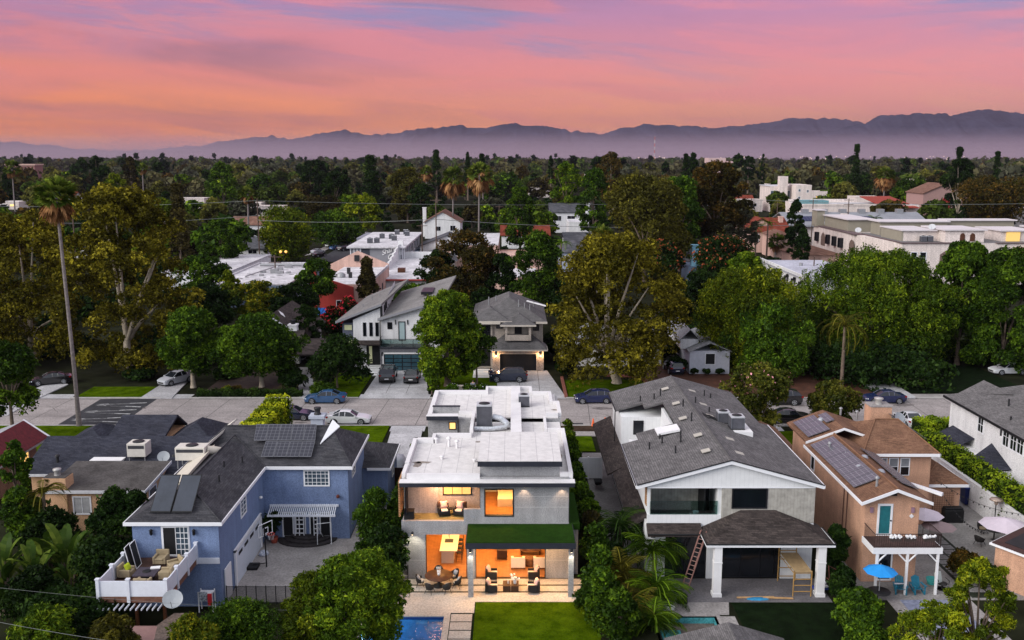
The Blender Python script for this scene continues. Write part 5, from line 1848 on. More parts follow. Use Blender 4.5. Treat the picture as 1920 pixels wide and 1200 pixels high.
# basketball hoop
bx_,by_=-16.9,62.3
t=thing('basketball_hoop','portable basketball hoop with black pole, dark base and red rim','basketball hoop',(bx_,by_,0))
MB().tube([(bx_,by_,0),(bx_-.05,by_,2.9)],.05,8).tube([(bx_,by_,.3),(bx_-.9,by_-.2,.25)],.03,6).build('pole',M_black,t)
B(bx_-1.5,bx_-.5,by_-.6,by_+.3,0,.22).build('base',M_black,t,bevel=.05)
fr=MB()
q0,q1=(bx_-.35,by_-.35),(bx_+.3,by_+.75)
for a,b in(((0,2.25),(1,2.25)),((0,3.1),(1,3.1)),((0,2.25),(0,3.1)),((1,2.25),(1,3.1)),((.32,2.35),(.68,2.35)),((.32,2.75),(.68,2.75)),((.32,2.35),(.32,2.75)),((.68,2.35),(.68,2.75))):
 fr.tube([(q0[0]+(q1[0]-q0[0])*a[0],q0[1]+(q1[1]-q0[1])*a[0],a[1]),(q0[0]+(q1[0]-q0[0])*b[0],q0[1]+(q1[1]-q0[1])*b[0],b[1])],.03,6)
fr.build('backboard_frame',M_frame_w,t)
rimp=[(bx_+.38+.23*math.cos(a),by_+.05+.23*math.sin(a),2.38)for a in np.linspace(0,2*math.pi,15)]
MB().tube(rimp,.022,6).build('rim',mat('rim_red',(.6,.04,.02)),t)
nt_=MB()
for a in np.linspace(0,2*math.pi,9)[:-1]:
 nt_.tube([(bx_+.38+.23*math.cos(a),by_+.05+.23*math.sin(a),2.37),(bx_+.38+.13*math.cos(a+.4),by_+.05+.13*math.sin(a+.4),1.98)],.01,4)
nt_.build('net',M_white,t)
gx_,gy_=W(613,1020)[:2]
t=thing('soccer_goal','small white tube goal standing beside the rounded steps','goal',(gx_,gy_,0))
o=MB().tube([(gx_-.6,gy_-.4,0),(gx_-.6,gy_-.4,1.7),(gx_+.35,gy_-.1,1.7),(gx_+.35,gy_-.1,0)],.04,6).tube([(gx_-.6,gy_-.4,0),(gx_-.4,gy_+.9,.05),(gx_+.35,gy_-.1,0)],.03,6).tube([(gx_-.6,gy_-.4,1.7),(gx_-.4,gy_+.9,.05)],.03,6)
o.build('frame',M_frame_w,t)
t=thing('pool_fence','black mesh safety fence with gate in front of the blue garage','fence',(-17,56.7,0))
o=MB()
for k in range(9):
 x=-18.0+k*.62
 o.tube([(x,56.75,0),(x,56.75,1.25)],.03,6)
for z in(.08,1.2):
 o.tube([(-18,56.75,z),(-13,56.75,z)],.015,5)
o.build('posts',M_black,t)
mm=bpy.data.materials.new('mesh_net')
mm.use_nodes=True
N_,L_=mm.node_tree.nodes,mm.node_tree.links
mx_=N_.new('ShaderNodeMixShader')
mx_.inputs[0].default_value=.35
tb_=N_.new('ShaderNodeBsdfTransparent')
N_['Principled BSDF'].inputs['Base Color'].default_value=(.02,.02,.02,1)
L_.new(tb_.outputs[0],mx_.inputs[1])
L_.new(N_['Principled BSDF'].outputs[0],mx_.inputs[2])
L_.new(mx_.outputs[0],N_['Material Output'].inputs['Surface'])
MB().box(-18,-13,56.745,56.755,.08,1.2).build('net',mm,t)
t=thing('potted_plant','dark leafy plant in a red pot in the corner by the garage','plant',(-17.4,66.5,0))
MB().lathe((-17.4,66.5,0),[(.2,0),(.3,.45),(.26,.45),(.2,.4)],12).build('pot',mat('red_pot',(.25,.05,.03)),t)
v_,f_,t_,c_=crown_arrays(77,1.5,2.0,'round',12,1400,.2,.25)
me_=mesh_arrays('foliage',v_+np.array((0,0,.45)),f_,False,t_)
me_.materials.append(M_leaf['dark'])
o_=bpy.data.objects.new('foliage',me_)
col.objects.link(o_)
o_.parent=t
# sloping covers left of the garden, table under the deck
t=thing('shed_roof','mossy flat brown lean-to roof below the deck','shed',(-19.5,50,0))
MB().slab([(-20.6,48.0,2.0),(-18.9,48.2,2.0),(-18.2,51.2,2.2),(-19.3,51.2,2.2)],.12).build('roof',mat('felt_brown',(.15,.11,.09),var=.4,scale=2,fine=8),t)
for x,y in((-20.3,48.2),(-19,48.4),(-18.5,51.0)):
 B(x-.05,x+.05,y-.05,y+.05,0,1.9).build('post',M_wal,t)
ux_,uy_=W(245,1190,2.1)[:2]
t=thing('garden_umbrella','faded pink square garden umbrella at the bottom edge left of the deck','umbrella',(ux_,uy_,0))
MB().add([(ux_-1.5,uy_-1.2,2.0),(ux_+1.5,uy_-1.2,2.0),(ux_+1.5,uy_+1.2,2.0),(ux_-1.5,uy_+1.2,2.0),(ux_,uy_,2.45)],[(0,1,4),(1,2,4),(2,3,4),(3,0,4)]).build('canopy',mat('faded_pink',(.33,.19,.17),var=.15,scale=1.5),t)
MB().tube([(ux_,uy_,0),(ux_,uy_,2.42)],.03,8).build('pole',M_wal,t)
# ------------------------------------------------------------------ low charcoal-roofed house left of it
HC=thing('charcoal_house','low house with navy charcoal shingle roof and tan flat-roofed addition','house',(-32,78,0))
cw=MB()
cw.box(-38.7,-24.0,74.0,82.5,-.1,2.7)
cw.build('wall',M_tan,HC)
B(-34.5,-27.75,68.75,73.9,-.1,3.1).build('addition_wall',M_tan,HC)
rf=MB()
gable_roof(rf,-39.2,-23.9,73.4,83.0,2.85,4.6,'x',.2)
hip_roof(rf,-39.4,-34.6,79.4,85.9,3.0,4.25)
hip_roof(rf,-30.6,-25.2,79.4,86.5,3.0,4.7)
rf.build('roof',M_sh_n,HC)
r2=MB()
gable_roof(r2,-35.4,-30.4,79.4,87.0,3.2,4.7,'x',.2,ridge=84.6)
r2.build('roof_dormer',M_sh_n,HC)
B(-35.2,-30.6,80,86.8,2.5,3.1).build('dormer_wall',M_tan,HC)
wv=MB().box(-35.3,-33.2,79.3,79.38,3.15,3.35)
wv.build('dormer_trim',M_frame_w,HC)
ar=MB()
ar.prism_x([(68.4,3.12),(68.4,3.3),(74.1,3.75),(74.1,3.5)],-35.0,-27.4)
ar.build('addition_roof',mat('rolled_roofing',(.085,.078,.075),var=.3,scale=.8,fine=7,rough=.95,spec=.05),HC)
fa=MB().box(-35.05,-27.35,68.33,68.398,3.08,3.31).prism_x([(68.4,3.1),(68.4,3.32),(74.1,3.77),(74.1,3.55)],-27.395,-27.33).box(-39.2,-35.1,73.33,73.39,2.68,2.88)
fa.build('fascia',mat('weathered_white',(.50,.50,.52),var=.15,scale=3),HC)
ch_=MB().box(-35.05,-33.3,68.5,69.8,-.1,4.2)
ch_.build('chimney',M_tan,HC)
MB().box(-35.0,-33.35,68.55,69.75,4.203,4.25).build('chimney_top',mat('rolled_roofing',(.08,.08,.08)),HC)
MB().lathe((-34.2,69.2,4.25),[(.24,0),(.2,.25),(.3,.38),(.3,.5),(.05,.55)],14).build('chimney_cap',mat('galvanised',(.42,.40,.38),metal=.4,rough=.5,var=.2),HC)
window(HC,'-y',68.75,-30.9,-28.9,1.3,2.75,pm=M_blind,nu=2,fw=.1)
window(HC,'-y',68.75,-33.0,-31.6,1.3,2.75,pm=M_blind,nu=2,fw=.1)
window(HC,'+x',-27.75,70.0,71.6,1.7,2.8,pm=M_paneb,nu=1,fw=.1)
MB().box(-34.2,-31.6,74.6,76.4,3.2,3.62).build('skylight',M_white,HC)
pipe(HC,-36.9,74.9,3.3,.7,.12,M_pipek,True)
for x,y in((-28.2,76.6),(-27.7,75.7)):
 MB().lathe((x,y,3.6),[(.22,0),(.2,.12),(.05,.2)],8).build('roof_vent',M_pipek,HC)
t=package_unit('air_conditioner','white boxy air conditioner with dark fan on the charcoal roof',-30.5,75.6,3.6,1.5,1.3,1.1,(.55,.56,.60),.2)
dish('satellite_dish','bluish grey satellite dish on the charcoal roof',-28.2,74.7,3.4,.1,.45,tilt=.5)
# red house at the left edge
HR=thing('red_house','small red-gabled house with a warmly lit window at the left edge','house',(-44.5,80,0))
rw=MB().box(-46.5,-42.2,74.0,82.0,-.1,2.9)
rw.build('wall',mat('brown_stucco',(.28,.18,.14),var=.1,fine=12),HR)
# ridge along x with the gable toward the street side
rf=MB()
rf.prism_y([(-47.6,3.2),(-47.6,3.0),(-43.4,4.5),(-41.3,3.0),(-41.3,3.2),(-43.4,4.7)],73.6,82.6)
rf.build('roof',mat('grey_felt',(.33,.33,.36),var=.2,fine=8),HR)
MB().slab([(-43.38,73.62,4.74),(-41.28,73.62,3.24),(-41.28,82.5,3.24),(-43.38,82.5,4.74)],.03).build('roof_slope',mat('maroon_shingle',(.11,.012,.016),var=.3,fine=9),HR)
MB().slab([(-43.45,82.5,4.8),(-41.2,82.5,3.22),(-41.2,82.75,3.22),(-43.45,82.75,4.8)],.22).build('rear_fascia',M_frame_w,HR)
rr=MB().prism_y([(-47.2,2.9),(-43.4,4.48),(-41.6,2.9)],73.9,82.2)
rr.build('gable_siding',mat('red_siding',(.15,.012,.015),var=.2),HR)
MB().prism_y([(-47.65,3.22),(-47.65,2.98),(-43.4,4.48),(-41.25,2.98),(-41.25,3.22),(-43.4,4.74)],73.52,73.597).build('fascia',M_frame_w,HR)
window(HR,'+x',-42.2,78.6,80.6,.9,2.6,pm=M_lit,nu=3,nv=4,fw=.1)
# ------------------------------------------------------------------ white farmhouse with the grey shingle roof
M_board=striped('white_boards',(.70,.70,.70),(.58,.58,.59),'s',.3,duty=.05,var=.04)
M_greyb=striped('grey_boards',(.36,.34,.30),(.27,.25,.23),'s',.22,duty=.10,var=.22)
HW=thing('white_farmhouse','two-storey white house under construction with a grey shingle gable roof and hipped porch','house',(14.3,72,0))
ww=MB()
ww.box(8.9,10.2,60.45,84,-.1,3.9).box(17.95,20.0,60.45,84,-.1,3.9).box(10.2,17.95,60.8,84,-.1,3.9).box(12.98,13.95,60.45,60.8,-.1,3.9).box(10.2,12.98,60.45,60.8,3.06,3.9).box(13.95,17.95,60.45,60.8,3.06,3.9)
ww.box(8.95,13.85,60.45,60.65,3.9,4.5).box(8.95,9.15,60.65,71,4.5,6.5).box(9.15,20.0,63.0,70.9,3.9,6.5).box(13.6,20.0,60.6,63,3.9,6.5).box(12.6,20.0,70.9,84,3.9,6.5).box(9.1,12.6,77.3,84,3.9,6.5)
ww.box(12.4,12.6,71,77.3,3.9,7.3)
ww.build('wall',M_board,HW)
MB().prism_y([(8.6,6.5),(8.6,6.42),(20.1,6.42),(20.1,6.5),(14.35,8.05)],60.5,61.0).build('gable_wall',M_board,HW)
gr_=MB().box(13.87,20.0,60.43,60.595,3.95,6.42).box(9.2,13.55,62.85,62.99,3.95,6.42).box(9.16,9.2,60.66,62.85,4.0,6.42)
gr_.build('siding',M_greyb,HW)
def slopeL(x):
 return 8.3-(14.35-x)*(8.3-6.6)/6.15
rf=MB()
def rl_piece(x0,x1,y0,y1):
 rf.add([(x0,y0,slopeL(x0)),(x1,y0,slopeL(x1)),(x1,y1,slopeL(x1)),(x0,y1,slopeL(x0)),(x0,y0,slopeL(x0)-.16),(x1,y0,slopeL(x1)-.16),(x1,y1,slopeL(x1)-.16),(x0,y1,slopeL(x0)-.16)],
 [(0,1,2,3),(7,6,5,4),(0,4,5,1),(1,5,6,2),(2,6,7,3),(3,7,4,0)])
rl_piece(8.2,14.35,60.25,69.4)
rl_piece(9.5,14.35,69.4,71.0)
rl_piece(12.5,14.35,71.0,77.2)
rl_piece(11.0,14.35,77.2,78.6)
rl_piece(8.75,14.35,78.6,84.7)
rf.prism_y([(14.35,8.3),(14.35,8.14),(20.5,6.44),(20.5,6.6)],60.25,74.6)
rf.prism_y([(14.35,8.3),(14.35,8.14),(19.85,6.62),(19.85,6.78)],74.6,84.7)
rf.build('roof',M_sh_g,HW)
MB().tube([(14.35,60.25,8.32),(14.35,84.7,8.32)],.06,6).build('ridge_cap',mat('ridge_grey',(.09,.085,.085)),HW)
fa=MB()
gable_fascia(fa,8.2,20.5,60.25,6.6,8.3,.06,.24,14.35)
fa.prism_x([(69.4,6.5),(60.19,6.4),(60.19,6.61),(69.4,6.61)],8.13,8.197)
fa.box(20.503,20.56,60.19,74.6,6.4,6.61).box(8.95,20.0,60.4,60.43,6.36,6.46)
fa.build('fascia',M_frame_w,HW)
for q_ in([(8.12,60.2,6.63),(8.12,69.4,6.63)],[(8.68,78.6,6.78),(8.68,84.7,6.78)],[(8.72,78.7,6.7),(8.72,78.7,4.0)],[(8.2,60.17,6.64),(14.35,60.17,8.34),(20.5,60.17,6.64)]):
 MB().tube(q_,.042,6).build('gutter',M_black,HW)
window(HW,'-y',77.3,10.1,10.95,5.0,6.2,M_frame_k,M_pane,fw=.08)
window(HW,'-y',60.43,14.5,16.85,4.95,6.35,M_frame_k,M_pane,fw=.09)
window(HW,'-y',62.85,10.9,12.5,5.5,6.38,M_frame_k,M_black,fw=.06)
MB().box(12.75,12.82,60.7,62.8,4.0,6.42).box(12.82,13.5,62.7,62.84,4.0,6.42).build('balcony_door',M_black,HW)
sl_=MB().box(8.9,8.95,60.75,61.4,5.0,6.3)
sl_.build('cedar_screen',M_slat,HW)
cg=bpy.data.materials.new('clear_glass')
cg.use_nodes=True
N_,L_=cg.node_tree.nodes,cg.node_tree.links
mx_=N_.new('ShaderNodeMixShader')
mx_.inputs[0].default_value=.12
tb_=N_.new('ShaderNodeBsdfTransparent')
tb_.inputs['Color'].default_value=(.55,.68,.66,1)
gl_=N_.new('ShaderNodeBsdfGlossy')
gl_.inputs['Roughness'].default_value=.03
L_.new(tb_.outputs[0],mx_.inputs[1])
L_.new(gl_.outputs[0],mx_.inputs[2])
L_.new(mx_.outputs[0],N_['Material Output'].inputs['Surface'])
M_cg=cg
MB().box(9.15,13.6,60.5,60.515,4.5,5.45).build('glass_balustrade',M_cg,HW)
bfl=MB().box(9.2,13.6,60.66,62.85,3.85,3.97)
bfl.build('balcony_floor',M_conc,HW)
for x0,x1,n in((10.2,12.98,2),(13.95,17.95,3)):
 window(HW,'-y',60.62,x0,x1,.02,3.06,M_frame_k,M_pane,nu=n,fw=.06,name='glass_door')
 # low roofs round the ground floor
lr=MB()
lr.prism_y([(7.9,3.4),(7.9,3.25),(9.1,3.9),(9.1,4.1)],61.3,72.2)
lr.prism_y([(7.5,3.3),(7.5,3.15),(9.15,3.9),(9.15,4.1)],72.2,86.4)
lr.prism_x([(59.6,3.45),(59.6,3.3),(60.4,3.8),(60.4,3.95)],8.9,12.5)
lr.build('skirt_roof',M_sh_d,HW)
pr2=MB()
pr2.add([(12.4,57.65,3.6),(20.5,57.65,3.6),(20.5,61.0,3.6),(12.4,61.0,3.6),(15.15,60.42,4.85),(17.4,60.42,4.85),(15.15,61,4.85),(17.4,61,4.85)],[(0,1,5,4),(1,2,7,5),(3,0,4,6),(3,2,1,0)])
pr2.build('porch_roof',M_sh_d,HW)
pf=fascia(MB(),12.4,20.5,57.65,60.38,3.42,3.6,.05)
pf.build('porch_fascia',M_frame_w,HW)
MB().tube([(12.33,57.58,3.63),(20.57,57.58,3.63),(20.57,60.4,3.63)],.05,6).tube([(8.9,59.55,3.48),(12.35,59.55,3.48)],.05,6).tube([(12.36,57.6,3.6),(12.36,59.55,3.6)],.045,6).build('porch_gutter',M_black,HW)
B(12.5,20.4,57.75,60.4,3.36,3.41).build('porch_ceiling',M_white,HW)
for x in(12.9,19.53):
 o=MB().box(x,x+.5,57.7,58.2,0,3.4).box(x-.05,x+.55,57.65,58.25,0,.25).box(x-.03,x+.53,57.67,58.23,2.3,2.36)
 o.build('column',M_white,HW)
B(9.2,9.5,60.2,60.44,3.0,3.12).build('wall_lamp',M_black,HW)
for x,y in((13.2,80.6),(13.3,75.6),(13.1,71.3),(13.35,66.6),(13.2,63.0),(15.5,80.4),(15.6,76.0),(15.4,72.3),(15.6,66.3),(15.5,62.9)):
 z=slopeL(x)if x<14.35 else 8.3-(x-14.35)*(8.3-6.6)/6.15
 MB().slab([(x-.28,y-.3,z+.09),(x+.28,y-.3,z+.09+(.155 if x<14.35 else-.155)),(x+.28,y+.3,z+.09+(.155 if x<14.35 else-.155)),(x-.28,y+.3,z+.09)],.06).build('roof_vent',mat('vent_beige',(.42,.39,.34),var=.1),HW)
for x,y,h in((12.0,78.8,.5),(12.6,79.3,.6),(10.9,79.2,.5),(9.9,66.6,.55),(10.9,67.2,.5),(10.9,68.3,.35),(11.4,64.4,.55),(12.1,66.4,.5),(12.3,67.6,.45),(13.6,70.4,.7),(13.7,74.6,.6),(16.4,79.6,.5),(16.9,79.4,.4),(15.6,73.6,.4),(14.9,75.7,.5)):
 z=slopeL(x)if x<14.35 else 8.3-(x-14.35)*.2764
 pipe(HW,x,y,z,h,.06,M_pipek)
wb=MB().obox((11.6,69.3,7.75),1.7,1.5,.16,0,0,-.2)
wb.build('white_skylight',M_white,HW)
acp=MB().box(15.6,17.9,68.8,72.3,7.0,7.7)
acp.build('equipment_platform',M_white,HW)
condenser('air_conditioner','round-topped air conditioner on the white roof platform, the rear one of two',16.2,71.4,7.7,.85,.95,group='condensers on the farmhouse roof')
condenser('air_conditioner','round-topped air conditioner on the white roof platform, the front one of two',16.9,69.9,7.7,.95,1.0,group='condensers on the farmhouse roof')
cb=MB()
for k in range(5):
 x0,y0=15.7,71+k*.2
 cb.tube([(x0,y0,7.95),(x0-.4,y0+.3,8.1),(x0-.7,y0+rng.uniform(-.3,.3),8.2),(x0-.9,y0+.6,8.22)],.03,5)
cb.build('cables',M_black,HW)
st('patio',MB().prism([(8.6,57.0),(20.35,57.0),(20.35,60.44),(8.6,60.44)],-.1,.02),mat('dull_concrete',(.145,.135,.142),var=.2,scale=.9,fine=8))
st('patio',MB().prism([(8.0,55.3),(13.4,55.3),(13.75,56.98),(8.0,56.98)],-.1,.018),M_conc)
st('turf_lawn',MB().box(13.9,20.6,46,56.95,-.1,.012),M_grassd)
st('stone_path',MB().box(12.6,13.7,53.3,55.1,-.1,.02),M_conc)
st('side_path',MB().box(6.6,8.85,57,88,-.1,.012),mat('side_concrete',(.20,.185,.18),var=.2,scale=.8,fine=7))
bp_=MB()
x0,x1,y0,y1=POOLS[1]
bp_.box(x0-.15,x0-.002,y0,y1,-1.2,.0).box(x1+.002,x1+.15,y0,y1,-1.2,.0).box(x0-.15,x1+.15,y1+.002,y1+.15,-1.2,0)
bp_.box(x0+.2,x0+1.4,y0+1,y1-1,-1.2,-.3)
st('empty_pool_wall',bp_,mat('teal_tile',(.06,.30,.33),var=.4,scale=3,fine=12))
st('empty_pool_floor',MB().box(x0,x1,y0,y1+.01,-1.3,-.38),mat('pool_dirt',(.13,.105,.09),var=.4,scale=1.2,fine=6))
st('empty_pool_kerb',MB().box(x0-.4,x1+.4,y1+.16,y1+.5,-.1,.03).box(x1+.16,x1+.45,y0,y1+.15,-.1,.03),M_conc)
# ladder, scaffold, planks, bucket and clutter
lx0,ly0=11.25,58.75
t=thing('extension_ladder','pink-brown extension ladder leaning on the porch roof corner','ladder',(lx0,ly0,0))
a,b=np.array((lx0,ly0,.02)),np.array((12.55,59.5,3.75))
d=b-a
s_=np.array((.16,-.13,0.0))*1.1
o=MB().tube([tuple(a-s_),tuple(b-s_)],.045,6).tube([tuple(a+s_),tuple(b+s_)],.045,6).tube([tuple(a+.35*d-s_*.8+(0,0,.06)),tuple(b-s_*.8+(0,0,.06))],.03,6).tube([tuple(a+.35*d+s_*.8+(0,0,.06)),tuple(b+s_*.8+(0,0,.06))],.03,6)
o.build('rails',mat('ladder_pink',(.20,.10,.085),var=.15),t)
o=MB()
for k in range(13):
 c=a+d*(k+.6)/13.5
 o.tube([tuple(c-s_),tuple(c+s_)],.028,5)
o.build('rungs',mat('ladder_rung',(.27,.16,.14),var=.1),t)
t=thing('scaffold','yellow-brown scaffold frame with a sloping plywood board beside the porch column','scaffold',(18.6,58.8,0))
M_sy=mat('scaffold_yellow',(.36,.21,.07),var=.2)
o=MB()
for x in(18.05,19.2):
 o.tube([(x,57.8,0),(x,57.8,1.75)],.04,6).tube([(x-.35,60.1,0),(x-.35,60.1,2.6)],.04,6)
o.build('uprights',M_sy,t)
o=MB()
for k in range(4):
 o.tube([(18.05,57.8,.35+.42*k),(19.2,57.8,.35+.42*k)],.035,6).tube([(17.7,60.1,.35+.6*k),(18.85,60.1,.35+.6*k)],.03,6)
o.tube([(18.05,57.8,1.6),(17.7,60.1,1.9)],.03,6).tube([(19.2,57.8,1.6),(18.85,60.1,1.9)],.03,6)
o.build('braces',M_sy,t)
MB().slab([(18.1,57.75,1.72),(19.2,57.75,1.72),(18.9,60.0,2.05),(17.75,60.0,2.05)],.04).build('board',mat('plywood',(.36,.25,.13),var=.2,scale=3),t)
t=thing('timber_planks','long pale timber planks lying crossed on the patio','planks',(15.8,57.5,.03))
MB().obox((15.6,57.6,.06),2.4,.14,.05,.04).obox((17.0,57.45,.09),1.9,.16,.05,-.08).build('boards',mat('raw_timber',(.50,.30,.14),var=.2,scale=3),t)
t=thing('blue_tarp','crumpled blue tarp under the timber planks','tarp',(15.7,57.4,.03))
MB().lathe((15.7,57.42,.02),[(.75,0),(.6,.12),(.3,.14),(.05,.2)],9).build('tarp_sheet',mat('tarp_blue',(.03,.22,.42),var=.3,scale=6),t)
for o_ in t.children:
 o_.scale=(1,.32,.5)
bx,by=W(1319,962,3.97)[:2]
t=thing('paint_bucket','white paint bucket on the unfinished balcony floor','bucket',(bx,61.0,3.97))
MB().lathe((12.35,61.4,3.97),[(.17,0),(.2,.4),(.22,.42),(.18,.4),(.02,.36)],14).build('bucket_body',mat('bucket_white',(.6,.68,.75)),t)
t=thing('tool_pile','loose white pipes and tools lying on the unfinished balcony','tools',(11.4,61.4,3.97))
MB().tube([(10.9,61.2,4.0),(11.9,61.3,4.05)],.05,6).tube([(11.2,61.5,4.0),(11.8,61.6,4.02)],.07,6).build('pipes',M_white,t)
t=thing('material_pile','pile of blue and white boards behind the right porch column','building materials',(20.2,58.9,0))
MB().obox((20.15,58.9,.1),.9,.5,.2,.3).build('blue_boards',mat('board_blue',(.03,.05,.25)),t)
MB().obox((20.2,58.6,.28),.8,.2,.1,.4).obox((20.3,59.2,.30),.6,.2,.14,.1).build('white_boards',M_white,t)
t=thing('sawhorse','reddish metal frame leaning by the right edge of the patio','frame',(21.0,59.5,0))
MB().tube([(20.8,58.9,0),(20.8,59.4,1.4),(21.35,59.0,1.2),(21.35,58.5,.2),(20.9,59.9,.3)],.04,6).build('tubes',mat('rust_red',(.22,.08,.06)),t)
t=thing('black_bin','black rubbish bag and bin at the left edge of the patio by the palms','bin',(10.7,57.0,0))
B(10.45,11.1,56.7,57.1,.02,.42).build('bin_body',M_black,t,bevel=.05)
t=thing('white_sack','crumpled white sack on the concrete beside the empty pool','sack',(9.9,56.2,.03))
MB().lathe((9.9,56.2,.02),[(.32,0),(.3,.12),(.15,.24),(.04,.26)],8).build('sack_body',M_white,t)
# roof peak of a garden house at the bottom edge
t=thing('garden_house','grey shingle hip roof of a garden house at the bottom edge','building',(11.5,46,0))
rf=MB()
rf.add([(8.2,41.5,2.2),(14.7,41.5,2.2),(14.7,48.3,2.2),(8.2,48.3,2.2),(11.45,47.4,3.6),(11.45,43.5,3.6)],[(0,1,5),(1,2,4,5),(2,3,4),(3,0,5,4),(3,2,1,0)])
rf.build('roof',M_sh_g,t)
B(8.6,14.3,41.8,47.9,-.1,2.2).build('wall',M_wst,t)
t=thing('vinyl_gate','white vinyl gate between the hedge and the white farmhouse','gate',(6.7,83,0))
for x0,x1 in((5.6,6.65),(6.72,7.8)):
 B(x0,x1,80.6,80.68,.05,1.9).build('gate_leaf',M_board,t)
for x in(5.5,6.68,7.85):
 B(x-.06,x+.06,80.56,80.72,0,2.0).build('post',M_white,t)
t=thing('wheelbarrow','dark wheelbarrow left on the narrow side path','wheelbarrow',(7.3,78.2,0))
MB().add([(6.95,77.5,.75),(7.65,77.5,.75),(7.65,78.7,.7),(6.95,78.7,.7),(7.1,77.8,.4),(7.5,77.8,.4),(7.5,78.4,.4),(7.1,78.4,.4)],[(0,4,5,1),(1,5,6,2),(2,6,7,3),(3,7,4,0),(4,7,6,5)]).build('tray',M_black,t)
MB().tube([(7.28,79.0,.2),(7.32,79.0,.2)],.2,12).build('wheel',M_black,t)
MB().tube([(7.05,76.9,.6),(7.2,78.9,.25)],.025,5).tube([(7.55,76.9,.6),(7.4,78.9,.25)],.025,5).build('handles',M_wal,t)
# ------------------------------------------------------------------ peach house with the terracotta roof
HO=thing('peach_house','peach stucco house with terracotta shingles, roof panels and a small iron-railed balcony','house',(27,66,0))
ow=MB()
ow.box(23.2,26.75,60.0,76.5,-.1,5.6).box(26.75,31.8,70.0,77.2,-.1,5.65).box(31.8,34.7,71.0,75.5,-.1,2.95).box(22.2,23.2,77,84,-.1,3.0)
ow.prism_y([(23.2,5.6),(26.75,5.6),(25.0,6.5)],60.0,60.3)
ow.build('wall',M_peach,HO)
rf=MB()
gable_roof(rf,22.75,27.3,59.4,72.0,5.75,6.65,'y',.14,25.0)
gable_roof(rf,22.9,29.0,72.0,77.4,6.0,7.1,'y',.14,25.8)
rf.add([(26.4,69.5,5.8),(32.2,69.5,5.8),(32.2,77.6,5.8),(26.4,77.6,5.8),(28.6,73.2,7.45),(30.4,73.2,7.45)],[(0,1,5,4),(1,2,5),(2,3,4,5),(3,0,4),(3,2,1,0)])
hip_roof(rf,31.6,35.1,70.6,75.9,3.0,4.15)
hip_roof(rf,20.4,24.4,77.5,86,3.1,4.3)
rf.build('roof',M_sh_t,HO)
ri=MB().tube([(25.0,59.4,6.68),(25.0,72,6.68)],.07,6).tube([(26.4,69.5,5.83),(28.6,73.2,7.48),(30.4,73.2,7.48),(32.2,69.5,5.83)],.06,6).tube([(31.6,70.6,3.02),(33.35,72.4,4.17),(35.1,70.6,3.02)],.05,6)
ri.build('ridge_tiles',mat('ridge_terracotta',(.20,.10,.055),var=.2),HO)
fa=MB()
gable_fascia(fa,22.7,27.35,59.4,5.75,6.65,.06,.2,25.0)
fa.box(22.68,22.745,59.35,72,5.55,5.76).box(26.4,32.25,69.42,69.49,5.6,5.81).box(32.21,32.27,69.42,77.6,5.6,5.81).box(31.6,35.15,70.52,70.59,2.8,3.01).box(35.11,35.17,70.52,75.9,2.8,3.01)
gable_fascia(fa,22.85,29.05,72.0,6.0,7.1,.05,.18,25.8)
fa.build('fascia',M_frame_w,HO)
aw=MB().slab([(26.2,62.6,6.2),(27.6,63.2,5.75),(28.9,61.4,5.7),(28.6,61.0,5.75),(27.4,62.5,5.9)],.18)
aw.build('white_eave',M_frame_w,HO)
for k in range(3):
 x=27.75+k*.86
 window(HO,'-y',70.0,x,x+.74,3.95,5.35,nu=1,nv=2,pm=mat('screened_glass',(.22,.23,.25),rough=.3),fw=.07)
 B(x+.09,x+.65,69.93,69.985,4.02,4.6).build('lower_pane',M_pane,HO)
 # balcony door, lamps, vent
dd=window(HO,'-y',60.0,24.0,25.0,3.25,5.45,fw=.14,name='door',pm=mat('teal_door',(.02,.14,.16),var=.2,rough=.4))
MB().lathe((24.9,59.93,4.25),[(.03,0),(.06,.03),(.03,.1)],8).build('door_handle',M_black,dd)
for x in(23.6,26.3):
 B(x-.1,x+.1,59.9,59.99,4.85,5.2).build('wall_lamp',mat('mauve_lamp',(.28,.17,.22)),HO)
B(24.8,25.2,59.93,59.99,6.0,6.25).build('gable_vent',M_black,HO)
MB().obox((26.25,59.97,4.6),.22,.04,.22,0,0,math.pi/4).build('ornament',M_white,HO)
window(HO,'-x',23.2,70.6,71.5,4.0,5.3,pm=M_pane,fw=.08)
for y in(63.2,63.9):
 MB().tube([(23.14,y,.2),(23.14,y,5.5)],.035,6).build('wall_conduit',mat('conduit_brown',(.13,.07,.05)),HO)
MB().box(22.95,23.19,62.6,63.0,1.2,2.0).box(22.95,23.19,63.5,63.9,1.0,1.9).build('meter_box',M_pipe,HO)
B(29.9,30.25,69.92,69.99,0.1,3.0).build('yellow_panel',mat('yellow_panel',(.42,.32,.12)),HO)
lt=MB().box(32.6,34.2,70.9,70.98,.1,2.3)
lt.build('lattice_panel',striped('lattice',(.30,.17,.11),(.16,.08,.05),'xz',.18,duty=.25),HO)
window(HO,'-y',60.0,24.2,25.2,.1,2.2,fw=.1,name='patio_door',pm=M_pane)
sn=MB()
for x,y in((24.35,64.6),(24.5,67.5),(25.5,66.8),(25.5,63.6),(29.3,74.7),(25.0,75.2)):
 z=6.45 if y<72 else 6.9
 sn.lathe((x,y,z-.15),[(.32,0),(.28,.15),(.16,.28),(.02,.3)],10)
sn.build('roof_vent',mat('vent_silver',(.36,.37,.40),metal=.4,rough=.4),HO)
for x,y,z,h in((24.2,60.9,6.3,.7),(23.9,69.6,6.1,.6),(27.2,77.0,6.9,.5),(28.6,77.1,6.5,.6)):
 pipe(HO,x,y,z,h,.09,M_pipe,True)
oc=MB().box(29.0,30.7,75.2,76.6,5.9,7.9)
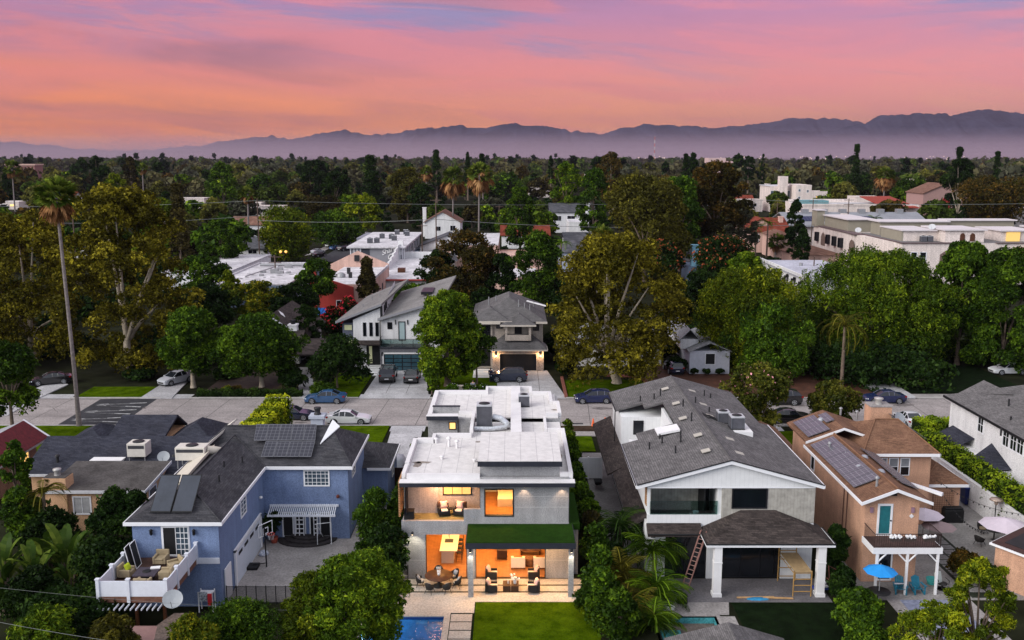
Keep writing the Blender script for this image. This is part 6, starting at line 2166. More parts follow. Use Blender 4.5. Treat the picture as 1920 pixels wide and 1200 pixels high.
oc.build('chimney',M_peach,HO)
B(28.95,30.75,75.15,76.65,7.903,8.0).build('chimney_top',M_conc,HO)
MB().lathe((29.85,75.9,8.0),[(.3,0),(.25,.3),(.36,.42),(.36,.52),(.05,.55)],14).build('chimney_cap',mat('galvanised',(.4,.4,.4)),HO)
dish('satellite_dish','pale satellite dish beside the peach chimney',31.0,74.6,6.6,.5,.5,tilt=.55)
def slO(x):
 return 5.75+(x-22.75)*.9/2.25 if x<25 else 6.65-(x-25)*.9/2.3
def slP(x):
 return 6.0+(x-22.9)*1.1/2.9
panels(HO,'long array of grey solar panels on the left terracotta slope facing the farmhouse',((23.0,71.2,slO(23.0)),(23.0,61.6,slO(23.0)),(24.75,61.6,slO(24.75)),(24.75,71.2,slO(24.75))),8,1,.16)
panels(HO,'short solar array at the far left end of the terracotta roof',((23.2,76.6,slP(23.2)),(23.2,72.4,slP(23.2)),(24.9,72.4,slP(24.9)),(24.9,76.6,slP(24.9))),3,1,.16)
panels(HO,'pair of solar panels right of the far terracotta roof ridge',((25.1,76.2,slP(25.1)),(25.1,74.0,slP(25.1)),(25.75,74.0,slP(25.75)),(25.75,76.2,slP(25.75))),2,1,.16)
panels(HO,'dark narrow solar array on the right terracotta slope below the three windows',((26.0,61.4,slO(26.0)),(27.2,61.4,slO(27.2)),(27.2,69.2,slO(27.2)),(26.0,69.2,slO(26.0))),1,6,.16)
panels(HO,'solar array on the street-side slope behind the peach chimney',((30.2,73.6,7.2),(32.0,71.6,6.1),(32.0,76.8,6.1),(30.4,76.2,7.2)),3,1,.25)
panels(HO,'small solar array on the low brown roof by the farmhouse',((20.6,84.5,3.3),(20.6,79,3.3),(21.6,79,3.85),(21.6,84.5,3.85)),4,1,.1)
condenser('air_conditioner','grey air conditioner in the gap between farmhouse and peach house',21.7,73.5,3.0,.9,1.2)
# balcony
t=thing('wooden_balcony','small balcony on white posts with dark iron railing and planter boxes','balcony',(25.3,59,0))
B(23.15,27.5,58.05,59.98,3.0,3.2).build('deck_floor',mat('plum_boards',(.075,.045,.04),var=.3,scale=3),t)
MB().box(23.1,27.55,57.98,58.047,2.82,3.22).box(23.08,23.147,58.047,59.98,2.82,3.22).box(27.503,27.56,58.047,59.98,2.82,3.22).build('rim_board',M_white,t)
o=MB()
for x in np.arange(23.2,27.5,.145):
 o.tube([(x,58.08,3.2),(x,58.08,4.12)],.014,4)
for y in np.arange(58.1,59.95,.145):
 o.tube([(23.2,y,3.2),(23.2,y,4.12)],.014,4).tube([(27.45,y,3.2),(27.45,y,4.12)],.014,4)
o.tube([(23.2,59.95,4.12),(23.2,58.08,4.12),(27.45,58.08,4.12),(27.45,59.95,4.12)],.028,6).tube([(23.2,58.08,3.3),(27.45,58.08,3.3)],.02,6)
o.build('railing',mat('brown_iron',(.035,.02,.018),rough=.6),t)
for x in(23.4,25.35,27.3):
 o=MB().box(x-.07,x+.07,58.0,58.14,-.05,2.82)
 for s in(-1,1):
  if 23.2<x+s*.8<27.5:
   o.tube([(x,58.07,2.2),(x+s*.62,58.07,2.84)],.06,6)
 o.build('post',M_white,t)
for x,lab in((24.45,'left'),(25.4,'middle'),(26.6,'right')):
 t=thing('planter_box','planter of white flowers hung on the iron balcony rail, the %s one'%lab,'planter',(x,57.95,3.75),0,'planters on the balcony rail')
 B(x-.35,x+.35,57.85,58.03,3.72,3.92).build('box',mat('planter_dark',(.05,.035,.03)),t)
 o=MB()
 for k in range(16):
  o.obox((x+rng.uniform(-.36,.36),57.93+rng.uniform(-.08,.08),3.97+rng.uniform(0,.12)),.12,.12,.1,rng.random(),rng.random())
 o.build('blossoms',M_white,t)
 # yard
st('yard_patio',MB().box(22.2,36.9,57.3,82,-.1,.015),mat('yard_concrete',(.25,.235,.225),var=.15,scale=.8,fine=7))
pv=MB()
for r in range(11):
 for c in range(2):
  x,y=29.75+c*1.12+r*.0,67.0-r*.86
  pv.box(x-.0,x+1.0,y,y+.72,.0,.035)
stb=st('turf_strip_ground',MB().box(29.5,32.1,57.6,68,-.05,.02),mat('black_turf',(.012,.016,.008),var=.4))
st('paver_path',pv,mat('paver_grey',(.20,.19,.19),var=.15,scale=2,fine=8))
st('covered_pool_surface',MB().box(24.7,28.2,47,57.25,-.1,.05),mat('pool_cover',(.22,.24,.33),var=.25,scale=.6,rough=.5,fine=5))
st('pool_kerb',MB().box(23.9,24.69,47,57.29,-.1,.06).box(28.21,29.2,47,57.29,-.1,.06),M_conc)
def parasol(name,label,x,y,r,ztop,zrim,m,n=8,tilt=0.0,group=None):
 t=thing(name,label,'parasol',(x,y,0),0,group)
 vs=[(x,y,ztop)]
 for ring,(f,zf)in enumerate(((.55,.52),(1.0,0.0))):
  for k in range(n):
   a=2*math.pi*(k+.5)/n
   vs.append((x+r*f*math.cos(a),y+r*f*math.sin(a)*1.0,zrim+(ztop-zrim)*zf+tilt*math.cos(a)*f))
 fs=[(0,1+k,1+(k+1)%n)for k in range(n)]+[(1+k,1+n+k,1+n+(k+1)%n,1+(k+1)%n)for k in range(n)]
 MB().add(vs,fs).build('canopy',m,t)
 MB().tube([(x,y,0),(x,y,ztop+.08)],.03,8).build('pole',M_pipe,t)
 o=MB()
 for k in range(n):
  a=2*math.pi*(k+.5)/n
  o.tube([(x,y,ztop-.05),(x+r*math.cos(a),y+r*math.sin(a),zrim-.02)],.012,4)
 o.build('ribs',M_pipe,t)
 return t
M_lav=mat('lavender_canvas',(.58,.50,.56),var=.06,scale=2,rough=.9)
x,y=W(1653,1075,2.0)[:2]
parasol('parasol','bright blue patio parasol beside the balcony posts',x,y+.2,1.05,2.5,2.05,mat('blue_canvas',(.015,.24,.62),var=.1,scale=2,rough=.8))
t=thing('patio_table','dark patio table beneath the blue parasol','table',(x,y,0))
MB().lathe((x,y+.2,.68),[(.7,0),(.7,.05),(.02,.055)],20).build('tabletop',M_black,t)
MB().tube([(x,y+.35,0),(x,y+.35,.68)],.05,8).build('pedestal',M_black,t)
x,y=W(1885,985,2.2)[:2]
parasol('parasol','large pale lavender parasol at the right edge by the white wall',x,y,1.75,2.75,2.2,M_lav)
x,y=W(1733,965,2.3)[:2]
parasol('parasol','pale lavender parasol partly hidden behind the iron balcony',x,y,1.35,2.8,2.3,M_lav)
x,y=W(1750,985,1.9)[:2]
parasol('parasol','dusty mauve parasol beside the stepping pavers',x+.4,y,1.2,2.2,1.8,mat('mauve_canvas',(.30,.22,.22),var=.1,scale=2))
def adirondack(name,label):
 t=thing(name,label,'chair')
 m=mat('teal_plastic',(.012,.16,.24),var=.15,rough=.5)
 o=MB()
 for k in range(5):
  o.obox((-.22+.11*k,.34,.62),.095,.03,.86-.12*abs(k-2)**1.4*.6,0,-.38)
 o.build('backrest',m,t)
 o=MB()
 for k in range(5):
  o.obox((0,-.25+.12*k,.37-.035*k),.52,.10,.025,0,-.25)
 o.build('seat',m,t)
 for s in(-1,1):
  MB().obox((s*.36,-.02,.58),.13,.72,.03).build('armrest',m,t)
  MB().box(s*.33-.03,s*.33+.03,-.34,-.26,0,.56).build('leg',m,t)
  MB().obox((s*.30,.1,.2),.04,.95,.12,0,.35).build('leg',m,t)
 return t
ad=adirondack('adirondack_chair','x')
for px_,lab in((1687,'teal slatted garden chair with a striped towel, left of the middle post'),(1720,'teal slatted garden chair right of the middle balcony post')):
 x,y=W(px_,1112)[:2]
 place(ad,(x,y,.02),.1 if px_>1700 else-.15,lab,'teal garden chairs')
x,y=W(1687,1112)[:2]
t=thing('striped_towel','white and dark striped towel draped over the left teal chair','towel',(x,y,.6))
MB().obox((x,y+.1,.62),.75,.3,.05,0,-.3).obox((x+.38,y+.05,.42),.05,.28,.4).build('towel_cloth',striped('towel_stripes',(.72,.68,.70),(.08,.08,.12),'y',.09,duty=.4),t)
x,y=W(1766,1105)[:2]
t=thing('swivel_chair','dark swivel patio chair with teal cushion right of the balcony posts','chair',(x,y,0))
MB().lathe((x,y,.02),[(.36,0),(.36,.05),(.3,.05),(.3,0)],20).build('base_ring',M_wick,t)
MB().lathe((x,y,.05),[(.05,0),(.05,.3),(.32,.34),(.33,.38),(.02,.39)],16).build('seat',M_wick,t)
MB().obox((x-.22,y+.18,.75),.55,.1,.7,.5,-.25).build('backrest',mat('pale_cushion',(.42,.45,.42)),t)
for s in(-1,1):
 MB().tube([(x+s*.3,y-.25,.42),(x+s*.36,y-.2,.68),(x+s*.3,y+.25,.7)],.025,5).build('armrest',M_wick,t)
x,y=W(1746,1095)[:2]
t=thing('teal_pot','teal planter pot by the right balcony post','pot',(x,y,0))
MB().lathe((x,y,.02),[(.25,0),(.36,.4),(.32,.42),(.25,.36)],14).build('pot_body',mat('teal_pot',(.04,.27,.26)),t)
x,y=W(1816,945)[:2]
t=thing('recycling_bin','dark blue wheeled bin at the white boundary wall','bin',(x,y,0))
MB().add([(x-.5,y-.4,.1),(x+.5,y-.4,.1),(x+.5,y+.4,.1),(x-.5,y+.4,.1),(x-.6,y-.5,1.45),(x+.6,y-.5,1.45),(x+.6,y+.5,1.45),(x-.6,y+.5,1.45)],[(0,3,2,1),(4,5,6,7),(0,1,5,4),(1,2,6,5),(2,3,7,6),(3,0,4,7)]).build('bin_body',mat('bin_blue',(.006,.014,.09),rough=.4),t)
B(x-.65,x+.65,y-.55,y+.55,1.453,1.55).build('lid',mat('bin_blue_lid',(.01,.025,.14),rough=.4),t)
x,y=W(1785,978)[:2]
t=thing('barbecue','black covered barbecue in front of the brown lattice panel','barbecue',(x,y,0))
B(x-.75,x+.75,y-.35,y+.35,0,1.05).build('cabinet',M_black,t,bevel=.08)
B(x-.7,x+.7,y-.3,y+.3,1.05,1.2).build('lid',M_black,t,bevel=.08)
x,y=W(1882,1010)[:2]
t=thing('patio_heater','tall patio heater with a domed reflector by the white wall','patio heater',(x,y+1.5,0))
MB().tube([(x,y+1.5,0),(x,y+1.5,2.1)],.04,8).lathe((x,y+1.5,0),[(.3,0),(.28,.6),(.1,.65)],12).build('post',M_black,t)
MB().lathe((x,y+1.5,2.1),[(.12,0),(.14,.3),(.1,.32),(.5,.34),(.42,.44),(.03,.5)],16).build('reflector',mat('copper_dome',(.42,.32,.26),metal=.6,rough=.35),t)
wk=tub_chair('wicker_chair','x',M_wick,mat('tan_seat',(.2,.15,.09)),.72)
for px_,py_,rz_,lab in((1841,1000,.2,'dark wicker patio chair farthest left beneath the lavender parasol'),(1872,998,-.1,'dark wicker patio chair nearest the pole of the lavender parasol'),(1836,1022,2.2,'dark wicker patio chair at the corner of the small peach building')):
 x,y=W(px_,py_)[:2]
 place(wk,(x,y,.02),rz_,lab,'wicker chairs by the parasol')
x,y=W(1863,1012)[:2]
t=thing('dining_table','small dark round table among the wicker chairs by the parasol','table',(x,y,0))
MB().lathe((x,y,0),[(.3,0),(.05,.05),(.05,.7),(.55,.72),(.55,.76),(.02,.77)],18).build('tabletop',M_wick,t)
# string lights on sagging cable
for(a,b,lab)in(((1755,900,68,),(1920,965,66),'upper'),((1770,930,64),(1850,1000,62),'lower')):
 p0,p1=np.array(D(*a)),np.array(D(*b))
 t=thing('string_lights','sagging string of small dark bulbs over the peach yard, the %s one'%lab,'string lights',tuple(p0),0,'string lights')
 pts=[tuple(p0+(p1-p0)*u-np.array((0,0,.5*math.sin(math.pi*u))))for u in np.linspace(0,1,17)]
 MB().tube(pts,.016,5).build('cable',M_black,t)
 for p in pts[1:-1]:
  MB().lathe((p[0],p[1],p[2]-.12),[(.02,.1),(.05,.05),(.04,0)],8).build('bulb',M_black,t)
  # white boundary wall and clipped hedges
t=thing('boundary_wall','long white boundary wall beneath the clipped hedge','wall',(37.0,66,0))
B(36.9,37.12,50,83,-.1,2.1).build('wall_body',M_wst,t)
B(36.86,37.16,50,83,2.103,2.18).build('coping',M_cap,t)
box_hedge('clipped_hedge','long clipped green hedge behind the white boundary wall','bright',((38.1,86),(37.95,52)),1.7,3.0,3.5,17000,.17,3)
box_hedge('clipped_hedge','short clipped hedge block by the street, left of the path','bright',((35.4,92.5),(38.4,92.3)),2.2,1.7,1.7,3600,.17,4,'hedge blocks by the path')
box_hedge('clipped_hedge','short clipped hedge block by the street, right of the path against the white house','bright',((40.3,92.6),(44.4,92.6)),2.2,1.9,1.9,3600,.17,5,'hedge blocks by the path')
# ------------------------------------------------------------------ white house at the right edge
HX=thing('white_house','tall white house with grey hip roof cut by the right edge','house',(46,74,0))
B(40.2,54,55,85.4,-.1,6.1).build('wall',M_wst,HX)
rf=MB()
rf.add([(39.75,54,6.2),(56,54,6.2),(56,85.95,6.2),(39.75,85.95,6.2),(46.5,60.8,9.2),(46.5,79.2,9.2)],[(3,0,4,5),(0,1,4),(1,2,5,4),(2,3,5),(3,2,1,0)])
rf.add([(40.6,85.2,6.5),(43.0,85.3,7.75),(43.0,80.0,7.75),(45,85.2,6.7)],[(0,1,2),(1,3,2)])
rf.build('roof',M_sh_g,HX)
B(39.7,39.748,54,85.95,6.0,6.22).build('gutter',M_black,HX)
B(39.75,56,85.95,86.0,6.0,6.22).build('gutter',M_black,HX)
for px_,py_,hh in((1839.5,796,1.5),(1887,819,1.75),(1901,826,1.75),(1914,833,1.75)):
 p=PX(px_,py_,40.2)
 window(HX,'-x',40.2,p[1]-.55,p[1]+.55,p[2]-hh/2,p[2]+hh/2,M_frame_w,M_pane,nu=2,nv=2,fw=.1,proud=.06)
MB().add([(38.6,80.4,2.9),(40.19,80.4,3.7),(40.19,84.6,3.7),(38.6,84.6,2.9)],[(0,1,2,3)]).build('low_roof',M_sh_n,HX)
lr=MB()
lr.add([(38.7,74.0,3.0),(40.19,74.0,3.0),(40.19,77.5,4.2),(38.7,77.5,3.0)],[(0,1,2,3)])
lr.build('low_roof',M_sh_n,HX)
B(38.75,40.19,74.2,84.4,-.1,2.85).build('low_wall',M_wst,HX)
for px_,py_,l_ in((1892,745,.6),(1880,770,.5),(1897,760,.3)):
 x,y,z=W(px_,py_+6,7.6)
 pipe(HX,x,y,6.2+(x-39.75)*.444,l_,.08,M_pipek)
 # ------------------------------------------------------------------ small peach building, bottom right
x0,y0,_=W(1855,1018,2.8)
HS=thing('small_peach_building','small peach garden building with dark flat roof and white eaves at the right edge','building',(x0,y0,0))
u_,v_=np.array((.80,.60)),np.array((.50,-.866))
c0=np.array((x0,y0))
q=[c0,c0+u_*7,c0+u_*7+v_*7,c0+v_*7]
qi=[c0+u_*.3+v_*.3,c0+u_*7+v_*.3,c0+u_*7+v_*7,c0+u_*.3+v_*7]
MB().prism([tuple(p)for p in qi],-.1,2.7).build('wall',M_peach,HS)
MB().prism([tuple(p)for p in q],2.7,2.82).build('eaves',M_frame_w,HS)
qr=[c0+u_*.12+v_*.12,c0+u_*6.9+v_*.12,c0+u_*6.9+v_*6.9,c0+u_*.12+v_*6.9]
MB().prism([tuple(p)for p in qr],2.823,2.9).build('roof_edge',mat('dark_brown_edge',(.05,.022,.018),var=.2),HS)
qk=[c0+u_*.7+v_*.7,c0+u_*6.5+v_*.7,c0+u_*6.5+v_*6.5,c0+u_*.7+v_*6.5]
MB().prism([tuple(p)for p in qk],2.903,2.93).build('roof',mat('black_felt',(.018,.016,.018),var=.4,scale=1),HS)
# ------------------------------------------------------------------ white modern house across the street
M_gshed=mat('grey_roof_sheet',(.20,.19,.185),var=.12,scale=.8,fine=5,rough=.9,spec=.1)
M_ngrey=mat('blue_grey_board',(.10,.11,.15),var=.15)
M_garg=glass('teal_glass',(.035,.085,.11),.15)
HM=thing('white_modern_house','white modern house with two slanting grey roofs, roof terrace and glass garage door','house',(-15,127,0))
y1_=125.5
mw=MB()
mw.prism_y([(-21.1,-.1),(-17.5,-.1),(-17.5,8.0),(-21.1,6.4)],y1_,138)
mw.prism_y([(-17.45,-.1),(-9.6,-.1),(-9.6,8.7),(-17.45,6.3)],y1_+.0,140)
mw.build('wall',M_wst,HM)
B(-17.2,-11.5,123.0,125.45,-.1,3.05).build('garage_wall',mat('slate_wall',(.14,.14,.155),var=.1,fine=10),HM)
B(-22.6,-21.12,126.0,137,-.1,5.9).build('side_wall',M_ngrey,HM)
rf=MB()
rf.slab([(-23.3,125.0,6.3),(-17.2,125.0,8.65),(-15.3,141,9.9),(-21.5,141,7.3)],.32)
rf.slab([(-17.7,124.9,6.65),(-9.2,124.9,9.2),(-8.3,142,10.3),(-16.5,142,7.9)],.32)
rf.build('roof',M_gshed,HM)
fa=MB()
fa.prism_y([(-23.35,6.0),(-17.2,8.36),(-17.2,8.68),(-23.35,6.32)],124.92,124.997).prism_y([(-17.75,6.35),(-9.2,8.9),(-9.2,9.23),(-17.75,6.68)],124.82,124.897)
fa.build('fascia',mat('grey_fascia',(.24,.24,.26),var=.06),HM)
MB().slab([(-17.15,125.6,8.3),(-17.1,139,9.9),(-17.15,139,8.0),(-17.15,125.6,6.9)],.1).build('clerestory_wall',M_wst,HM)
for k in range(3):
 B(-17.09,-17.02,126.6+k*1.1,127.3+k*1.1,7.2+k*.1,8.2+k*.12).build('clerestory_window',M_black,HM)
for x in(-19.6,-18.75,-17.95):
 window(HM,'-y',y1_,x-.2,x+.24,4.2,6.05,M_frame_k,M_pane,fw=.07)
window(HM,'-y',y1_,-16.55,-15.9,5.15,6.1,M_frame_k,M_pane,fw=.1)
window(HM,'-y',y1_,-15.1,-14.15,3.6,6.2,M_frame_k,mat('frosted_glass',(.36,.46,.47),rough=.3,var=.05),fw=.12,name='terrace_door')
window(HM,'-y',126.0,-22.4,-21.3,4.9,5.7,M_ngrey,mat('lit_room',(.35,.36,.22),emit=(.5,.5,.3),estr=.25),fw=.05)
window(HM,'-y',126.0,-22.4,-21.3,3.0,3.7,M_ngrey,mat('lit_room',(.3,.3,.2)),fw=.05)
for x in(-15.45,-13.85):
 B(x-.06,x+.06,y1_-.12,y1_-.01,5.8,6.4).build('wall_lamp',M_black,HM)
MB().slab([(-21.0,124.2,3.35),(-17.25,124.2,3.35),(-17.25,125.45,3.65),(-21.0,125.45,3.65)],.15).build('porch_roof',M_sh_d,HM)
B(-19.4,-17.6,y1_-.06,y1_+.05,.3,3.1).build('entry_recess',M_black,HM)
window(HM,'-y',y1_-.06,-19.1,-18.6,.5,2.9,M_frame_k,mat('lit_room',(.3,.3,.2)),fw=.05,name='entry_sidelight')
gdo=MB().box(-16.75,-12.0,122.94,122.99,0.02,2.3)
gdr=gdo.build('garage_door',M_frame_k,HM)
o=MB()
for i in range(4):
 for k in range(4):
  o.box(-16.62+i*1.16,-15.58+i*1.16,122.915,122.938,.12+k*.55,.57+k*.55)
o.build('panes',M_garg,gdr)
fr=MB().box(-16.95,-16.78,122.9,122.99,0,2.5).box(-11.97,-11.8,122.9,122.99,0,2.5).box(-16.95,-11.8,122.9,122.99,2.32,2.5)
fr.build('door_trim',M_white,HM)
B(-17.3,-11.4,122.9,125.45,3.053,3.2).build('terrace_floor',M_fasc,HM)
o=MB()
for k in range(5):
 o.box(-17.28+k*1.45,-17.22+k*1.45,122.95,123.0,3.2,4.3)
o.box(-17.28,-11.4,122.95,123.0,4.25,4.31).box(-17.28,-17.22,123.0,125.4,4.25,4.31).box(-17.28,-17.22,124.2,124.26,3.2,4.3)
o.build('railing',M_black,HM)
MB().box(-17.2,-11.45,122.97,122.985,3.25,4.22).build('glass_balustrade',M_cg,HM)
for x in(-16.98,-11.75):
 B(x-.07,x+.07,122.84,122.97,2.1,2.55).build('wall_lamp',M_black,HM)
MB().tube([(-17.5,125.3,6.3),(-17.5,125.3,3.4)],.06,6).build('downpipe',M_black,HM)
for x,y,h in((-19.6,133,1.0),(-18.6,133.5,1.1),(-16.9,130,.6),(-20.2,129,.4)):
 pipe(HM,x,y,7.6 if x<-17.4 else 7.3,h,.07,M_pipe)
B(-12.6,-11.0,131.5,136,8.9,9.3).build('skylight',M_frame_k,HM)
stp=MB()
for k in range(5):
 stp.box(-20.0,-17.4,120.2+k*1.15,121.05+k*1.15,0,.10+k*.05)
st('white_steps_path',stp,M_white)
# ------------------------------------------------------------------ beige house beside it
M_beige=mat('beige_stucco',(.50,.43,.37),var=.06,scale=1.5,fine=12)
M_stone=mat('stacked_stone',(.34,.29,.26),var=.35,scale=4,fine=9)
HG=thing('beige_house','beige two-storey house with grey hip roofs, small balcony and two lit garage lamps','house',(0,128,0))
gw_=MB()
gw_.box(-4.8,4.1,125.2,138,-.1,6.2).box(-4.9,-2.6,124.9,125.19,-.1,6.0)
gw_.build('wall',M_beige,HG)
sw=MB().box(-2.55,-1.7,122.7,125.1,-.1,2.9).box(3.3,4.15,122.7,125.1,-.1,2.9).box(-1.7,3.3,122.72,123.1,2.4,2.9)
sw.build('stone_pier',M_stone,HG)
B(-1.7,3.3,122.95,123.05,.02,2.39).build('garage_door',M_black,HG)
fr=MB().box(-1.7,-1.58,122.66,122.715,0,2.5).box(3.18,3.3,122.66,122.715,0,2.5).box(-1.58,3.18,122.66,122.715,2.36,2.5)
fr.build('door_trim',M_beige,HG)
rf=MB()
rf.add([(-3.05,122.3,3.0),(4.6,122.3,3.0),(4.6,126,3.0),(-3.05,126,3.0),(-.9,125.1,4.6),(2.5,125.1,4.6),(-.9,126,4.6),(2.5,126,4.6)],[(0,1,5,4),(1,2,7,5),(3,0,4,6),(3,2,1,0)])
hip_roof(rf,-5.4,4.6,124.5,140,6.3,8.9)
hip_roof(rf,-6.0,0.0,123.9,131,6.35,7.95)
rf.add([(-1.5,123.2,6.1),(3.1,123.2,6.1),(3.1,128,6.1),(-1.5,128,6.1),(.9,125.4,7.3),(.9,129,7.3)],[(0,1,4),(1,2,5,4),(2,3,5),(3,0,4,5)])
rf.build('roof',M_sh_g,HG)
fa=fascia(MB(),-3.05,4.6,122.3,125.1,2.82,3.0,.05)
fa.box(-5.45,-1.55,123.82,123.89,6.1,6.36).box(3.15,4.65,124.4,124.49,6.05,6.32).box(-1.55,3.15,123.12,123.19,5.9,6.12).box(-6.05,0.0,123.83,123.89,6.363,6.5)
fa.build('fascia',mat('cream_fascia',(.60,.54,.47),var=.05),HG)
bc=MB().box(-.9,2.5,123.4,123.55,4.0,4.75).box(-.9,-.75,123.56,125.1,4.0,4.75).box(2.35,2.5,123.56,125.1,4.0,4.75).box(-.9,-.6,123.4,123.7,4.752,5.95).box(2.2,2.5,123.4,123.7,4.752,5.95).box(-.75,2.35,123.56,125.1,3.95,4.1)
bc.build('balcony',M_beige,HG)
B(.35,1.3,125.12,125.19,4.1,6.0).build('balcony_door',M_black,HG)
window(HG,'-y',124.9,-4.1,-2.85,4.1,5.8,M_frame_k,M_pane,nu=2,nv=2,fw=.1)
window(HG,'-y',125.2,-2.1,-1.2,5.3,6.0,M_frame_k,M_pane,fw=.06)
window(HG,'-y',125.2,2.75,3.6,5.0,6.0,M_frame_k,M_pane,fw=.06)
window(HG,'-y',124.9,-4.6,-2.9,.3,2.8,M_frame_k,M_black,fw=.06,name='entry_door')
for x in(-2.1,3.72):
 o=MB().lathe((x,122.55,2.2),[(.05,0),(.1,.05),(.1,.3),(.04,.36)],10).build('wall_lamp',M_black,HG)
 MB().lathe((x,122.5,2.1),[(.07,0),(.07,.06)],10).build('bulb',lm,o)
 l_=lamp_light('POINT',(x,122.3,2.25),90,(1.0,.55,.24),.06)
 l_.parent=o
 l_.location=tuple(np.array((x,122.3,2.25))-wloc(HG))
for x,y,h in((-3.2,131.5,1.2),(-2.2,132,1.3),(-1.7,131.6,.7),(.9,127.5,1.4),(1.7,127.4,1.0),(2.4,127.0,.9),(3.0,131,.6),(.4,133,.5)):
 pipe(HG,x,y,7.4,h,.08,M_pipe)
MB().slab([(2.0,131.2,8.1),(4.6,129.8,7.6),(4.7,130.4,7.6),(2.1,131.8,8.1)],.1).build('solar_tube',M_white,HG)
stp=MB()
for k in range(5):
 stp.box(-5.0,-2.3,118.9+k*.95,119.6+k*.95,0,.12+k*.03)
st('white_steps_path',stp,M_white)
# ------------------------------------------------------------------ cottage with the white chimney
HCt=thing('grey_cottage','cottage with steep grey shingle roof and tapering white chimney behind the trees','house',(-31,132,0))
B(-37,-28.9,130,143,-.1,3.1).build('wall',M_wst,HCt)
rf=MB()
gable_roof(rf,-38.2,-28.2,129.5,143.5,3.1,6.3,'y',.2,-33.2)
gable_roof(rf,-29.5,-23.9,119.8,131,2.9,3.6,'x',.2)
gable_roof(rf,-34.0,-28.0,124.5,131,3.0,4.6,'x',.2)
rf.build('roof',M_sh_d,HCt)
cm=MB()
cm.add([(-30.6,127.6,0),(-28.9,127.6,0),(-28.9,128.6,0),(-30.6,128.6,0),(-30.2,127.6,5.2),(-29.1,127.6,5.2),(-29.1,128.6,5.2),(-30.2,128.6,5.2)],[(3,2,1,0),(4,5,6,7),(0,1,5,4),(1,2,6,5),(2,3,7,6),(3,0,4,7)])
cm.box(-30.3,-29.0,127.5,128.7,5.2,5.4)
cm.build('chimney',M_white,HCt)
MB().lathe((-29.65,128.1,5.4),[(.3,0),(.3,.4),(.4,.45),(.4,.55),(.05,.6)],12).build('chimney_cap',M_black,HCt)
gable_fascia(MB(),-38.2,-28.2,129.5,3.1,6.3,.08,.25,-33.2).build('fascia',M_frame_w,HCt)
for x in(-28.2,-25.0):
 B(x-.1,x+.1,120.1,120.3,0,2.75).build('porch_post',M_white,HCt)
MB().slab([(-33.0,134,6.3),(-32.4,134,5.9),(-31.9,133.2,5.5),(-32.5,133.2,5.9)],.05).build('skylight',M_white,HCt)
# small white garage beyond the sycamore, and the white cottage roof behind the sycamore
HWg=thing('white_garage','small white brick garage with grey gable roof under the big trees on the right','garage',(25.5,125,0))
B(22.9,28.05,121.1,131,-.1,3.1).build('wall',mat('white_brick',(.55,.56,.62),var=.08,scale=3),HWg)
rf=MB()
gable_roof(rf,21.7,24.6,122.5,135,4.2,5.7,'y',.15)
gable_roof(rf,22.7,28.3,120.8,131.5,3.1,4.3,'y',.15)
rf.build('roof',mat('pale_grey_roof',(.27,.27,.28),var=.12,fine=6),HWg)
B(22.0,24.4,123,134,3,4.3).build('upper_wall',M_wst,HWg)
window(HWg,'-y',121.1,24.9,26.2,1.3,2.8,M_frame_w,M_black,nu=1)
HB2=thing('white_bungalow','white bungalow glimpsed through the branches of the big yellow sycamore','house',(13,130,0))
B(6.5,20,126,138,-.1,2.9).build('wall',M_wst,HB2)
rf=MB()
hip_roof(rf,5.9,20.6,125.4,138.6,2.9,5.2)
rf.build('roof',mat('pale_grey_roof',(.27,.27,.28)),HB2)
window(HB2,'-y',126,8.5,10.5,1,2.4)
window(HB2,'-y',126,14.5,16.5,1,2.4)
# ------------------------------------------------------------------ buildings of the next block
M_flatw=mat('white_flat_roof',(.58,.56,.58),var=.10,scale=.35,fine=2,rough=.9,spec=.1)
M_red=mat('red_stucco',(.40,.045,.035),var=.1,scale=1,fine=10)
M_pinkst=mat('pink_stucco',(.62,.40,.33),var=.06,fine=10)
M_bluegrey=mat('blue_grey_wall',(.13,.17,.24),var=.1)
b=flat_house('flat_roofed_workshop','low building with wide white flat roof, blue-grey wall and roof ducts',-56,-41.5,176,212,4.2,M_bluegrey,M_flatw,.3,trim=M_flatw,wins=(('+x',178,182,2,3.4,3,1),('+x',184,190,2,3.4,4,1),('+x',193,199,2,3.4,4,1)))
for k in range(9):
 x,y=rng.uniform(-54,-43),rng.uniform(188,210)
 B(x,x+rng.uniform(.6,1.6),y,y+.8,4.25,4.25+rng.uniform(.3,.9)).build('roof_unit',M_pipe,b)
o=MB().tube([(-54,205,4.7),(-44,205,4.7)],.3,8)
o.build('roof_duct',M_pipe,b)
MB().tube([(-50,204.7,4.6),(-52,186,4.6)],.12,6).build('roof_pipe',M_pipe,b)
for k in range(16):
 x,y=rng.uniform(-54,-43),rng.uniform(179,195)
 B(x,x+rng.uniform(.3,1.0),y,y+.3,4.245,4.30).build('roof_patch',M_pipek,b)
b=flat_house('white_annex','low white flat-roofed annex with warm lit strip left of the workshop',-72,-58.5,196,232,4.0,M_wst,M_flatw,.2,trim=M_flatw,wins=(('+x',200,206,2.2,3.4,3,1,M_lit),))
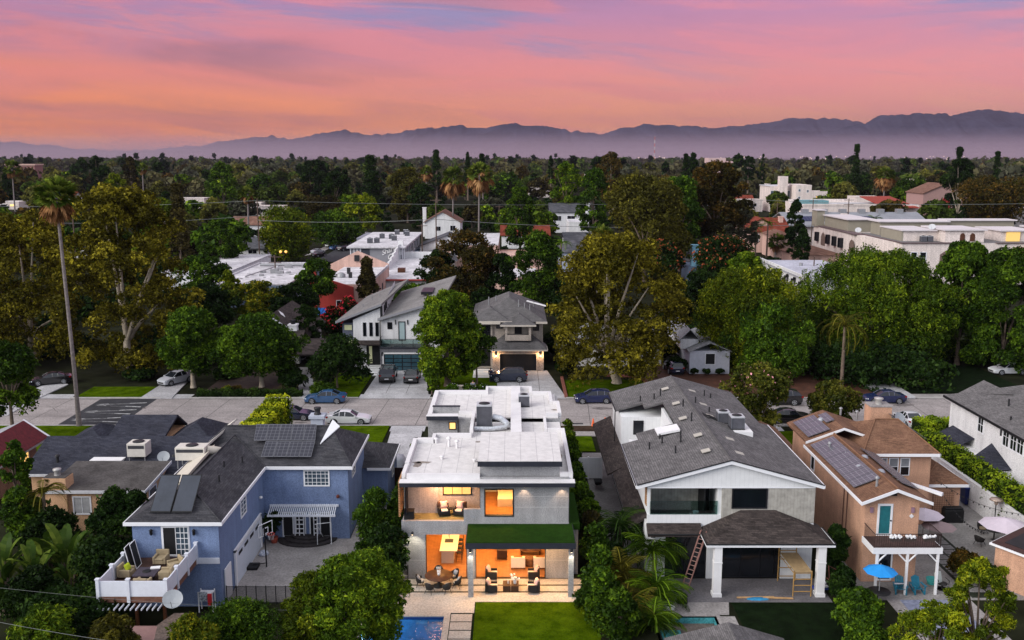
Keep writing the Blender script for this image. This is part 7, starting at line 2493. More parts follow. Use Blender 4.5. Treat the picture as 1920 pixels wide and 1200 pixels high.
# red and peach shop building: a peach stepped gable behind, red wall in front
HRd=thing('red_shop','red-walled building with peach rear gable and white flat roof','building',(-31,172,0))
rdw=MB().box(-33.5,-27.2,163,164,-.1,4.0)
rdw.prism_y([(-33.5,4.0),(-27.2,4.0),(-27.2,5.6),(-30.0,6.5),(-33.5,7.6)],163,163.5)
rdw.box(-34.6,-33.6,163.2,164.2,0,8.3)
rdw.build('red_wall',M_red,HRd)
bw2=MB().box(-33.5,-24.6,163.6,190,-.1,6.0).prism_y([(-36,4),(-24.5,4),(-24.5,6.6),(-30.6,9.2),(-36,6.6)],189.5,190.2)
bw2.build('wall',M_pinkst,HRd)
B(-33.3,-24.8,163.8,189.4,6.0,6.06).build('roof',M_flatw,HRd)
MB().box(-24.8,-24.5,163.6,189.5,6.0,6.5).build('parapet',M_flatw,HRd)
for q_ in((-30.8,-30.2,178,178.6,6.1,7.2),(-29.5,-28.9,172,172.6,6.1,7.1),(-31.2,-30.2,189.2,189.45,7.2,8.4)):
 B(*q_).build('roof_unit',M_pipek,HRd)
MB().lathe((-31,173,6.05),[(.8,0),(.8,.6),(.3,.9)],12).build('roof_vent',M_pipe,HRd)
window(HRd,'-y',163,-30.2,-28.6,1.6,3.4,nu=2,fw=.1)
for y in(168,174,180):
 window(HRd,'+x',-24.6,y,y+1.4,2.2,4.0,M_frame_k,M_pane,nu=1,fw=.1)
t=thing('blue_canopy','bright blue striped canopy below the red wall','canopy',(-32.5,156,0))
MB().slab([(-34.8,153,2.5),(-30.0,153,2.5),(-29.7,157,3.0),(-34.5,157,3.0)],.06).build('canopy_sheet',striped('blue_stripes',(.02,.16,.55),(.008,.06,.25),'x',.7,duty=.35),t)
for x in(-34.4,-30.3):
 B(x-.05,x+.05,153.2,153.3,0,2.45).build('post',M_pipe,t)
 # grey apartment block with the script lettering
HA=thing('grey_apartment_block','grey two-storey apartment block with white script lettering and roof air units','building',(-31,240,0))
aw_=MB().box(-37.5,-25.2,222,262,-.1,6.7)
aw_.build('wall',mat('grey_apartment',(.26,.26,.285),var=.08,scale=.7),HA)
B(-40.5,-37.5,250,268,-.1,6.6).build('rear_wing',mat('grey_apartment_wing',(.22,.22,.26),var=.08),HA)
B(-38.2,-24.6,221.2,264,6.7,7.05).build('roof',M_flatw,HA)
pl=MB()
for x in(-37.4,-36.6,-35.9,-35.1,-26.6,-26.0,-25.4,-25.0):
 pl.box(x-.1,x+.1,221.85,222,0,6.7)
pl.build('pilasters',M_frame_w,HA)
B(-34.9,-33.0,221.93,221.99,4.6,6.5).build('shade_panel',mat('recess_shade',(.05,.055,.07)),HA)  # flat panel on the wall; its dark colour stands for a recess in shade
for y in(226,233,240,247,254):
 window(HA,'+x',-25.2,y,y+3.5,3.9,6.2,M_frame_w,M_pane,nu=2,fw=.12)
 MB().box(-25.19,-24.3,y-.5,y+4,3.2,3.35).build('balcony_slab',M_bluegrey,HA)
window(HA,'-y',222,-28.4,-27.0,.8,2.4,nu=2)
for s_,x,z in(('Shari',-30.1,5.0),('Capri',-28.8,3.9)):
 c=bpy.data.curves.new('sign_lettering','FONT')
 c.body=s_
 c.size=1.55
 c.shear=.45
 c.extrude=.04
 c.offset=.02
 c.materials.append(mat('sign_white',(.8,.8,.8),var=0))
 o=bpy.data.objects.new('sign_lettering',c)
 col.objects.link(o)
 bpy.context.view_layer.update()
 me_=bpy.data.meshes.new_from_object(o)
 o2=bpy.data.objects.new('sign_lettering',me_)
 bpy.data.objects.remove(o)
 col.objects.link(o2)
 o2.parent=HA
 o2.rotation_euler=(math.pi/2,-.38,0)
 o2.location=tuple(np.array((x,221.9,z))-wloc(HA))
for k,(x,y)in enumerate(((-34.2,231),(-32.6,231.5),(-33,244),(-30.5,243),(-29.2,238),(-30.6,256),(-28.4,257),(-27.5,252))):
 condenser('air_conditioner','dark boxy air unit on the roof of the grey apartment block',x,y,7.05,1.1,1.25,group='air units on the apartment roof')
 # white house with the red eave
b=flat_house('white_shop','white building with red-edged eave, stepped parapet and white flat roof',-26.2,-16.2,186,224,4.0,M_wst,M_flatw,0,wins=(('-y',-19.6,-17.8,2.3,3.1,2,1),))
B(-27,-15.8,185.3,225,3.85,4.02).build('red_eave',M_red,b)
B(-26.6,-16,185.8,224.5,4.045,4.12).build('roof_sheet',M_flatw,b)
pp=MB()
for k in range(6):
 pp.box(-26.6,-26.2,200+k*4,204+k*4-.01,4.1,4.9+k*.5)
pp.box(-26.6,-25.4,224,225,4,8.2).box(-25.39,-16.4,224,224.5,4.1,5.6)
pp.build('parapet',M_wst,b)
B(-23.5,-22.0,196,197.5,4.12,5.0).build('roof_box',M_wal,b)
condenser('air_conditioner','dark blue air unit on the white roof with the red eave, the left one',-18.6,206,4.1,1.0,1.6,group='air units on the white shop roof')
condenser('air_conditioner','dark blue air unit on the white roof with the red eave, the right one',-17.4,206,4.1,1.0,1.6,group='air units on the white shop roof')
# buildings behind: gabled ones and flats
b=flat_house('tan_apartment','tan flat-roofed apartment building behind the red seed-pod tree',-17.2,-3.4,234,268,6.2,M_pinkst,M_flatw,.25,trim=M_flatw,wins=(('-y',-15,-13,3.6,5,2,1),('-y',-12,-10,3.6,5,2,1),('-y',-9,-7,3.6,5,2,1,M_lit)))
def gabled(name,label,x0,x1,y0,y1,ze,zr,wm,rm,axis='x',wins=(),chim=None,group=None,hip=False):
 t=thing(name,label,'house',((x0+x1)/2,(y0+y1)/2,0),0,group)
 w_=B(x0,x1,y0,y1,-.1,ze)
 if not hip:
  if axis=='x':
   w_.prism_x([(y0,ze),(y1,ze),((y0+y1)/2,zr-.25)],x0,x1)
  else:
   w_.prism_y([(x0,ze),(x1,ze),((x0+x1)/2,zr-.25)],y0,y1)
 w_.build('wall',wm,t)
 r_=MB()
 if hip:
  hip_roof(r_,x0-.6,x1+.6,y0-.6,y1+.6,ze,zr)
 else:
  gable_roof(r_,x0-.5,x1+.5,y0-.5,y1+.5,ze,zr,axis,.25)
 r_.build('roof',rm,t)
 for w_ in wins:
  window(t,'-y',y0,*w_,nu=2,fw=.12)
 if chim:
  MB().box(chim[0]-.6,chim[0]+.6,chim[1]-.6,chim[1]+.6,0,chim[2]).box(chim[0]-.7,chim[0]+.7,chim[1]-.7,chim[1]+.7,chim[2],chim[2]+.3).build('chimney',wm,t)
 return t
M_slate=shingle('slate_roof',(.06,.062,.072),(.10,.10,.11),rows=3,length=.8)
M_rtile=shingle('red_tile',(.15,.03,.018),(.20,.045,.026),rows=3,length=.6)
M_btile=shingle('brown_tile',(.15,.075,.055),(.20,.11,.08),rows=3,length=.6)
gabled('grey_gable_house','pale house with grey gable roof right of the apartment block',-24,-10,250,262,4.5,7.4,M_wst,M_slate,'y',((-22.5,-20.8,1.5,3.2),(-19.6,-18,1.5,3.2)))
gabled('dark_hip_house','low house with dark blue-grey hip roof between apartment block and white shop',-22.5,-13.5,226,240,3.2,5.6,M_beige,M_slate,'x',(),None,None,True)
gabled('white_gable_house','white gabled house with chimney and brown roof behind the fan palms',-29.5,-17.5,325,340,5.5,9.2,M_wst,M_btile,'y',((-26,-24,2.5,4.2),(-21,-19,2.5,4.5)),(-30.2,333,9.8))
b=flat_house('peach_flat_building','low peach flat building right of the seed-pod tree',-3.2,7.5,225,240,4.2,M_pinkst,M_pinkst,.3)
b=flat_house('grey_flat_building','pale grey flat-roofed building half hidden by the dark trees',-4.5,5.5,190,208,3.6,M_pinkst,M_flatw,.3)
gabled('blue_cottage','pale blue cottage with grey hip roof left of the big sycamore',11.5,19,226,240,5.3,7.4,mat('pale_blue_wall',(.38,.42,.52),var=.05),M_slate,'x',((12.5,13.6,3.2,4.6),(14.6,16.2,3.0,4.6)),None,None,True)
gabled('white_villa','white villa with dark roof and big white chimney in the middle distance',14,31,350,366,7.5,10.4,M_wst,M_slate,'x',((20,23,4.2,6.2),(16,18,4.2,6.2)),(27.2,348.5,10.5))
b=flat_house('white_flat_house','white flat-roofed house below the white villa',19,30,322,336,5.5,M_wst,M_flatw,.4,wins=(('-y',23,25,3,4.5),))
gabled('dark_roof_shed','dark roofed low building below the white flat house',15,26,270,285,4,6,M_wst,M_slate,'x')
# Spanish house, blue chimney tower, pale workshop
HSp=gabled('spanish_house','pink Spanish house with red tile roofs',68,80.5,278,296,6.2,9.6,M_pinkst,M_rtile,'x',((69.5,71.5,3.2,5.4),(76.6,78.4,3.2,5.0)),(79.2,284,9.8))
tw=MB().box(71.2,74.6,281,288,6,8.6).prism_y([(71.2,8.6),(74.6,8.6),(72.9,9.4)],281,288)
tw.build('tower_wall',M_pinkst,HSp)
rf=MB()
gable_roof(rf,70.6,75.2,280.4,288.6,8.7,9.9,'y',.25)
rf.build('tower_roof',M_rtile,HSp)
window(HSp,'-y',281,72.4,73.4,6.6,8,M_frame_k,M_pane)
HTw=thing('blue_tower','slim pale blue chimney-like tower beside the street','tower',(40.5,215,0))
B(40.1,41.6,213.6,215.2,-.1,8.0).build('wall',mat('sky_blue_wall',(.26,.50,.62),var=.05),HTw)
B(39.4,42.8,213.4,222,-.1,3.4).build('base_wall',M_bluegrey,HTw)
MB().box(40.0,41.7,213.5,215.3,8.0,8.2).build('cap',mat('sky_blue_wall',(.26,.5,.62)),HTw)
HGw=thing('pale_workshop','pale grey building with broad flat roof and slanted dark awnings','building',(60,200,0))
B(56.5,70,182,216,-.1,4.2).build('wall',M_wst,HGw)
B(56.2,70.3,181.5,216.5,4.2,4.5).build('roof',mat('pale_violet_roof',(.46,.46,.53),var=.08,scale=.3,fine=2),HGw)
B(56.0,56.3,181.5,218,4.5,5.1).build('parapet',M_wst,HGw)
for k in range(5):
 y=184.5+k*5
 MB().add([(56.48,y,3.9),(56.48,y+1.6,3.9),(55.5,y+1.6,2.7),(55.5,y,2.7)],[(0,1,2,3),(3,2,1,0)]).build('awning',M_black,HGw)
 B(56.42,56.49,y+2.2,y+3.4,1.8,3.4).build('window',M_pane,HGw)
pipe(HGw,62,205,4.5,.6,.4,M_pipe)
gabled('brown_roof_house','low brown-roofed house between the cypress and the white apartments',71,82,238,252,3.4,5.2,M_pinkst,M_btile,'x',(),None,None,True)
gabled('brown_roof_garage','brown-roofed garage behind the cypress',71.5,76.5,262,274,6.0,7.4,M_pinkst,M_btile,'x',(),None,None,True)
# ------------------------------------------------------------------ white Mediterranean apartments on the right
HMd=thing('white_apartments','white terraced Mediterranean apartment building with arches and flat roofs','building',(95,225,0))
M_medw=mat('warm_white_stucco',(.72,.62,.57),var=.05,scale=.6,fine=5)
M_olv=mat('olive_stucco',(.30,.27,.21),var=.07,scale=.6)
M_coral=mat('brown_coping',(.13,.09,.09),var=.1)
cx,cy=84.6,208.0
mw_=MB().box(cx,128,cy,236,-.1,9.0)
mw_.prism([(cx,cy),(cx,236),(83.5,262),(82.2,262),(82.2,236)],-.1,9.0)
mw_.build('wall',M_medw,HMd)
B(105,118,cy-.3,cy+.4,9.0,9.2).build('coping',M_coral,HMd)
cp_=MB().box(cx-.3,95.5,cy-.3,cy+.3,9.0,9.25).box(82.0,cx-.05,230,262.2,9.0,9.25).box(cx-.3,cx+.1,cy+.3,232,9.0,9.25)
cp_.build('coping',M_coral,HMd)
up=MB().box(95,103.5,210.5,222,9,11.61).box(87.2,95,214,226,9,11.27).box(108.5,116,213,224,9,11.27).box(119,128,211,224,9,11.52)
up.build('upper_wall',M_medw,HMd)
up2=MB().box(83.8,90,240,258,9,11.96).box(88,104,229.9,235.9,9,12.14).box(104,121,232,236,9,12.3).box(86.8,87.19,214,226,9,11.27).box(81.6,83.7,258,262,9,13.26)
up2.build('penthouse_wall',M_olv,HMd)
rfm=MB().box(94.5,104,210,222.5,11.61,11.87).box(86.6,94.49,213.4,226.5,11.27,11.52).box(108,116.5,212.4,224.5,11.27,11.52).box(118.4,128,210.4,224.5,11.52,11.79).box(83.2,90.5,239.4,258.5,11.96,12.23).box(87.4,104.5,229.3,236.5,12.14,12.39).box(104.51,121.5,231.4,236.5,12.3,12.57).box(81.3,84,257.6,262.3,13.26,13.48)
rfm.build('roof',mat('pink_white_roof',(.60,.55,.56),var=.06,scale=.4),HMd)
B(cx+.3,127,cy+.5,235.6,9.0,9.03).build('terrace',mat('terrace_grey',(.17,.16,.16),var=.2),HMd)
for u in(86.6,88.6):
 window(HMd,'-y',cy,u,u+1.5,4.6,7.2,M_frame_w,M_pane,nu=1,nv=2,fw=.14)
for u,m_ in((98.2,M_wal),(100.4,M_wal),(121.5,M_pane)):
 o=MB().prism_y([(u,9.26),(u+1.1,9.26),(u+1.1,10.56),(u+.9,10.92),(u+.55,11.09),(u+.2,10.92),(u,10.56)],210.42 if u<110 else 210.92,210.49 if u<110 else 210.99)
 o.build('arched_window',m_,HMd)
for u in(93.0,119.0):
 pts=[(u,3.5),(u+6.5,3.5),(u+6.5,6.6),(u+5.4,7.4),(u+3.25,7.8),(u+1.1,7.4),(u,6.6)]
 MB().prism_y(pts,cy-.06,cy-.01).build('arch_shade_panel',mat('arch_shade',(.16,.11,.09),var=.2),HMd)  # flat dark panel on the wall, the arch's shade put into its colour
 window(HMd,'-y',cy-.06,u+1.2,u+5.2,3.6,6.2,M_frame_k,M_pane,nu=4,fw=.12)
for k,y in enumerate((214,219,224.5)):
 window(HMd,'-x',cx,y,y+1.6,5.2,7.2,M_frame_k,M_pane,nu=2,nv=2,fw=.1)
for y in(238,243,248,257):
 window(HMd,'-x',82.2 if y<240 else 82.3,y,y+1.6,5.2,7.6,M_frame_k,M_pane,nu=2,nv=2,fw=.1,proud=.9)
 window(HMd,'-x',82.2 if y<240 else 82.3,y,y+1.6,.8,2.6,M_frame_k,M_pane,nu=2,nv=2,fw=.1,proud=.9)
for y in(230.5,252):
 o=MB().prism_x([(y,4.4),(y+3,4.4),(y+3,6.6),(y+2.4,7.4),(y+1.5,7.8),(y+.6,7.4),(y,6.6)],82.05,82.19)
 o.build('arch_shade_panel',mat('arch_shade',(.2,.15,.12)),HMd)  # side arches likewise: a dark colour stands for their shade
B(109.6,112.5,212.6,212.99,9.07,11.09).build('wall_glow',mat('yellow_lit_wall',(.70,.48,.16),var=.05,emit=(1,.6,.15),estr=.35),HMd)  # panel glows by itself: warm light on the wall put into the material
MB().box(109,113.5,cy-.8,cy-.01,7.2,8.2).build('balcony',mat('balcony_gold',(.30,.18,.07),var=.2),HMd)
for x,y in((91,212.4),(92.4,212.4)):
 condenser('air_conditioner','grey roof air unit on the lower terrace of the white apartments',x,y,9.04,1.1,1.3,group='air units on the white apartments')
for x,y,z,lab in((93.8,215,11.55,'front upper roof'),(84.9,236,9.2,'left terrace edge'),(104,226,9.2,'middle terrace')):
 dish('satellite_dish','pale satellite dish on the %s of the white apartments'%lab,x,y,z,-.5,.7,mat('dish_pale',(.5,.5,.52)),.6)
 # the long solar-roofed row behind, red-roofed row, pink house, white cube house
HSo=thing('solar_row_house','long low grey building with solar panels behind the white apartments','building',(105,300,0))
B(86,128,296,318,-.1,6.5).build('wall',M_medw,HSo)
rf=MB()
gable_roof(rf,85,129,294.5,319.5,6.5,10.0,'x',.3)
rf.build('roof',mat('grey_sheet_roof',(.24,.245,.27),var=.12,scale=.4),HSo)
for k,(x0,x1)in enumerate(((89,100),(103,113))):
 MB().slab([(x0,298.5,7.85),(x1,298.5,7.85),(x1,302.5,8.97),(x0,302.5,8.97)],.12).build('solar_panels',striped('navy_solar',(.02,.025,.07),(.10,.11,.16),'x',1.0,duty=.1),HSo)
for k in range(6):
 MB().box(92+k*6,94+k*6,305.5,307.5,9,11).build('roof_box',M_pipe,HSo)
B(101.2,103,295.5,297,6.5,10.2).build('chimney',M_medw,HSo)
HRr=thing('red_roofed_row','long white row building with red tile roof section','building',(115,370,0))
B(110,154,365,385,-.1,9.2).build('wall',M_medw,HRr)
B(110.3,153.7,365.3,384.7,9.2,9.3).build('roof_deck',M_flatw,HRr)
MB().slab([(139,362,9.0),(153,362,8.4),(150,384,11.8),(138,384,11.8)],.3).build('roof',mat('bright_red_tile',(.27,.04,.022),var=.2,scale=1),HRr)
MB().box(110,138,364.8,364.99,9.0,9.7).box(110,137.5,384.7,385,9.3,10.6).build('parapet',M_medw,HRr)
MB().box(112,122,372,380,9.3,10.6).build('roof_structure',mat('teal_frame',(.12,.25,.27),var=.3),HRr)
HPk=gabled('pink_gable_house','dusky pink gabled apartment house with tall red arched window',168,186,395,412,12.5,16.5,mat('dusky_pink_wall',(.36,.22,.20),var=.08),M_btile,'y',((170,172,7,9.5),(183,185,5,7)))
MB().prism_y([(176,3),(179,3),(179,10.2),(177.5,11.4),(176,10.2)],394.9,394.99).build('red_panel',mat('red_panel',(.35,.03,.03)),HPk)
HCu=thing('white_cube_house','white cubic modern apartment house with tall stair tower','building',(140,500,0))
cw_=MB().box(128,138,480,500,-.1,12.5).box(131.5,135.5,476,479.9,-.1,17.5).box(138.01,145.5,470,490,-.1,13.5)
cw_.build('wall',M_medw,HCu)
for x0,x1,z0,z1,y in((128.2,131.3,7.0,10.5,480),(135.7,137.9,7.0,10.5,480),(128.2,131.3,2,5,480),(139,140.2,10.2,11.6,470),(143,144.2,9.8,11.2,470),(139,140.2,6.4,8,470)):
 window(HCu,'-y',y,x0,x1,z0,z1,M_frame_w,M_paneb,nu=2,fw=.15)
window(HCu,'-y',470,143,144,5.2,6.6,M_frame_w,M_lit)
MB().box(127.5,137.9,480.5,500,12.52,12.8).build('roof',M_flatw,HCu)
# ------------------------------------------------------------------ vehicles
M_tyre=mat('tyre',(.012,.012,.013),rough=.85,var=.1)
M_rim=mat('alloy_rim',(.38,.39,.41),rough=.35,metal=.6,var=.05)
M_cglass=mat('car_glass',(.012,.015,.02),rough=.05,spec=.6,var=.1)
M_lamp=mat('headlight',(.65,.68,.72),rough=.15,var=0)
M_tail=mat('tail_light',(.28,.008,.008),rough=.25,var=0)
M_trimk=mat('car_trim',(.015,.015,.016),rough=.5,var=0)
def paint(name,c,rough=.22):
 m=mat('paint_'+name,c,rough=rough,spec=.55,var=.04,scale=.6)
 p=m.node_tree.nodes['Principled BSDF']
 p.inputs['Coat Weight'].default_value=.6
 p.inputs['Coat Roughness'].default_value=.06
 return m
 # stations front -> rear: (x, bottom, belt height, roof height, half width, half roof width)
CARS={
'sedan':(4.75,[(2.36,.34,.58,.58,.62,.58),(2.28,.24,.66,.66,.80,.74),(1.75,.20,.80,.80,.90,.84),(.95,.19,.90,.92,.92,.82),(.30,.18,.93,1.36,.92,.66),(-.25,.18,.95,1.45,.92,.62),(-.85,.18,.97,1.41,.92,.62),(-1.55,.20,1.00,1.06,.91,.72),(-2.1,.24,1.00,1.00,.87,.76),(-2.36,.36,.86,.86,.70,.66)],(1.42,-1.42)),
'hatch':(4.45,[(2.2,.34,.62,.62,.60,.56),(2.12,.24,.72,.72,.78,.72),(1.65,.20,.86,.86,.87,.80),(1.0,.19,.96,.99,.89,.80),(.25,.18,.99,1.46,.89,.64),(-.35,.18,1.0,1.53,.89,.62),(-1.15,.18,1.02,1.50,.89,.62),(-1.75,.22,1.05,1.36,.88,.62),(-2.12,.28,1.0,1.02,.84,.70),(-2.22,.38,.8,.8,.74,.66)],(1.35,-1.35)),
'suv':(4.75,[(2.36,.40,.72,.72,.66,.62),(2.28,.28,.90,.90,.84,.78),(1.75,.24,1.04,1.04,.95,.88),(1.05,.24,1.10,1.13,.96,.86),(.45,.24,1.12,1.62,.96,.72),(-.1,.24,1.13,1.70,.96,.70),(-1.2,.24,1.15,1.68,.96,.70),(-1.9,.26,1.16,1.56,.95,.70),(-2.25,.32,1.12,1.16,.91,.78),(-2.38,.42,.9,.9,.80,.72)],(1.42,-1.40)),
'bigsuv':(5.2,[(2.6,.45,.90,.90,.72,.68),(2.5,.32,1.06,1.06,.92,.86),(1.9,.28,1.14,1.14,1.0,.93),(1.15,.28,1.18,1.2,1.01,.92),(.65,.28,1.2,1.82,1.01,.80),(.1,.28,1.2,1.88,1.01,.79),(-1.6,.28,1.22,1.88,1.01,.79),(-2.3,.30,1.22,1.82,1.0,.79),(-2.5,.34,1.2,1.24,.97,.86),(-2.6,.45,.9,.9,.88,.8)],(1.6,-1.55)),
}
def car(name,label,kind,pm,cat='car',group=None):
 """car body lofted over stations, cabin glass as a part, wheels, lamps, plates; front towards +x"""
 L,stt,axles=CARS[kind]
 t=thing(name,label,cat,(0,0,0),0,group)
 body=MB()
 rings=[]
 for(x,b,m_,r_,hw,hr)in stt:
  mid=b+(m_-b)*.55
  rings.append([(x,hw*.88,b),(x,hw,mid),(x,hw*.975,m_),(x,hr,r_-.04 if r_>m_+.1 else r_),(x,hr*.75,r_),(x,-hr*.75,r_),(x,-hr,r_-.04 if r_>m_+.1 else r_),(x,-hw*.975,m_),(x,-hw,mid),(x,-hw*.88,b)])
 vs=[p for r_ in rings for p in r_]
 fb,fg=[],[]
 n=len(rings)
 for i in range(n-1):
  cab=max(stt[i][3]-stt[i][2],stt[i+1][3]-stt[i+1][2])>.12
  both=min(stt[i][3]-stt[i][2],stt[i+1][3]-stt[i+1][2])>.2
  for k in range(9):
   q=(i*10+k,(i+1)*10+k,(i+1)*10+k+1,i*10+k+1)
   side=k in(2,6)
   top=k in(3,4,5)
   if cab and(side or(top and not both)):
    fg.append(q)
   else:
    fb.append(q)
  fb.append((i*10+9,(i+1)*10+9,(i+1)*10,i*10))
 fb.append(tuple(range(10))[::-1])
 fb.append(tuple((n-1)*10+k for k in range(10)))
 body.add(vs,fb,True)
 o=body.build('body',pm,t)
 es=o.modifiers.new('e','EDGE_SPLIT')
 es.split_angle=R(38)
 for nm,keep in(('side_window',lambda q:q[0]%10==2),('side_window',lambda q:q[0]%10==6),('windscreen',lambda q:q[0]%10 in(3,4,5)and q[0]<50),('rear_window',lambda q:q[0]%10 in(3,4,5)and q[0]>=50)):
  MB().add(vs,[q for q in fg if keep(q)],True).build(nm,M_cglass,t)
 pil=MB()
 for s in(-1,1):
  for(i,f)in((5,.02),(6,.5)):
   a=rings[i]
   k=2 if s>0 else 7
   k2=3 if s>0 else 6
   pil.tube([tuple(np.array(a[k])*(1,1.004,1)),tuple(np.array(a[k2])*(1,1.004,1))],.035,5)
  for(i,j_)in((3,4),(7,6)):
   k=2 if s>0 else 7
   k2=3 if s>0 else 6
   pil.tube([rings[i][k2],rings[j_][k2]],.035,5)
 pil.build('pillars',pm,t)
 for ax in axles:
  for s in(-1,1):
   hw=.92*(max(q[4]for q in stt))/.92
   rr=.33 if kind in('sedan','hatch')else .38
   MB().tube([(ax,s*(hw-.16),rr),(ax,s*(hw+.004),rr)],rr+.06,18).build('wheel_arch',M_trimk,t)
   w=MB().tube([(ax,s*(hw-.22),rr),(ax,s*(hw+.018),rr)],rr,18).build('wheel',M_tyre,t)
   o=MB()
   for k in range(5):
    a=2*math.pi*k/5
    o.obox((ax+math.cos(a)*rr*.36,s*(hw+.024),rr+math.sin(a)*rr*.36),rr*.62,.02,.085,0,0,-a)
   o.tube([(ax,s*(hw+.01),rr),(ax,s*(hw+.03),rr)],rr*.2,10)
   o.tube([(ax+rr*.68*math.cos(q),s*(hw+.022),rr+rr*.68*math.sin(q))for q in np.linspace(0,2*math.pi,17)],.022,5,False)
   o.build('rim',M_rim,w)
 MB().box(stt[-2][0],stt[1][0],-.72,.72,.11,stt[3][1]+.02).build('shadow_plate',M_trimk,t)  # dark plate added under each car to deepen its contact shadow
 fx,bx=stt[1],stt[-2]
 for s in(-1,1):
  MB().obox((fx[0]-.12,s*fx[4]*.84,fx[2]-.06),.30,.26,.11,-s*.5).build('headlight',M_lamp,t)
  MB().obox((bx[0]-.04,s*bx[4]*.86,bx[2]-.14),.24,.28,.16,s*.35).build('tail_light',M_tail,t)
  MB().obox((stt[3][0]-.15,s*(stt[3][4]+.1),stt[3][2]+.02),.18,.2,.13).build('mirror',pm,t)
 MB().box(stt[0][0]-.04,stt[0][0]+.015,-.48,.48,.36,.52).build('grille',M_trimk,t)
 MB().box(stt[-1][0]-.015,stt[-1][0]+.03,-.26,.26,.56,.68).build('number_plate',M_white,t)
 return t
P={k:paint(k,c)for k,c in dict(blue=(.03,.085,.19),white=(.66,.66,.68),navy=(.012,.018,.04),black=(.010,.010,.012),silver=(.42,.43,.46),deepblue=(.010,.018,.07),grey=(.12,.12,.13)).items()}
def put_car(kind,pm,px,py,heading,label,group=None,name='parked_car',cat='car',z=0.02):
 """heading in degrees: 0 points right in the picture, 90 away from the camera"""
 c=car(name,label,kind,P[pm],cat,group)
 x,y=W(px,py,z)[:2]
 c.location=(x,y,z)
 c.rotation_euler=(0,0,R(heading))
 return c
put_car('sedan','blue',611,754,180,'steel blue sedan parked along the far kerb below the white house')
put_car('sedan','white',654,793,0,'white sedan parked along the near kerb behind the pale chimney')
put_car('sedan','navy',548,785,0,'dark navy sedan half hidden behind the clipped green hedge')
put_car('bigsuv','black',728,711,93,'large black SUV on the driveway before the glass garage door',z=.11)
put_car('sedan','black',773,713,91,'black sedan beside the large SUV on the same driveway',z=.11)
put_car('suv','navy',953,714,180,'dark blue SUV with chrome-trimmed windows across the beige house driveway',z=.11)
put_car('hatch','deepblue',1113,754,182,'deep blue hatchback parked at the kerb below the yellow sycamore')
put_car('hatch','silver',330,718,237,'silver hatchback nosing out of the driveway beneath the round trees',z=.11)
put_car('sedan','black',96,719,205,'black car in the shade at the far left driveway',z=.11)
put_car('sedan','deepblue',1657,754,180,'deep blue sedan at the far kerb under the big dark trees')
put_car('sedan','black',1480,790,0,'dark car in the shade behind the pink-flowered tree')
put_car('suv','black',1462,757,180,'black SUV mostly hidden behind the pink-flowered crown')
put_car('suv','navy',1262,697,95,'dark blue pickup-like SUV under the trees by the white garage')
put_car('sedan','white',1704,795,90,'white car partly seen between the hedges by the peach chimney')
put_car('sedan','white',1890,700,185,'pale car at the right edge behind the grey hip roof')
for px_,py_,p_,h_,k_,lab in((598,481,'black',60,'sedan','black car farthest left in the tree-lined side street'),(630,468,'blue',60,'sedan','blue car parked in the side street by the street trees'),(596,475,'silver',60,'sedan','pale car half under the street tree'),(622,463,'white',62,'suv','white van-like car below the street trees'),(645,470,'black',60,'suv','black car in the middle of the side street'),(648,456,'navy',60,'sedan','dark car beside the grey apartment block'),(655,444,'silver',62,'suv','bright parked car farther up the side street'),(662,438,'blue',62,'sedan','blue car farthest up the side street')):
 put_car(k_,p_,px_,py_,h_,lab,'cars in the side street')
put_car('suv','white',1285,474,80,'white SUV beside the pale blue tower')
put_car('bigsuv','white',468,449,10,'white camper van beyond the dark trees on the left',name='camper_van',cat='van')
st('side_street_road',MB().prism([W(590,490)[:2],W(672,492)[:2],W(740,436)[:2],W(716,436)[:2],W(640,462)[:2]],-.2,.03),M_asph)
st('side_street_pavement',MB().prism([W(672,435)[:2],W(690,435)[:2],W(600,474)[:2],W(570,480)[:2]],-.2,.05),M_conc)
st('far_road',MB().prism([W(1235,500)[:2],W(1305,500)[:2],W(1300,462)[:2],W(1275,462)[:2]],-.2,.03),M_asph)
# car under a silver cover, behind a dark gate
cx_,cy_=W(729,840)[:2]
t=thing('covered_car','car under a silver-grey cover in the driveway beside the grey house','covered car',(-10.4,81.5,0))
vs,fs=[],[]
prof=[(-2.4,.75),(-2.2,1.0),(-1.2,1.12),(-.7,1.62),(.9,1.68),(1.6,1.25),(2.2,1.05),(2.4,.7)]
for y,h in prof:
 for x,f in((-.98,0),(-.95,.6),(-.72,.97),(0,1.02),(.72,.97),(.95,.6),(.98,0)):
  vs.append((-10.4+x+rng.uniform(-.03,.03),81.5+y,max(.06,h*f+rng.uniform(-.04,.04))))
for i in range(len(prof)-1):
 for k in range(6):
  fs.append((i*7+k,i*7+k+1,(i+1)*7+k+1,(i+1)*7+k))
fs+=[tuple(range(7))[::-1],tuple(range(len(vs)-7,len(vs)))]
MB().add(vs,fs,True).build('cover',mat('silver_cover',(.42,.43,.47),var=.15,scale=2,rough=.45,bump=.6,bscale=5),t)
t=thing('wooden_gate','dark red-brown wooden gate in front of the covered car','gate',(-10.3,78.4,0))
B(-11.9,-9.1,78.3,78.42,.1,1.75).build('gate_leaf',striped('gate_boards',(.035,.014,.011),(.012,.006,.005),'x',.16,duty=.15),t)
for x in(-12.0,-9.0):
 B(x-.08,x+.08,78.28,78.44,0,1.9).build('post',M_wal,t)
t=thing('side_fence','weathered board fence along the narrow path beside the grey house','fence',(-8.9,70,0))
B(-9.05,-8.98,56,78,.02,1.75).build('boards',striped('old_boards',(.16,.15,.145),(.07,.065,.06),'y',.16,duty=.12,var=.3),t)
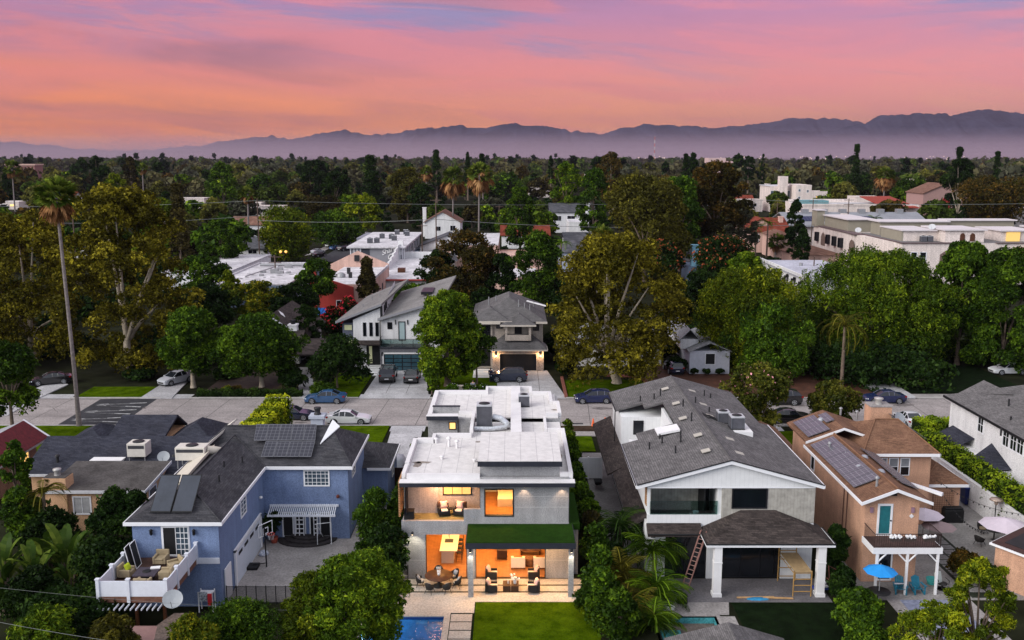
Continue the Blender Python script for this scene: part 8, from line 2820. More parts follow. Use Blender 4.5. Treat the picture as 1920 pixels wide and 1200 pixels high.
for k in range(8):
 B(-8.97,-8.87,56.5+k*3,56.6+k*3,0,1.85).build('post',M_wal,t)
t=thing('garden_wall','low white wall leading from the street to the grey house','wall',(-7.9,79,0))
B(-8.2,-8.0,74.5,84,-.1,1.7).build('wall_body',M_cap,t)
# traffic cone and roadworks
x,y=W(1112,800)[:2]
t=thing('traffic_cone','orange traffic cone standing in the road near the dug-up verge','traffic cone',(x,y,.02))
MB().box(x-.24,x+.24,y-.24,y+.24,.02,.06).build('base',mat('cone_orange',(.75,.12,.02),rough=.5,var=.05),t)
MB().lathe((x,y,.06),[(.19,0),(.05,.82),(.02,.84)],14).build('body',mat('cone_orange',(.75,.12,.02)),t)
MB().lathe((x,y,.06),[(.138,.28),(.095,.50),(.04,.50)],14).build('band',M_white,t)
x,y=W(1136,800)[:2]
t=thing('traffic_cone','small orange cone beside the farmhouse roof edge','traffic cone',(x,y+1,.02))
MB().lathe((x,y+1,.02),[(.2,0),(.05,.7),(.02,.72)],12).build('body',mat('cone_orange',(.75,.12,.02)),t)
# ------------------------------------------------------------------ people
def person(label,x,y,h,shirt,pants,rz=0.0,z=0.1):
 t=thing('person',label,'person',(x,y,z),rz)
 k=h/1.75
 J={'pelvis':(0,0,.95),'belly':(0,0,1.12),'chest':(0,0,1.34),'neck':(0,0,1.48),'head':(0,-.02,1.60),'crown':(0,-.02,1.70),
 'ls':(.19,0,1.40),'le':(.26,.02,1.13),'lw':(.24,-.08,.90),'lh':(.23,-.11,.80),'rs':(-.19,0,1.40),'re':(-.26,.02,1.13),'rw':(-.22,-.10,.92),'rh':(-.2,-.14,.83),
 'lt':(.10,0,.90),'lk':(.11,-.02,.49),'la':(.11,.03,.09),'lf':(.12,-.14,.04),'rt':(-.10,0,.90),'rk':(-.11,-.02,.49),'ra':(-.12,.03,.09),'rf':(-.13,-.14,.04)}
 rad={'pelvis':.15,'belly':.135,'chest':.165,'neck':.06,'head':.10,'crown':.075,'ls':.075,'le':.048,'lw':.034,'lh':.04,'rs':.075,'re':.048,'rw':.034,'rh':.04,'lt':.095,'lk':.065,'la':.045,'lf':.042,'rt':.095,'rk':.065,'ra':.045,'rf':.042}
 E_=[('pelvis','belly'),('belly','chest'),('chest','neck'),('neck','head'),('head','crown'),('chest','ls'),('ls','le'),('le','lw'),('lw','lh'),('chest','rs'),('rs','re'),('re','rw'),('rw','rh'),('pelvis','lt'),('lt','lk'),('lk','la'),('la','lf'),('pelvis','rt'),('rt','rk'),('rk','ra'),('ra','rf')]
 def skin(name,keys,m,grow=1.0,parent=t):
  idx={q:i for i,q in enumerate(keys)}
  me=bpy.data.meshes.new(name)
  me.from_pydata([tuple(np.array(J[q])*k)for q in keys],[(idx[a],idx[b])for a,b in E_ if a in idx and b in idx],[])
  o=bpy.data.objects.new(name,me)
  col.objects.link(o)
  sk=o.modifiers.new('skin','SKIN')
  sk.use_smooth_shade=True
  for q,i in idx.items():
   me.skin_vertices[0].data[i].radius=(rad[q]*k*grow,)*2
  me.skin_vertices[0].data[0].use_root=True
  o.modifiers.new('sub','SUBSURF').levels=1
  o.modifiers['sub'].render_levels=2
  me.materials.append(m)
  o.parent=parent
  return o
 skin('body',list(J),mat('skin',(.42,.25,.18),var=.05))
 skin('shirt',['pelvis','belly','chest','ls','le','rs','re'],shirt,1.12)
 skin('trousers',['pelvis','lt','lk','la','rt','rk','ra'],pants,1.13)
 hr=MB().lathe((0,.01,1.60*k),[(.1*k,.0),(.115*k,.05*k),(.09*k,.115*k),(.03*k,.14*k)],12)
 hr.v=[(p[0]+x,p[1]+y,p[2]+z)for p in hr.v]
 hr.build('hair',mat('dark_hair',(.04,.03,.025)),t)
 return t
x,y=W(920,716)[:2]
person('person in a navy polo shirt standing by the driveway edge beside the dark blue SUV',x,y-.3,1.78,mat('navy_shirt',(.02,.025,.06)),mat('dark_trousers',(.03,.03,.035)),2.9)
x,y=W(887,741)[:2]
person('person in a grey shirt half hidden behind the white flat roof',x,y,1.72,mat('grey_shirt',(.20,.21,.25)),mat('dark_trousers',(.03,.03,.035)),3.3)
for px_,lab in((818,'leftmost'),(864,'middle'),(906,'rightmost')):
 x,y=W(px_,738)[:2]
 t=thing('garden_pillar','small pale garden pillar by the lawn beyond the flat roof, the %s'%lab,'pillar',(x,y,0),0,'garden pillars')
 MB().box(x-.25,x+.25,y-.25,y+.25,0,.9).box(x-.31,x+.31,y-.31,y+.31,.9,1.0).build('pillar_body',M_beige,t)
 # flower bed edge of the yellow sycamore's lawn
t=thing('brick_edging','short red brick edging beside the beige house driveway','edging',(6.4,112,0))
B(6.15,6.5,109,119,0,.25).build('bricks',mat('red_brick',(.20,.07,.05),var=.4,scale=6),t)
t=thing('front_wall_edging','curved reddish path edging under the yellow sycamore','edging',(17,118,0))
MB().tube([(12,120,.1),(15.5,119.5,.1),(16.8,117,.1),(16.2,113,.1)],.25,6).build('edging_body',mat('red_brick',(.20,.07,.05)),t)
# ------------------------------------------------------------------ poles, wires, mast
M_pole=mat('pole_wood',(.10,.065,.05),var=.25,scale=2)
def pole(px,Y,top,label,arms=2,r=.17,box=True):
 x,_,h=D(px,top,Y)
 t=thing('utility_pole',label,'utility pole',(x,Y,0))
 MB().tube([(x,Y,-.2),(x,Y,h)],[r,r*.7],8).build('pole',M_pole,t)
 for k in range(arms):
  B(x-1.3,x+1.3,Y-.07,Y+.07,h-.5-k*1.2,h-.36-k*1.2).build('crossarm',M_pole,t)
 if box:
  MB().lathe((x+.5,Y,h-3.4),[(.05,0),(.32,.05),(.32,1.0),(.05,1.1)],12).build('transformer',mat('transformer_grey',(.48,.48,.5)),t)
 return t
pole(515,200,478,'brown utility pole with transformer in front of the workshop roof')
pole(482,235,372,'tall dark utility pole left of the street trees',0,box=False)
pole(791,232,420,'shorter dark utility pole right of the grey apartment block',1,box=False)
pole(817,226,372,'tall dark utility pole with white lamp top by the dark hip roof',1,box=False)
pole(936,300,385,'slim utility pole with transformer right of the fan palms',1)
pole(1409,300,372,'brown utility pole behind the red-tiled Spanish house',2,box=False)
pole(1458,300,380,'brown utility pole left of the tall cypress',1,box=False)
pole(1525,262,374,'tall reddish utility pole left of the white apartments',1,box=False)
pole(1592,262,372,'twin-headed utility pole behind the white apartments',2,box=False)
pole(1527,205,482,'slim dark utility pole by the pale workshop roof',1,box=False)
pole(135,190,390,'dark utility pole between the two big sycamores',1,box=False)
for px_,Y,lab in((652,205,'twin amber street lamp left of the side street'),):
 x,_,h=D(531,472,215)
 t=thing('street_lamp','amber double-globe street lamp behind the workshop roof','street lamp',(x,215,0))
 MB().tube([(x,215,0),(x,215,h)],.08,8).tube([(x-.6,215,h-.3),(x+.6,215,h-.3)],.05,6).build('post',M_black,t)
 for s in(-.6,.6):
  MB().lathe((x+s,215,h-.3),[(.1,0),(.3,.2),(.3,.45),(.05,.6)],12).build('globe',mat('amber_glow',(1,.6,.2),var=0,emit=(1,.45,.08),estr=.9),t)
def wire(a,b,sag,label,r=.035):
 p0,p1=np.array(D(*a)),np.array(D(*b))
 t=thing('power_line',label,'power line',tuple(p0),0,'power lines')
 MB().tube([tuple(p0+(p1-p0)*u-np.array((0,0,sag*4*u*(1-u))))for u in np.linspace(0,1,25)],r,4).build('cable',mat('wire_grey',(.20,.21,.2),var=0),t)
wire((-60,415,190),(482,404,235),1.0,'power line on the left passing behind the tall fan palm',.05)
wire((482,413,235),(817,411,226),.6,'power line across the street trees to the lamp-topped pole',.05)
wire((817,411,226),(1409,420,300),1.5,'power line from the lamp-topped pole behind the big olive tree',.06)
wire((1290,415,250),(1592,418,262),.9,'power line in front of the Spanish house towards the white apartments',.06)
wire((-80,385,260),(482,376,235),.8,'upper power line at the left above the golden sycamore',.04)
wire((482,376,235),(1409,376,300),1.2,'upper power line through the middle of the tree belt',.04)
wire((1409,374,300),(1990,380,300),1.0,'upper power line at the right above the white apartments',.05)
wire((-20,1163,44),(330,1218,44),.1,'thin pale cable across the shrubs at the bottom left corner',.012)
wire((-20,1100,50),(700,1150,50),.25,'thin cable below the raised deck',.008)
x,_,h=D(1228,255,3300)
t=thing('radio_mast','tall thin red and white lattice mast in the haze before the hills','mast',(x,3300,0))
M_mast=striped('mast_paint',(.55,.10,.07),(.6,.6,.6),'z',22.0,duty=.5)
o=MB()
for s in((-1.2,-1.2),(1.2,-1.2),(1.2,1.2),(-1.2,1.2)):
 o.tube([(x+s[0],3300+s[1],0),(x+s[0]*.6,3300+s[1]*.6,h)],.35,5)
for k in range(int(h/5)):
 o.tube([(x-1.2,3298.8,k*5),(x+1.2,3298.8,k*5+5)],.2,4)
o.build('lattice',M_mast,t)
# ------------------------------------------------------------------ trees that can be told apart, from the camera outwards
def T(label,sp,px,Y,top,width,bottom=None,shape='round',leaves=6000,leaf=.4,name='tree',group=None,**k):
 x,H,w,base=crown_at(px,Y,top,width,bottom)
 leaf,leaves=leaf*.8,int(leaves*1.5)
 return tree(name,label,sp,x,Y,H,w,base,shape,group,leaves,leaf,**k)
 # bottom edge and gardens in front
T('leafy bright green tree filling the bottom left of centre, beside the lit pool','bright',648,50.5,1042,235,1235,'full',62000,.17,lobes=130,lobe=.085,wide=.42,name='garden_tree')
T('loose yellow-green shrub with upright sprigs at the bottom, right of the round hedge','lime',560,50,1080,140,1235,'full',24000,.17,lobes=50,lobe=.13,wide=.42,name='shrub')
T('dense rounded dark green bush at the bottom edge below the garage','green',425,49,1132,165,1250,'round',26000,.11,lobes=30,lobe=.2,name='bush')
T('bright ferny shrub at the bottom left corner','bright',30,47,1140,150,1240,'round',7000,.2,lobes=24,lobe=.16,wide=.35,name='shrub')
T('yellow-green leafy shrub at the bottom edge below the deck','yellow',320,46.5,1162,110,1230,'round',5000,.2,lobes=18,wide=.4,name='shrub')
T('thin mixed shrub at the bottom edge left of the pink umbrella','olive',170,47,1155,110,1230,'round',4000,.2,lobes=22,lobe=.14,wide=.4,name='shrub')
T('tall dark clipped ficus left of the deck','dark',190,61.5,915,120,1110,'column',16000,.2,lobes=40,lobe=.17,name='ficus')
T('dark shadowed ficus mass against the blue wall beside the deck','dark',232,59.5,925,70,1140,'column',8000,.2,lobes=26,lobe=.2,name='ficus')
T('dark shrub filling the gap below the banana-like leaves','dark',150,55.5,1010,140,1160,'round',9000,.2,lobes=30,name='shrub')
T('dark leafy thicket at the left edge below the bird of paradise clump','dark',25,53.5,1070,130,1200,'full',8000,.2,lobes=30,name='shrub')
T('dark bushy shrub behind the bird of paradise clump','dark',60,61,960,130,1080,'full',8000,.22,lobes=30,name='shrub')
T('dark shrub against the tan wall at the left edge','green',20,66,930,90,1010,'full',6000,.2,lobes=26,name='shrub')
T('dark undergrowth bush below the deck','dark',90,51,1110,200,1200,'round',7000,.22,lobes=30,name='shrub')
T('loose leafy tree at the left edge in front of the red house','green',2,69,830,62,940,'round',5000,.22,lobes=30,lobe=.15,name='garden_tree')
T('bush beneath the palm at the left edge of the tan addition','green',5,64,920,80,1000,'round',6000,.22,lobes=26,name='bush')
x,y=W(95,1130)[:2]
for k,(x,y,h,n_,d_,lab)in enumerate(((-28.2,57.2,5.4,30,8,'giant bird of paradise with dry brown leaves, left of the deck'),(-29.6,56.0,4.9,24,5,'middle one of the broad-leaved clump at the left edge'),(-31.3,55.5,5.2,26,5,'giant bird of paradise cut by the left edge of the photo'),(-27.2,55.6,3.8,18,6,'lower bird of paradise with torn brown leaves nearest the deck'),(-30.2,58.6,5.0,22,2,'rear bird of paradise behind the left clump'),(-28.9,63.5,3.2,16,1,'smaller broad-leaved plant below the tan chimney'),(-26.2,64.0,3.4,12,0,'broad-leaved plant beside the tan window'))):
 paddle_plant('bird_of_paradise',lab,x,y,h,n_,3+5*k,'birds of paradise',dead=d_)
feather_palm('feather_palm','drooping pale feather palm in front of the tan chimney',-33.0,64.5,4.6,2.4,16,'olive',.13,5)
T('feathery dark green conifer-like shrub beside the side path','green',692,64,920,100,1040,'round',9000,.25,lobes=34,lobe=.15,wide=.3,droop=.3,name='shrub')
T('dark thicket below the feathery shrub by the board fence','dark',715,60,985,90,1080,'round',7000,.22,lobes=24,name='shrub')
g5=random.Random(5)
for k,(y,h)in enumerate(((79.5,3.2),(81.0,2.6),(76.5,2.4),(72.5,2.8),(70.0,3.2),(67.6,3.4),(65.5,3.3),(63.4,3.0))):
 tree('hedge_shrub','column shrub left of the grey house, '+('second from the street','nearest the street','third from the street','fourth from the street','fifth from the street','sixth from the street','second from the wall lamp','nearest the wall lamp')[k],'bright' if k<2 else 'green',-8.25,y,h+.4,1.7,.1,'column','hedge shrubs left of the grey house',4200,.17,14,.3,cat='shrub')
for k in range(13):
 y=87.5-k*2.75
 h=(3.3,3.0,2.8,2.9,2.8,3.2,3.4,3.4,3.6,3.7,3.9,3.6,3.2)[k]
 tree('hedge_shrub','column shrub in the hedge right of the grey house, %s from the street'%('first','second','third','fourth','fifth','sixth','seventh','eighth','ninth','tenth','eleventh','twelfth','thirteenth')[k],'bright' if k<2 else('brown' if k==9 else 'green'),5.25+(.25 if k>6 else 0),y,h,1.5+.05*k,.1,'column','hedge shrubs right of the grey house',4200+400*k,.17,16,.28,cat='shrub')
tree('shrub','bright leafy shrub at the bottom right corner of the lit lawn','green',6.2,51.5,3.4,2.0,.1,'round',None,6000,.2,20,.2,cat='shrub')
for k,(px_,py_,Y,fl_,sp_,lab)in enumerate(((1163,985,62.0,2.3,'dark','dark green feather palm rearmost by the farmhouse corner'),(1225,1035,60.0,2.6,'green','feather palm with arching fronds before the glass doors'),(1165,1075,58.0,2.3,'olive','yellowish feather palm in the middle of the palm clump'),(1232,1100,57.0,2.6,'green','feather palm beside the empty pool'),(1172,1150,55.0,2.6,'olive','low golden feather palm at the bottom edge'),(1225,1165,53.8,2.2,'green','small feather palm at the bottom beside the teal pool rim'))):
 x,_,h=D(px_,py_,Y)
 feather_palm('feather_palm',lab,x,Y,h,fl_,26,sp_,.09,20+k,'palms beside the farmhouse',stems=2,w=.7)
T('leafy green bush at the foot of the palm clump, hedge side','green',1128,55.5,1095,85,1200,'full',9000,.18,lobes=30,name='bush')
T('dark leafy bush under the palms at the bottom edge','green',1160,53,1140,110,1240,'full',9000,.18,lobes=30,name='bush')
T('dark bush beneath the rear palms','dark',1150,60,1020,90,1110,'full',8000,.2,lobes=26,name='bush')
T('dark green column tree in the gap between farmhouse and balcony','dark',1592,60.5,985,62,1120,'column',9000,.2,lobes=24,lobe=.22,name='shrub')
T('dark green bush at the foot of the balcony posts','dark',1610,57.2,1062,62,1150,'round',8000,.2,lobes=24,name='shrub')
T('dark leafy bush along the farmhouse turf, nearer the camera','green',1648,53,1110,110,1225,'round',12000,.2,lobes=30,name='shrub')
T('bright leafy bush beside the covered pool at the bottom edge','green',1662,49.5,1160,95,1260,'round',9000,.2,lobes=28,name='shrub')
T('sparse yellow-green tree with bare branches at the bottom right','lime',1805,45,1140,190,1260,'round',11000,.18,lobes=70,lobe=.075,wide=.4,name='garden_tree',limbs=18)
T('sparse leafy tree cut by the bottom right corner','lime',1885,46,1052,150,1250,'round',12000,.18,lobes=60,lobe=.08,wide=.4,name='garden_tree',limbs=18)
T('round orange-green shrub at the wall of the small peach building','rust',1848,60.5,1032,70,1085,'round',5000,.16,lobes=18,name='shrub')
T('dark round shrub right of the orange-green one','dark',1885,59,1055,60,1100,'round',4000,.16,lobes=16,name='shrub')
# along the street
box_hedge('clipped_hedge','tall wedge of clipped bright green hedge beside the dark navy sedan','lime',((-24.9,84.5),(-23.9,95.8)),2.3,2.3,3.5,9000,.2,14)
pk=mat('pink_blossom',(.72,.30,.34),var=.1)
T('rounded tree dotted with pale pink blossoms behind the farmhouse roof','pinkfl',1432,93,690,142,812,'vase',12000,.24,lobes=44,lobe=.12,name='blossom_tree',extra=('blossoms',pk,.016,.11))
T('rounded bronze-green tree right of the pink blossom tree','pinkfl',1568,93,718,118,815,'vase',11000,.24,lobes=40,lobe=.12,name='blossom_tree')
T('broad dark tree leaning in at the left edge above the street','green',5,91,640,125,785,'round',12000,.34,lobes=34,lobe=.16,name='tree')
fan_palm('fan_palm','very tall leaning fan palm with a brown skirt at the left',W(148,800)[0],97,D(105,338,97)[2],1.6,(D(105,365,97)[0]-W(148,800)[0],0.0),.22,3,None,.8)
T('large golden olive sycamore at the left edge','gold',55,128,395,250,715,'full',44000,.32,lobes=150,lobe=.085,bark=M_barkp,name='sycamore',r=.55)
T('largest golden sycamore, behind the tall fan palm','gold',235,121,350,245,712,'full',54000,.31,lobes=165,lobe=.082,bark=M_barkp,name='sycamore',r=.6)
T('round glossy green tree over the silver hatchback','green',355,114,580,122,702,'round',30000,.25,lobes=80,lobe=.13,bark=M_barkp,name='street_tree',r=.28)
T('wide round glossy green tree beside the cottage path','green',485,114,590,160,702,'round',40000,.25,lobes=100,lobe=.115,bark=M_barkp,name='street_tree',r=.30)
T('dense dark bush left of the white modern house','dark',628,113.5,630,118,735,'round',12000,.28,lobes=30,name='bush')
T('green tree shading the driveway between the white and beige houses','bright',838,114.5,545,128,712,'full',52000,.25,lobes=130,lobe=.11,name='street_tree',r=.42)
T('ivy-like green column below that driveway tree','bright',808,110.6,672,34,748,'column',4000,.24,lobes=16,lobe=.3,name='shrub')
T('low branch mass of dark leaves left of the stone pier','green',893,115.5,622,72,690,'round',5000,.3,lobes=20,name='shrub')
T('huge yellow-olive sycamore in the centre right, above the deep blue hatchback','gold',1158,116,437,262,718,'full',60000,.28,lobes=190,lobe=.08,bark=M_barkp,name='sycamore',r=.55,lean=(-2.4,0),limbs=14)
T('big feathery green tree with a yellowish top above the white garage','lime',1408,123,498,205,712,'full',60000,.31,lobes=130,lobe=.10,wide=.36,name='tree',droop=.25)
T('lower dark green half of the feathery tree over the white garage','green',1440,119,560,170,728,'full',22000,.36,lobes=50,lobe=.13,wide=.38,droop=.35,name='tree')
T('largest drooping green tree on the right, below the white apartments','bright',1640,129,468,275,740,'full',90000,.32,lobes=190,lobe=.085,wide=.40,droop=.3,name='tree',r=.5)
T('tall bright green tree right of the drooping tree','green',1800,127,455,130,742,'full',56000,.29,lobes=130,lobe=.105,name='tree')
T('tall green tree at the right edge below the white apartments','green',1885,123,468,155,742,'full',60000,.29,lobes=140,lobe=.10,name='tree')
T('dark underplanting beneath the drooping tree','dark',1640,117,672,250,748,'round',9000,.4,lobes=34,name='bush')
x,y=W(1585,735)[:2]
feather_palm('queen_palm','ragged queen palm with hanging fronds before the drooping tree',D(1585,600,113)[0],113,D(1585,612,113)[2],4.6,30,'olive',.2,44,w=.3,curl=1.5)
# second row
rowb=[
('round green tree above the red shop wall','green',598,158,487,86,556,'round',7000,.4),
('brownish dark conifer between red shop and white shop','brown',690,160,485,56,560,'cone',6000,.4),
('yellow-green weeping tree left of the workshop','lime',432,166,508,42,580,'column',4500,.4),
('tree with yellow blossom clusters below the workshop','yellow',482,150,528,100,612,'round',9000,.36),
('dark green tree left of the weeping yellow one','dark',395,147,535,105,610,'round',8000,.4),
('bright green tree in front of the white annex','green',385,172,478,100,560,'round',8000,.42),
('dark green bush below the workshop pole','dark',552,148,530,90,610,'round',7000,.4),
('tall dark tree with rust-red seed pods in front of the tan apartments','rust',876,168,434,140,575,'round',14000,.42),
('low dark tree spreading left of the seed-pod tree','dark',822,172,468,82,565,'round',6000,.42),
('dark tree between the seed-pod tree and the green fig columns','dark',942,166,478,75,580,'round',7000,.42),
('cluster of upright glossy green figs left of the yellow sycamore','green',1008,160,436,105,575,'column',12000,.42),
('dark evergreen behind the yellow sycamore','dark',1060,158,520,80,600,'round',6000,.42),
('huge olive-brown tree behind the yellow sycamore','olive',1205,213,325,200,490,'round',20000,.62),
('rust-brown broad tree right of the olive one','rust',1335,240,305,115,450,'round',14000,.66),
('green tree at the left shoulder of the rust-brown tree','green',1268,232,330,90,460,'round',8000,.62),
('flame-flowered tree right of the pale blue tower','flame',1350,172,445,112,560,'umbrella',11000,.4),
('dark tree under the flame-flowered tree','dark',1320,150,510,120,640,'round',9000,.42),
('small flame-flowered tree left of the pale blue tower','flame',1242,178,452,70,520,'round',5000,.42),
('fresh green palm-like tree right of the flame tree','bright',1395,158,474,78,560,'round',7000,.4),
('tall dark cypress beside the Spanish house','dark',1482,236,374,42,486,'column',6000,.5),
('second cypress hugging the tall one','dark',1498,232,430,34,490,'column',4000,.5),
('grey-green olive tree left of the Spanish house','grey',1385,252,392,62,460,'round',6000,.55),
('brown-green tall conifer left of the side street','brown',346,205,345,62,520,'cone',9000,.5),
('bright green tree right of the brown conifer','green',420,226,414,78,500,'round',7000,.52),
('broad yellow-green street tree at the side street corner','lime',545,252,388,125,500,'umbrella',12000,.55),
('dark street tree overhanging the parked cars','green',640,292,398,105,470,'umbrella',8000,.62),
('light green tree above the power line, left of the dark conifer','lime',684,330,363,68,435,'round',7000,.66),
('purple-brown domed tree left of the light green one','brown',612,352,368,95,425,'umbrella',7000,.7),
('tall broad dark conifer in the middle left of the tree belt','dark',702,470,293,58,420,'cone',8000,.85),
('green tree behind the fan palms','green',975,268,348,70,460,'round',7000,.6),
('bright green tree right of the fan palms','bright',962,300,385,75,450,'round',6000,.65),
('olive green tall tree behind the fan palms','olive',768,400,315,75,420,'round',8000,.75),
('dark green round tree right of that olive tree','dark',795,380,345,60,420,'round',6000,.75),
('broad brown-gold gum tree above the white apartments','rust',1845,330,335,160,425,'umbrella',14000,.7),
('tall dark evergreen left of the brown-gold gum','dark',1780,380,300,70,430,'round',9000,.75),
('slim dark spire conifer at the right, in the tree belt','dark',1588,560,270,30,385,'cone',4500,.8),
('dark broken-topped conifer near the right hills','dark',1775,520,276,34,380,'cone',4000,.85),
('pointed conifer right of the broken-topped one','dark',1845,560,283,26,370,'cone',3500,.85),
('green dome tree behind the pink gabled house','green',1690,450,335,80,390,'round',6000,.8),
('dark wide cedar right of the white cube house','dark',1590,470,325,60,400,'umbrella',6000,.8),
('green tall tree left of the tall conifer, far left','green',430,430,305,66,400,'round',7000,.75),
('dark round-topped tree at the far left skyline','dark',205,480,293,52,400,'round',6000,.85),
('dark tree right of the round-topped one','brown',262,470,294,36,400,'round',5000,.85),
('yellow-green tree below the left skyline trees','lime',232,330,326,48,400,'round',5000,.65),
('broad dark twin-topped tree left of centre','dark',595,520,295,56,400,'round',7000,.9),
('dense green tree below the dark conifer','dark',636,400,322,50,390,'round',6000,.75),
('olive tree on the centre skyline with ragged top','rust',1140,470,285,55,370,'round',6000,.85),
('bright green tree left of that ragged one','bright',1060,360,303,60,400,'round',6000,.7),
('green dome tree in front of the centre skyline','green',1110,290,318,75,440,'round',8000,.65),
('dark cypress on the centre skyline','dark',1031,620,291,13,340,'column',1800,.9),
('tall dark spruce left of the centre skyline','dark',822,560,281,28,350,'cone',3500,.9),
('dark narrow spruce right of the tall one','dark',879,600,284,18,345,'cone',2500,.9),
('rounded dark cedar left of the rust-brown tree','dark',905,640,289,28,340,'cone',2500,.95),
('pair of dark pointed trees above the rust-brown tree, the left','dark',1277,560,288,24,345,'cone',2500,.9),
('pair of dark pointed trees above the rust-brown tree, the right','dark',1290,560,287,24,345,'cone',2500,.9),
('dark bushy tree beside the distant tower block','dark',1392,640,292,26,340,'round',3000,.95),
('thin dark spire right of the distant tower block','dark',1418,640,288,10,350,'column',1500,.9),
('pale green tree left of the dry sycamore row','lime',318,260,372,50,430,'round',5000,.55),
('dark bush by the cottage chimney','dark',575,133,570,60,650,'round',4000,.36),
]
for(lab,sp,px_,Y,top,w_,bot,sh,lv,lf)in rowb:
 ex=None
 if sp=='flame':
  ex=('blossoms',mat('flame_flower',(.26,.055,.015),var=.3),.06,.22)
 T(lab,sp if sp!='flame' else 'dark',px_,Y,top,w_,bot,'full' if sh=='round' else sh,int(lv*1.7),lf*.8,lobes=54,lobe=.12 if sh=='round' else .15,bark=M_barkp if 'gum' in lab else None,extra=ex,limbs=10 if 'gum' in lab else 5)
T('shrub covered in crimson flowers beside the white modern house','dark',628,146,575,60,640,'round',5000,.3,lobes=24,name='flowering_shrub',extra=('blossoms',mat('crimson',(.5,.015,.03)),.12,.18))
T('crimson flowering bush below the red shop window','dark',655,155,556,40,600,'round',3000,.3,lobes=20,name='flowering_shrub',extra=('blossoms',mat('crimson',(.5,.015,.03)),.14,.18))
T('low green bush by the white shop wall','green',770,150,535,60,565,'round',3000,.32,lobes=20,name='shrub')
# low plants in the front gardens
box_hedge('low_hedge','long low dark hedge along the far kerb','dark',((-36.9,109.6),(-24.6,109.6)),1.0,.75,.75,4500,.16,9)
T('dense bush behind the low hedge by the cottage path','dark',545,112.5,700,55,745,'round',3500,.26,lobes=18,name='shrub')
T('ragged fern-like shrub at the driveway edge of the white modern house','green',600,110.2,722,60,750,'round',3500,.22,lobes=18,name='shrub')
for k,(px_,sp_)in enumerate(((418,'yellow'),(438,'rust'))):
 x,y=W(px_,737)[:2]
 T('small garden flower clump by the low hedge, '+('yellow','orange-red')[k],sp_,px_,y,724,22,738,'round',700,.2,name='flower_clump',lobes=10)
for k,px_ in enumerate((845,880,905)):
 T('low white-flowered shrub along the lawn edge beyond the flat roof, '+('leftmost','middle','rightmost')[k],'green',px_,110.2,722,34,740,'round',1300,.2,name='shrub',lobes=14,extra=('blossoms',M_white,.03,.08))
for k,(px_,py_)in enumerate(((1305,702),(1330,700),(1352,703))):
 T('tiny dark shrub at the foot of the white garage wall, '+('left','middle','right')[k],'dark',px_,120.5,692,18,704,'round',700,.2,name='shrub',lobes=10)
 # fan palms farther off
for px_,Y,top,s_,lab in((848,330,316,3.0,'tall fan palm with golden dead skirt, left of the pair'),(897,318,308,3.1,'tall fan palm with golden dead skirt, right of the pair'),(1122,190,428,2.4,'stout dark green fan palm left of the big olive-brown tree'),(20,420,303,2.9,'fan palm with a brown skirt at the far left skyline'),(1660,430,315,3.0,'fan palm with a golden skirt below the right hills'),(798,470,312,2.2,'slim fan palm behind the golden-skirted pair'),(265,440,307,2.0,'brownish fan palm in front of the left skyline trees'),(905,480,308,2.4,'far fan palm right above the golden-skirted pair'),(1455,262,440,2.0,'small fan palm before the Spanish house'),(462,300,350,2.2,'small fan palm near the tall dark pole'),(1708,470,355,2.2,'small fan palm left of the pink gabled house')):
 x,_,h=D(px_,top,Y)
 fan_palm('fan_palm',lab,x,Y,h,s_,(0.3,0),.34,int(px_),'fan palms in the tree belt',1.1 if 'golden' in lab else .7,.75)
for px_,Y,top,lab in((1418,262,428,'feather palm in front of the Spanish house, the left one'),(1440,258,418,'feather palm in front of the Spanish house, the right one'),(1640,290,412,'dark feather palm on the solar-roofed row'),(1052,200,455,'feather palm beside the pale blue cottage')):
 x,_,h=D(px_,top,Y)
 feather_palm('feather_palm',lab,x,Y,h,3.4,16,'green',.22,int(px_),'feather palms in the tree belt')
 # shaded shrubs that fill the gardens under the big trees
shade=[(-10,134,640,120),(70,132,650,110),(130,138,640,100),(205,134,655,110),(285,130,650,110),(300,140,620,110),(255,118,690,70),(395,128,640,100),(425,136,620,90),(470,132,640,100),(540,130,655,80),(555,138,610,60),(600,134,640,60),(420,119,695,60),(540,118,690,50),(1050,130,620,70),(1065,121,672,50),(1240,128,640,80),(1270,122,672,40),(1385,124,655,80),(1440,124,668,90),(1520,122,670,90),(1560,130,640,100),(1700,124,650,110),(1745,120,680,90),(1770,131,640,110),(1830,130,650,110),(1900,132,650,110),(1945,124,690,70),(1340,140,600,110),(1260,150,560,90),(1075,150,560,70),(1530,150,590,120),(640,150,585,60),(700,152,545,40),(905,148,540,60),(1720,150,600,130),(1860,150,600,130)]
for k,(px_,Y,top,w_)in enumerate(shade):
 T('dark shrub in the deep shade under the big garden trees','dark',px_,Y,top,w_,None,'full',4200,.34,lobes=26,lobe=.17,name='shrub',group='shaded shrubs under the big trees')
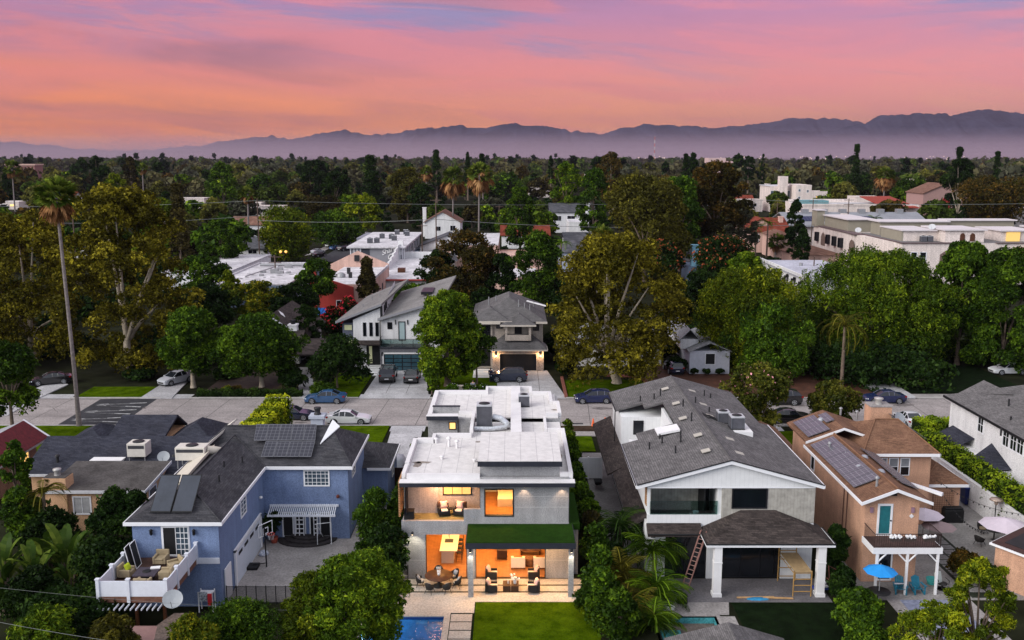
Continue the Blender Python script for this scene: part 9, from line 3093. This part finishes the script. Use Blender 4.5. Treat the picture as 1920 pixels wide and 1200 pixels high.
 # ------------------------------------------------------------------ the tree belt across the valley: single trees first, then the wood that reads as one mass
protos=[]
KINDS_=[('mid','round','mid green'),('green','round','dark green'),('midolive','round','olive'),('brown','round','brownish'),('dark','cone','dark pointed'),('bright','round','bright green'),('dark','column','narrow dark'),('grey','umbrella','greyish'),('rust','round','rusty')]
for i,(sp,sh,nm)in enumerate(KINDS_):
 for v in range(2):
  a={'round':(11,10.5),'cone':(7,14),'column':(4,13),'umbrella':(12,9)}[sh]
  seed=900+i*10+v
  root=thing('tree',nm+' tree in the far tree belt across the valley','tree',(0,0,0),0,'far %s trees'%nm)
  vv,ff,tt,cc=crown_arrays(seed,a[0],a[1]*.82,sh,30,2600,.9,.15)
  me=mesh_arrays('crown',vv+np.array((0,0,a[1]*.18)),ff,False,tt)
  me.materials.append(M_leaf[sp])
  o=bpy.data.objects.new('crown',me)
  col.objects.link(o)
  o.parent=root
  tb=trunk_mb(a[1],.25,cc,a[1]*.18,limbs=4)
  to_=tb.build('trunk',M_bark,None)
  to_.parent=root
  protos.append((root,sp,sh,nm,(vv,ff,tt,a)))
gf=random.Random(21)
occupied=[]
for o in list(col.objects):
 if o.parent is None and o.get('category')in('building','house','garage','tower','tree','palm'):
  occupied.append((o.location.x,o.location.y,15 if o.get('category')in('building','house')else 5))
count=0
ys=[]
tries=0
far_used=set()
while count<176 and tries<6000:
 tries+=1
 Y=235+560*gf.random()**1.25
 px_=gf.uniform(-30,1950)
 x=(px_-960)/F*Y
 if any(abs(x-a)<c and abs(Y-b)<c*1.2 for a,b,c in occupied):
  continue
 if 40<x<180 and 190<Y<420 and gf.random()<.85:
  continue
 if-62<x<-25 and Y<320:
  continue
 w=gf.choices(range(len(KINDS_)),(5,3.5,4,2.5,1.4,2.5,.8,1.8,2))[0]
 pr0=protos[w*2+gf.randrange(2)]
 s=gf.uniform(.75,1.25)*(1+.25*(Y>450))
 place(pr0[0],(x,Y,0),gf.uniform(0,6.28),None,None,(s*gf.uniform(.9,1.2),s*gf.uniform(.9,1.2),s))
 occupied.append((x,Y,5))
 count+=1
for pr0 in protos:
 if pr0[0].location.length<1:
  for ch in list(pr0[0].children):
   bpy.data.objects.remove(ch)
  bpy.data.objects.remove(pr0[0])
  # the far wood
rs=np.random.RandomState(4)
bigs={}
small=[]
for sp,sh in(('far','round'),('mid','round'),('far','round'),('rust','round'),('far','round'),('dark','cone'),('grey','round'),('midolive','round')):
 for v in range(2):
  a={'round':(15,10.5),'cone':(6.5,15)}[sh]
  vv,ff,tt,cc=crown_arrays(500+v+len(small)*3,a[0],a[1],sh,14,420,2.0,.2)
  small.append((sp,vv,ff,tt))
acc={}
n=0
for k in range(3000):
 u=rs.rand()
 Y=640+2900*u**1.15
 px_=rs.uniform(-60,1980)
 x=(px_-960)/F*Y
 dens=vnoise(np.array([x/130.0]),np.array([Y/170.0]),3)[0]
 if dens<.30+.1*(px_>1400):
  continue
 sp,vv,ff,tt=small[rs.randint(len(small))]
 s=rs.choice((.65,.85,1.0,1.2,1.55))*rs.uniform(.85,1.15)*(1.0 if Y<1500 else 1.15)
 a=rs.rand()*6.28
 c_,s_=math.cos(a),math.sin(a)
 q=vv*s
 q=np.stack([q[:,0]*c_-q[:,1]*s_+x,q[:,0]*s_+q[:,1]*c_+Y,q[:,2]],1)
 d=acc.setdefault(sp,[[],[],[],0])
 d[0].append(q)
 d[1].append(ff+d[3])
 d[2].append(tt*.7+.3*rs.rand())
 d[3]+=len(q)
for sp,d in acc.items():
 me=mesh_arrays('far_woods',np.concatenate(d[0]),np.concatenate(d[1]),False,np.concatenate(d[2]))
 me.materials.append(M_leaf[sp])
 o=bpy.data.objects.new('far_woods',me)
 col.objects.link(o)
 tag(o,kind='stuff')
 # low ground cover and scrub between the houses of the next blocks
und=[]
for k in range(900):
 Y=rs.uniform(132,620)
 px_=rs.uniform(-60,1980)
 x=(px_-960)/F*Y
 if any(abs(x-a)<c*.8 and abs(Y-b)<c for a,b,c in occupied if c>10)or(-62<x<-20 and Y<330)or(78<x<130 and Y<330):
  continue
 sp,vv,ff,tt=small[rs.randint(2)]
 s=rs.uniform(.22,.5)
 und.append((vv*np.array((s,s,s*.8))+np.array((x,Y,0)),ff,tt))
off,V_,F_,T_=0,[],[],[]
for vv,ff,tt in und:
 V_.append(vv)
 F_.append(ff+off)
 T_.append(tt)
 off+=len(vv)
me=mesh_arrays('undergrowth',np.concatenate(V_),np.concatenate(F_),False,np.concatenate(T_))
me.materials.append(M_leaf['dark'])
o=bpy.data.objects.new('undergrowth',me)
col.objects.link(o)
tag(o,kind='stuff')
# houses that show between the far trees
gh=random.Random(8)
HF=[(20,372,500),(475,395,330),(1010,330,640),(455,428,260),(1480,322,560),(1520,330,520),(1545,345,470),(1612,345,450),(1625,352,430),(1700,332,640),(1722,325,760),(1385,335,520),(1400,345,480),(1445,320,700),(1880,322,600),(1905,322,640),(1915,372,380),(1515,362,400),(1655,362,400),(735,335,620),(360,365,480),(130,430,260),(1910,400,330),(985,430,290)]
for k in range(22):
 Y=gh.uniform(430,1150)
 HF.append((gh.uniform(0,1900),0,Y))
for k,(px_,py_,Y)in enumerate(HF):
 x=(px_-960)/F*Y
 w_,d_,h_=gh.uniform(9,16),gh.uniform(8,12),gh.uniform(3.2,6.5)*(1.5 if px_>1350 else 1)
 lab=('white flat-roofed house among the far trees','pale gabled house among the far trees')[k%2]
 if k%2==0 or px_>1430:
  flat_house('far_house','white flat-roofed house among the far trees',x-w_/2,x+w_/2,Y,Y+d_,h_,M_medw,M_flatw,.4,(('-y',x-w_*.3,x-w_*.1,h_*.45,h_*.75),('-y',x+w_*.1,x+w_*.3,h_*.45,h_*.75)+((1,1,M_lit)if k%5==0 else(2,1))),'house',group='far white flat-roofed houses')
 else:
  gabled('far_house','pale gabled house among the far trees',x-w_/2,x+w_/2,Y,Y+d_,h_*.8,h_*.8+2.6,M_wst,(M_slate,M_btile,M_rtile)[k%3],'x',((x-w_*.3,x-w_*.1,1.4,2.6),(x+w_*.1,x+w_*.3,1.4,2.6)),None,'far gabled houses')
  # the few bigger blocks near the skyline
x=(1376-960)/F*900
t=thing('tower_block','pinkish blank-walled building group on the skyline right of centre','building',(x,900,0))
B(x-8,x+3,905,925,0,22).build('wall',mat('pink_block',(.50,.34,.34),var=.06),t)
B(x-24,x-8.1,910,930,0,25).build('rear_wing',mat('pink_block2',(.56,.40,.38),var=.06),t)
MB().box(x-5,x+12,890,904.9,0,16).build('front_wing',mat('pink_block3',(.42,.30,.31),var=.05),t)
for k in range(3):
 B(x-22,x-9,909.8,909.95,8+5*k,9.6+5*k).build('window_band',M_pane,t)
x=(48-960)/F*1150
t=thing('office_block','long reddish office building with rows of windows on the left skyline','building',(x,1150,0))
B(x-16,x+18,1150,1170,0,15.5).build('wall',mat('office_brick',(.30,.15,.13),var=.08),t)
B(x-17,x+19,1149,1171,15.5,17).build('roof',M_pinkst,t)
for k in range(8):
 B(x-14+k*4,x-12+k*4,1149.8,1149.98,6,13.5).build('window',M_pane,t)
 # scattered house lights in the haze
t=thing('distant_lights','cluster of tiny house lights at the foot of the right hills','lights',(200,3600,0))
gl2=MB()
for k in range(60):
 Y=gh.uniform(3000,3850)
 x=(gh.uniform(1150,1800)-960)/F*Y
 z=gh.uniform(8,22)
 gl2.obox((x,Y,z),1.7,.6,1.5)
gl2.build('windows',mat('far_lights',(1,.8,.6),var=0,emit=(1,.75,.5),estr=2.5),t)
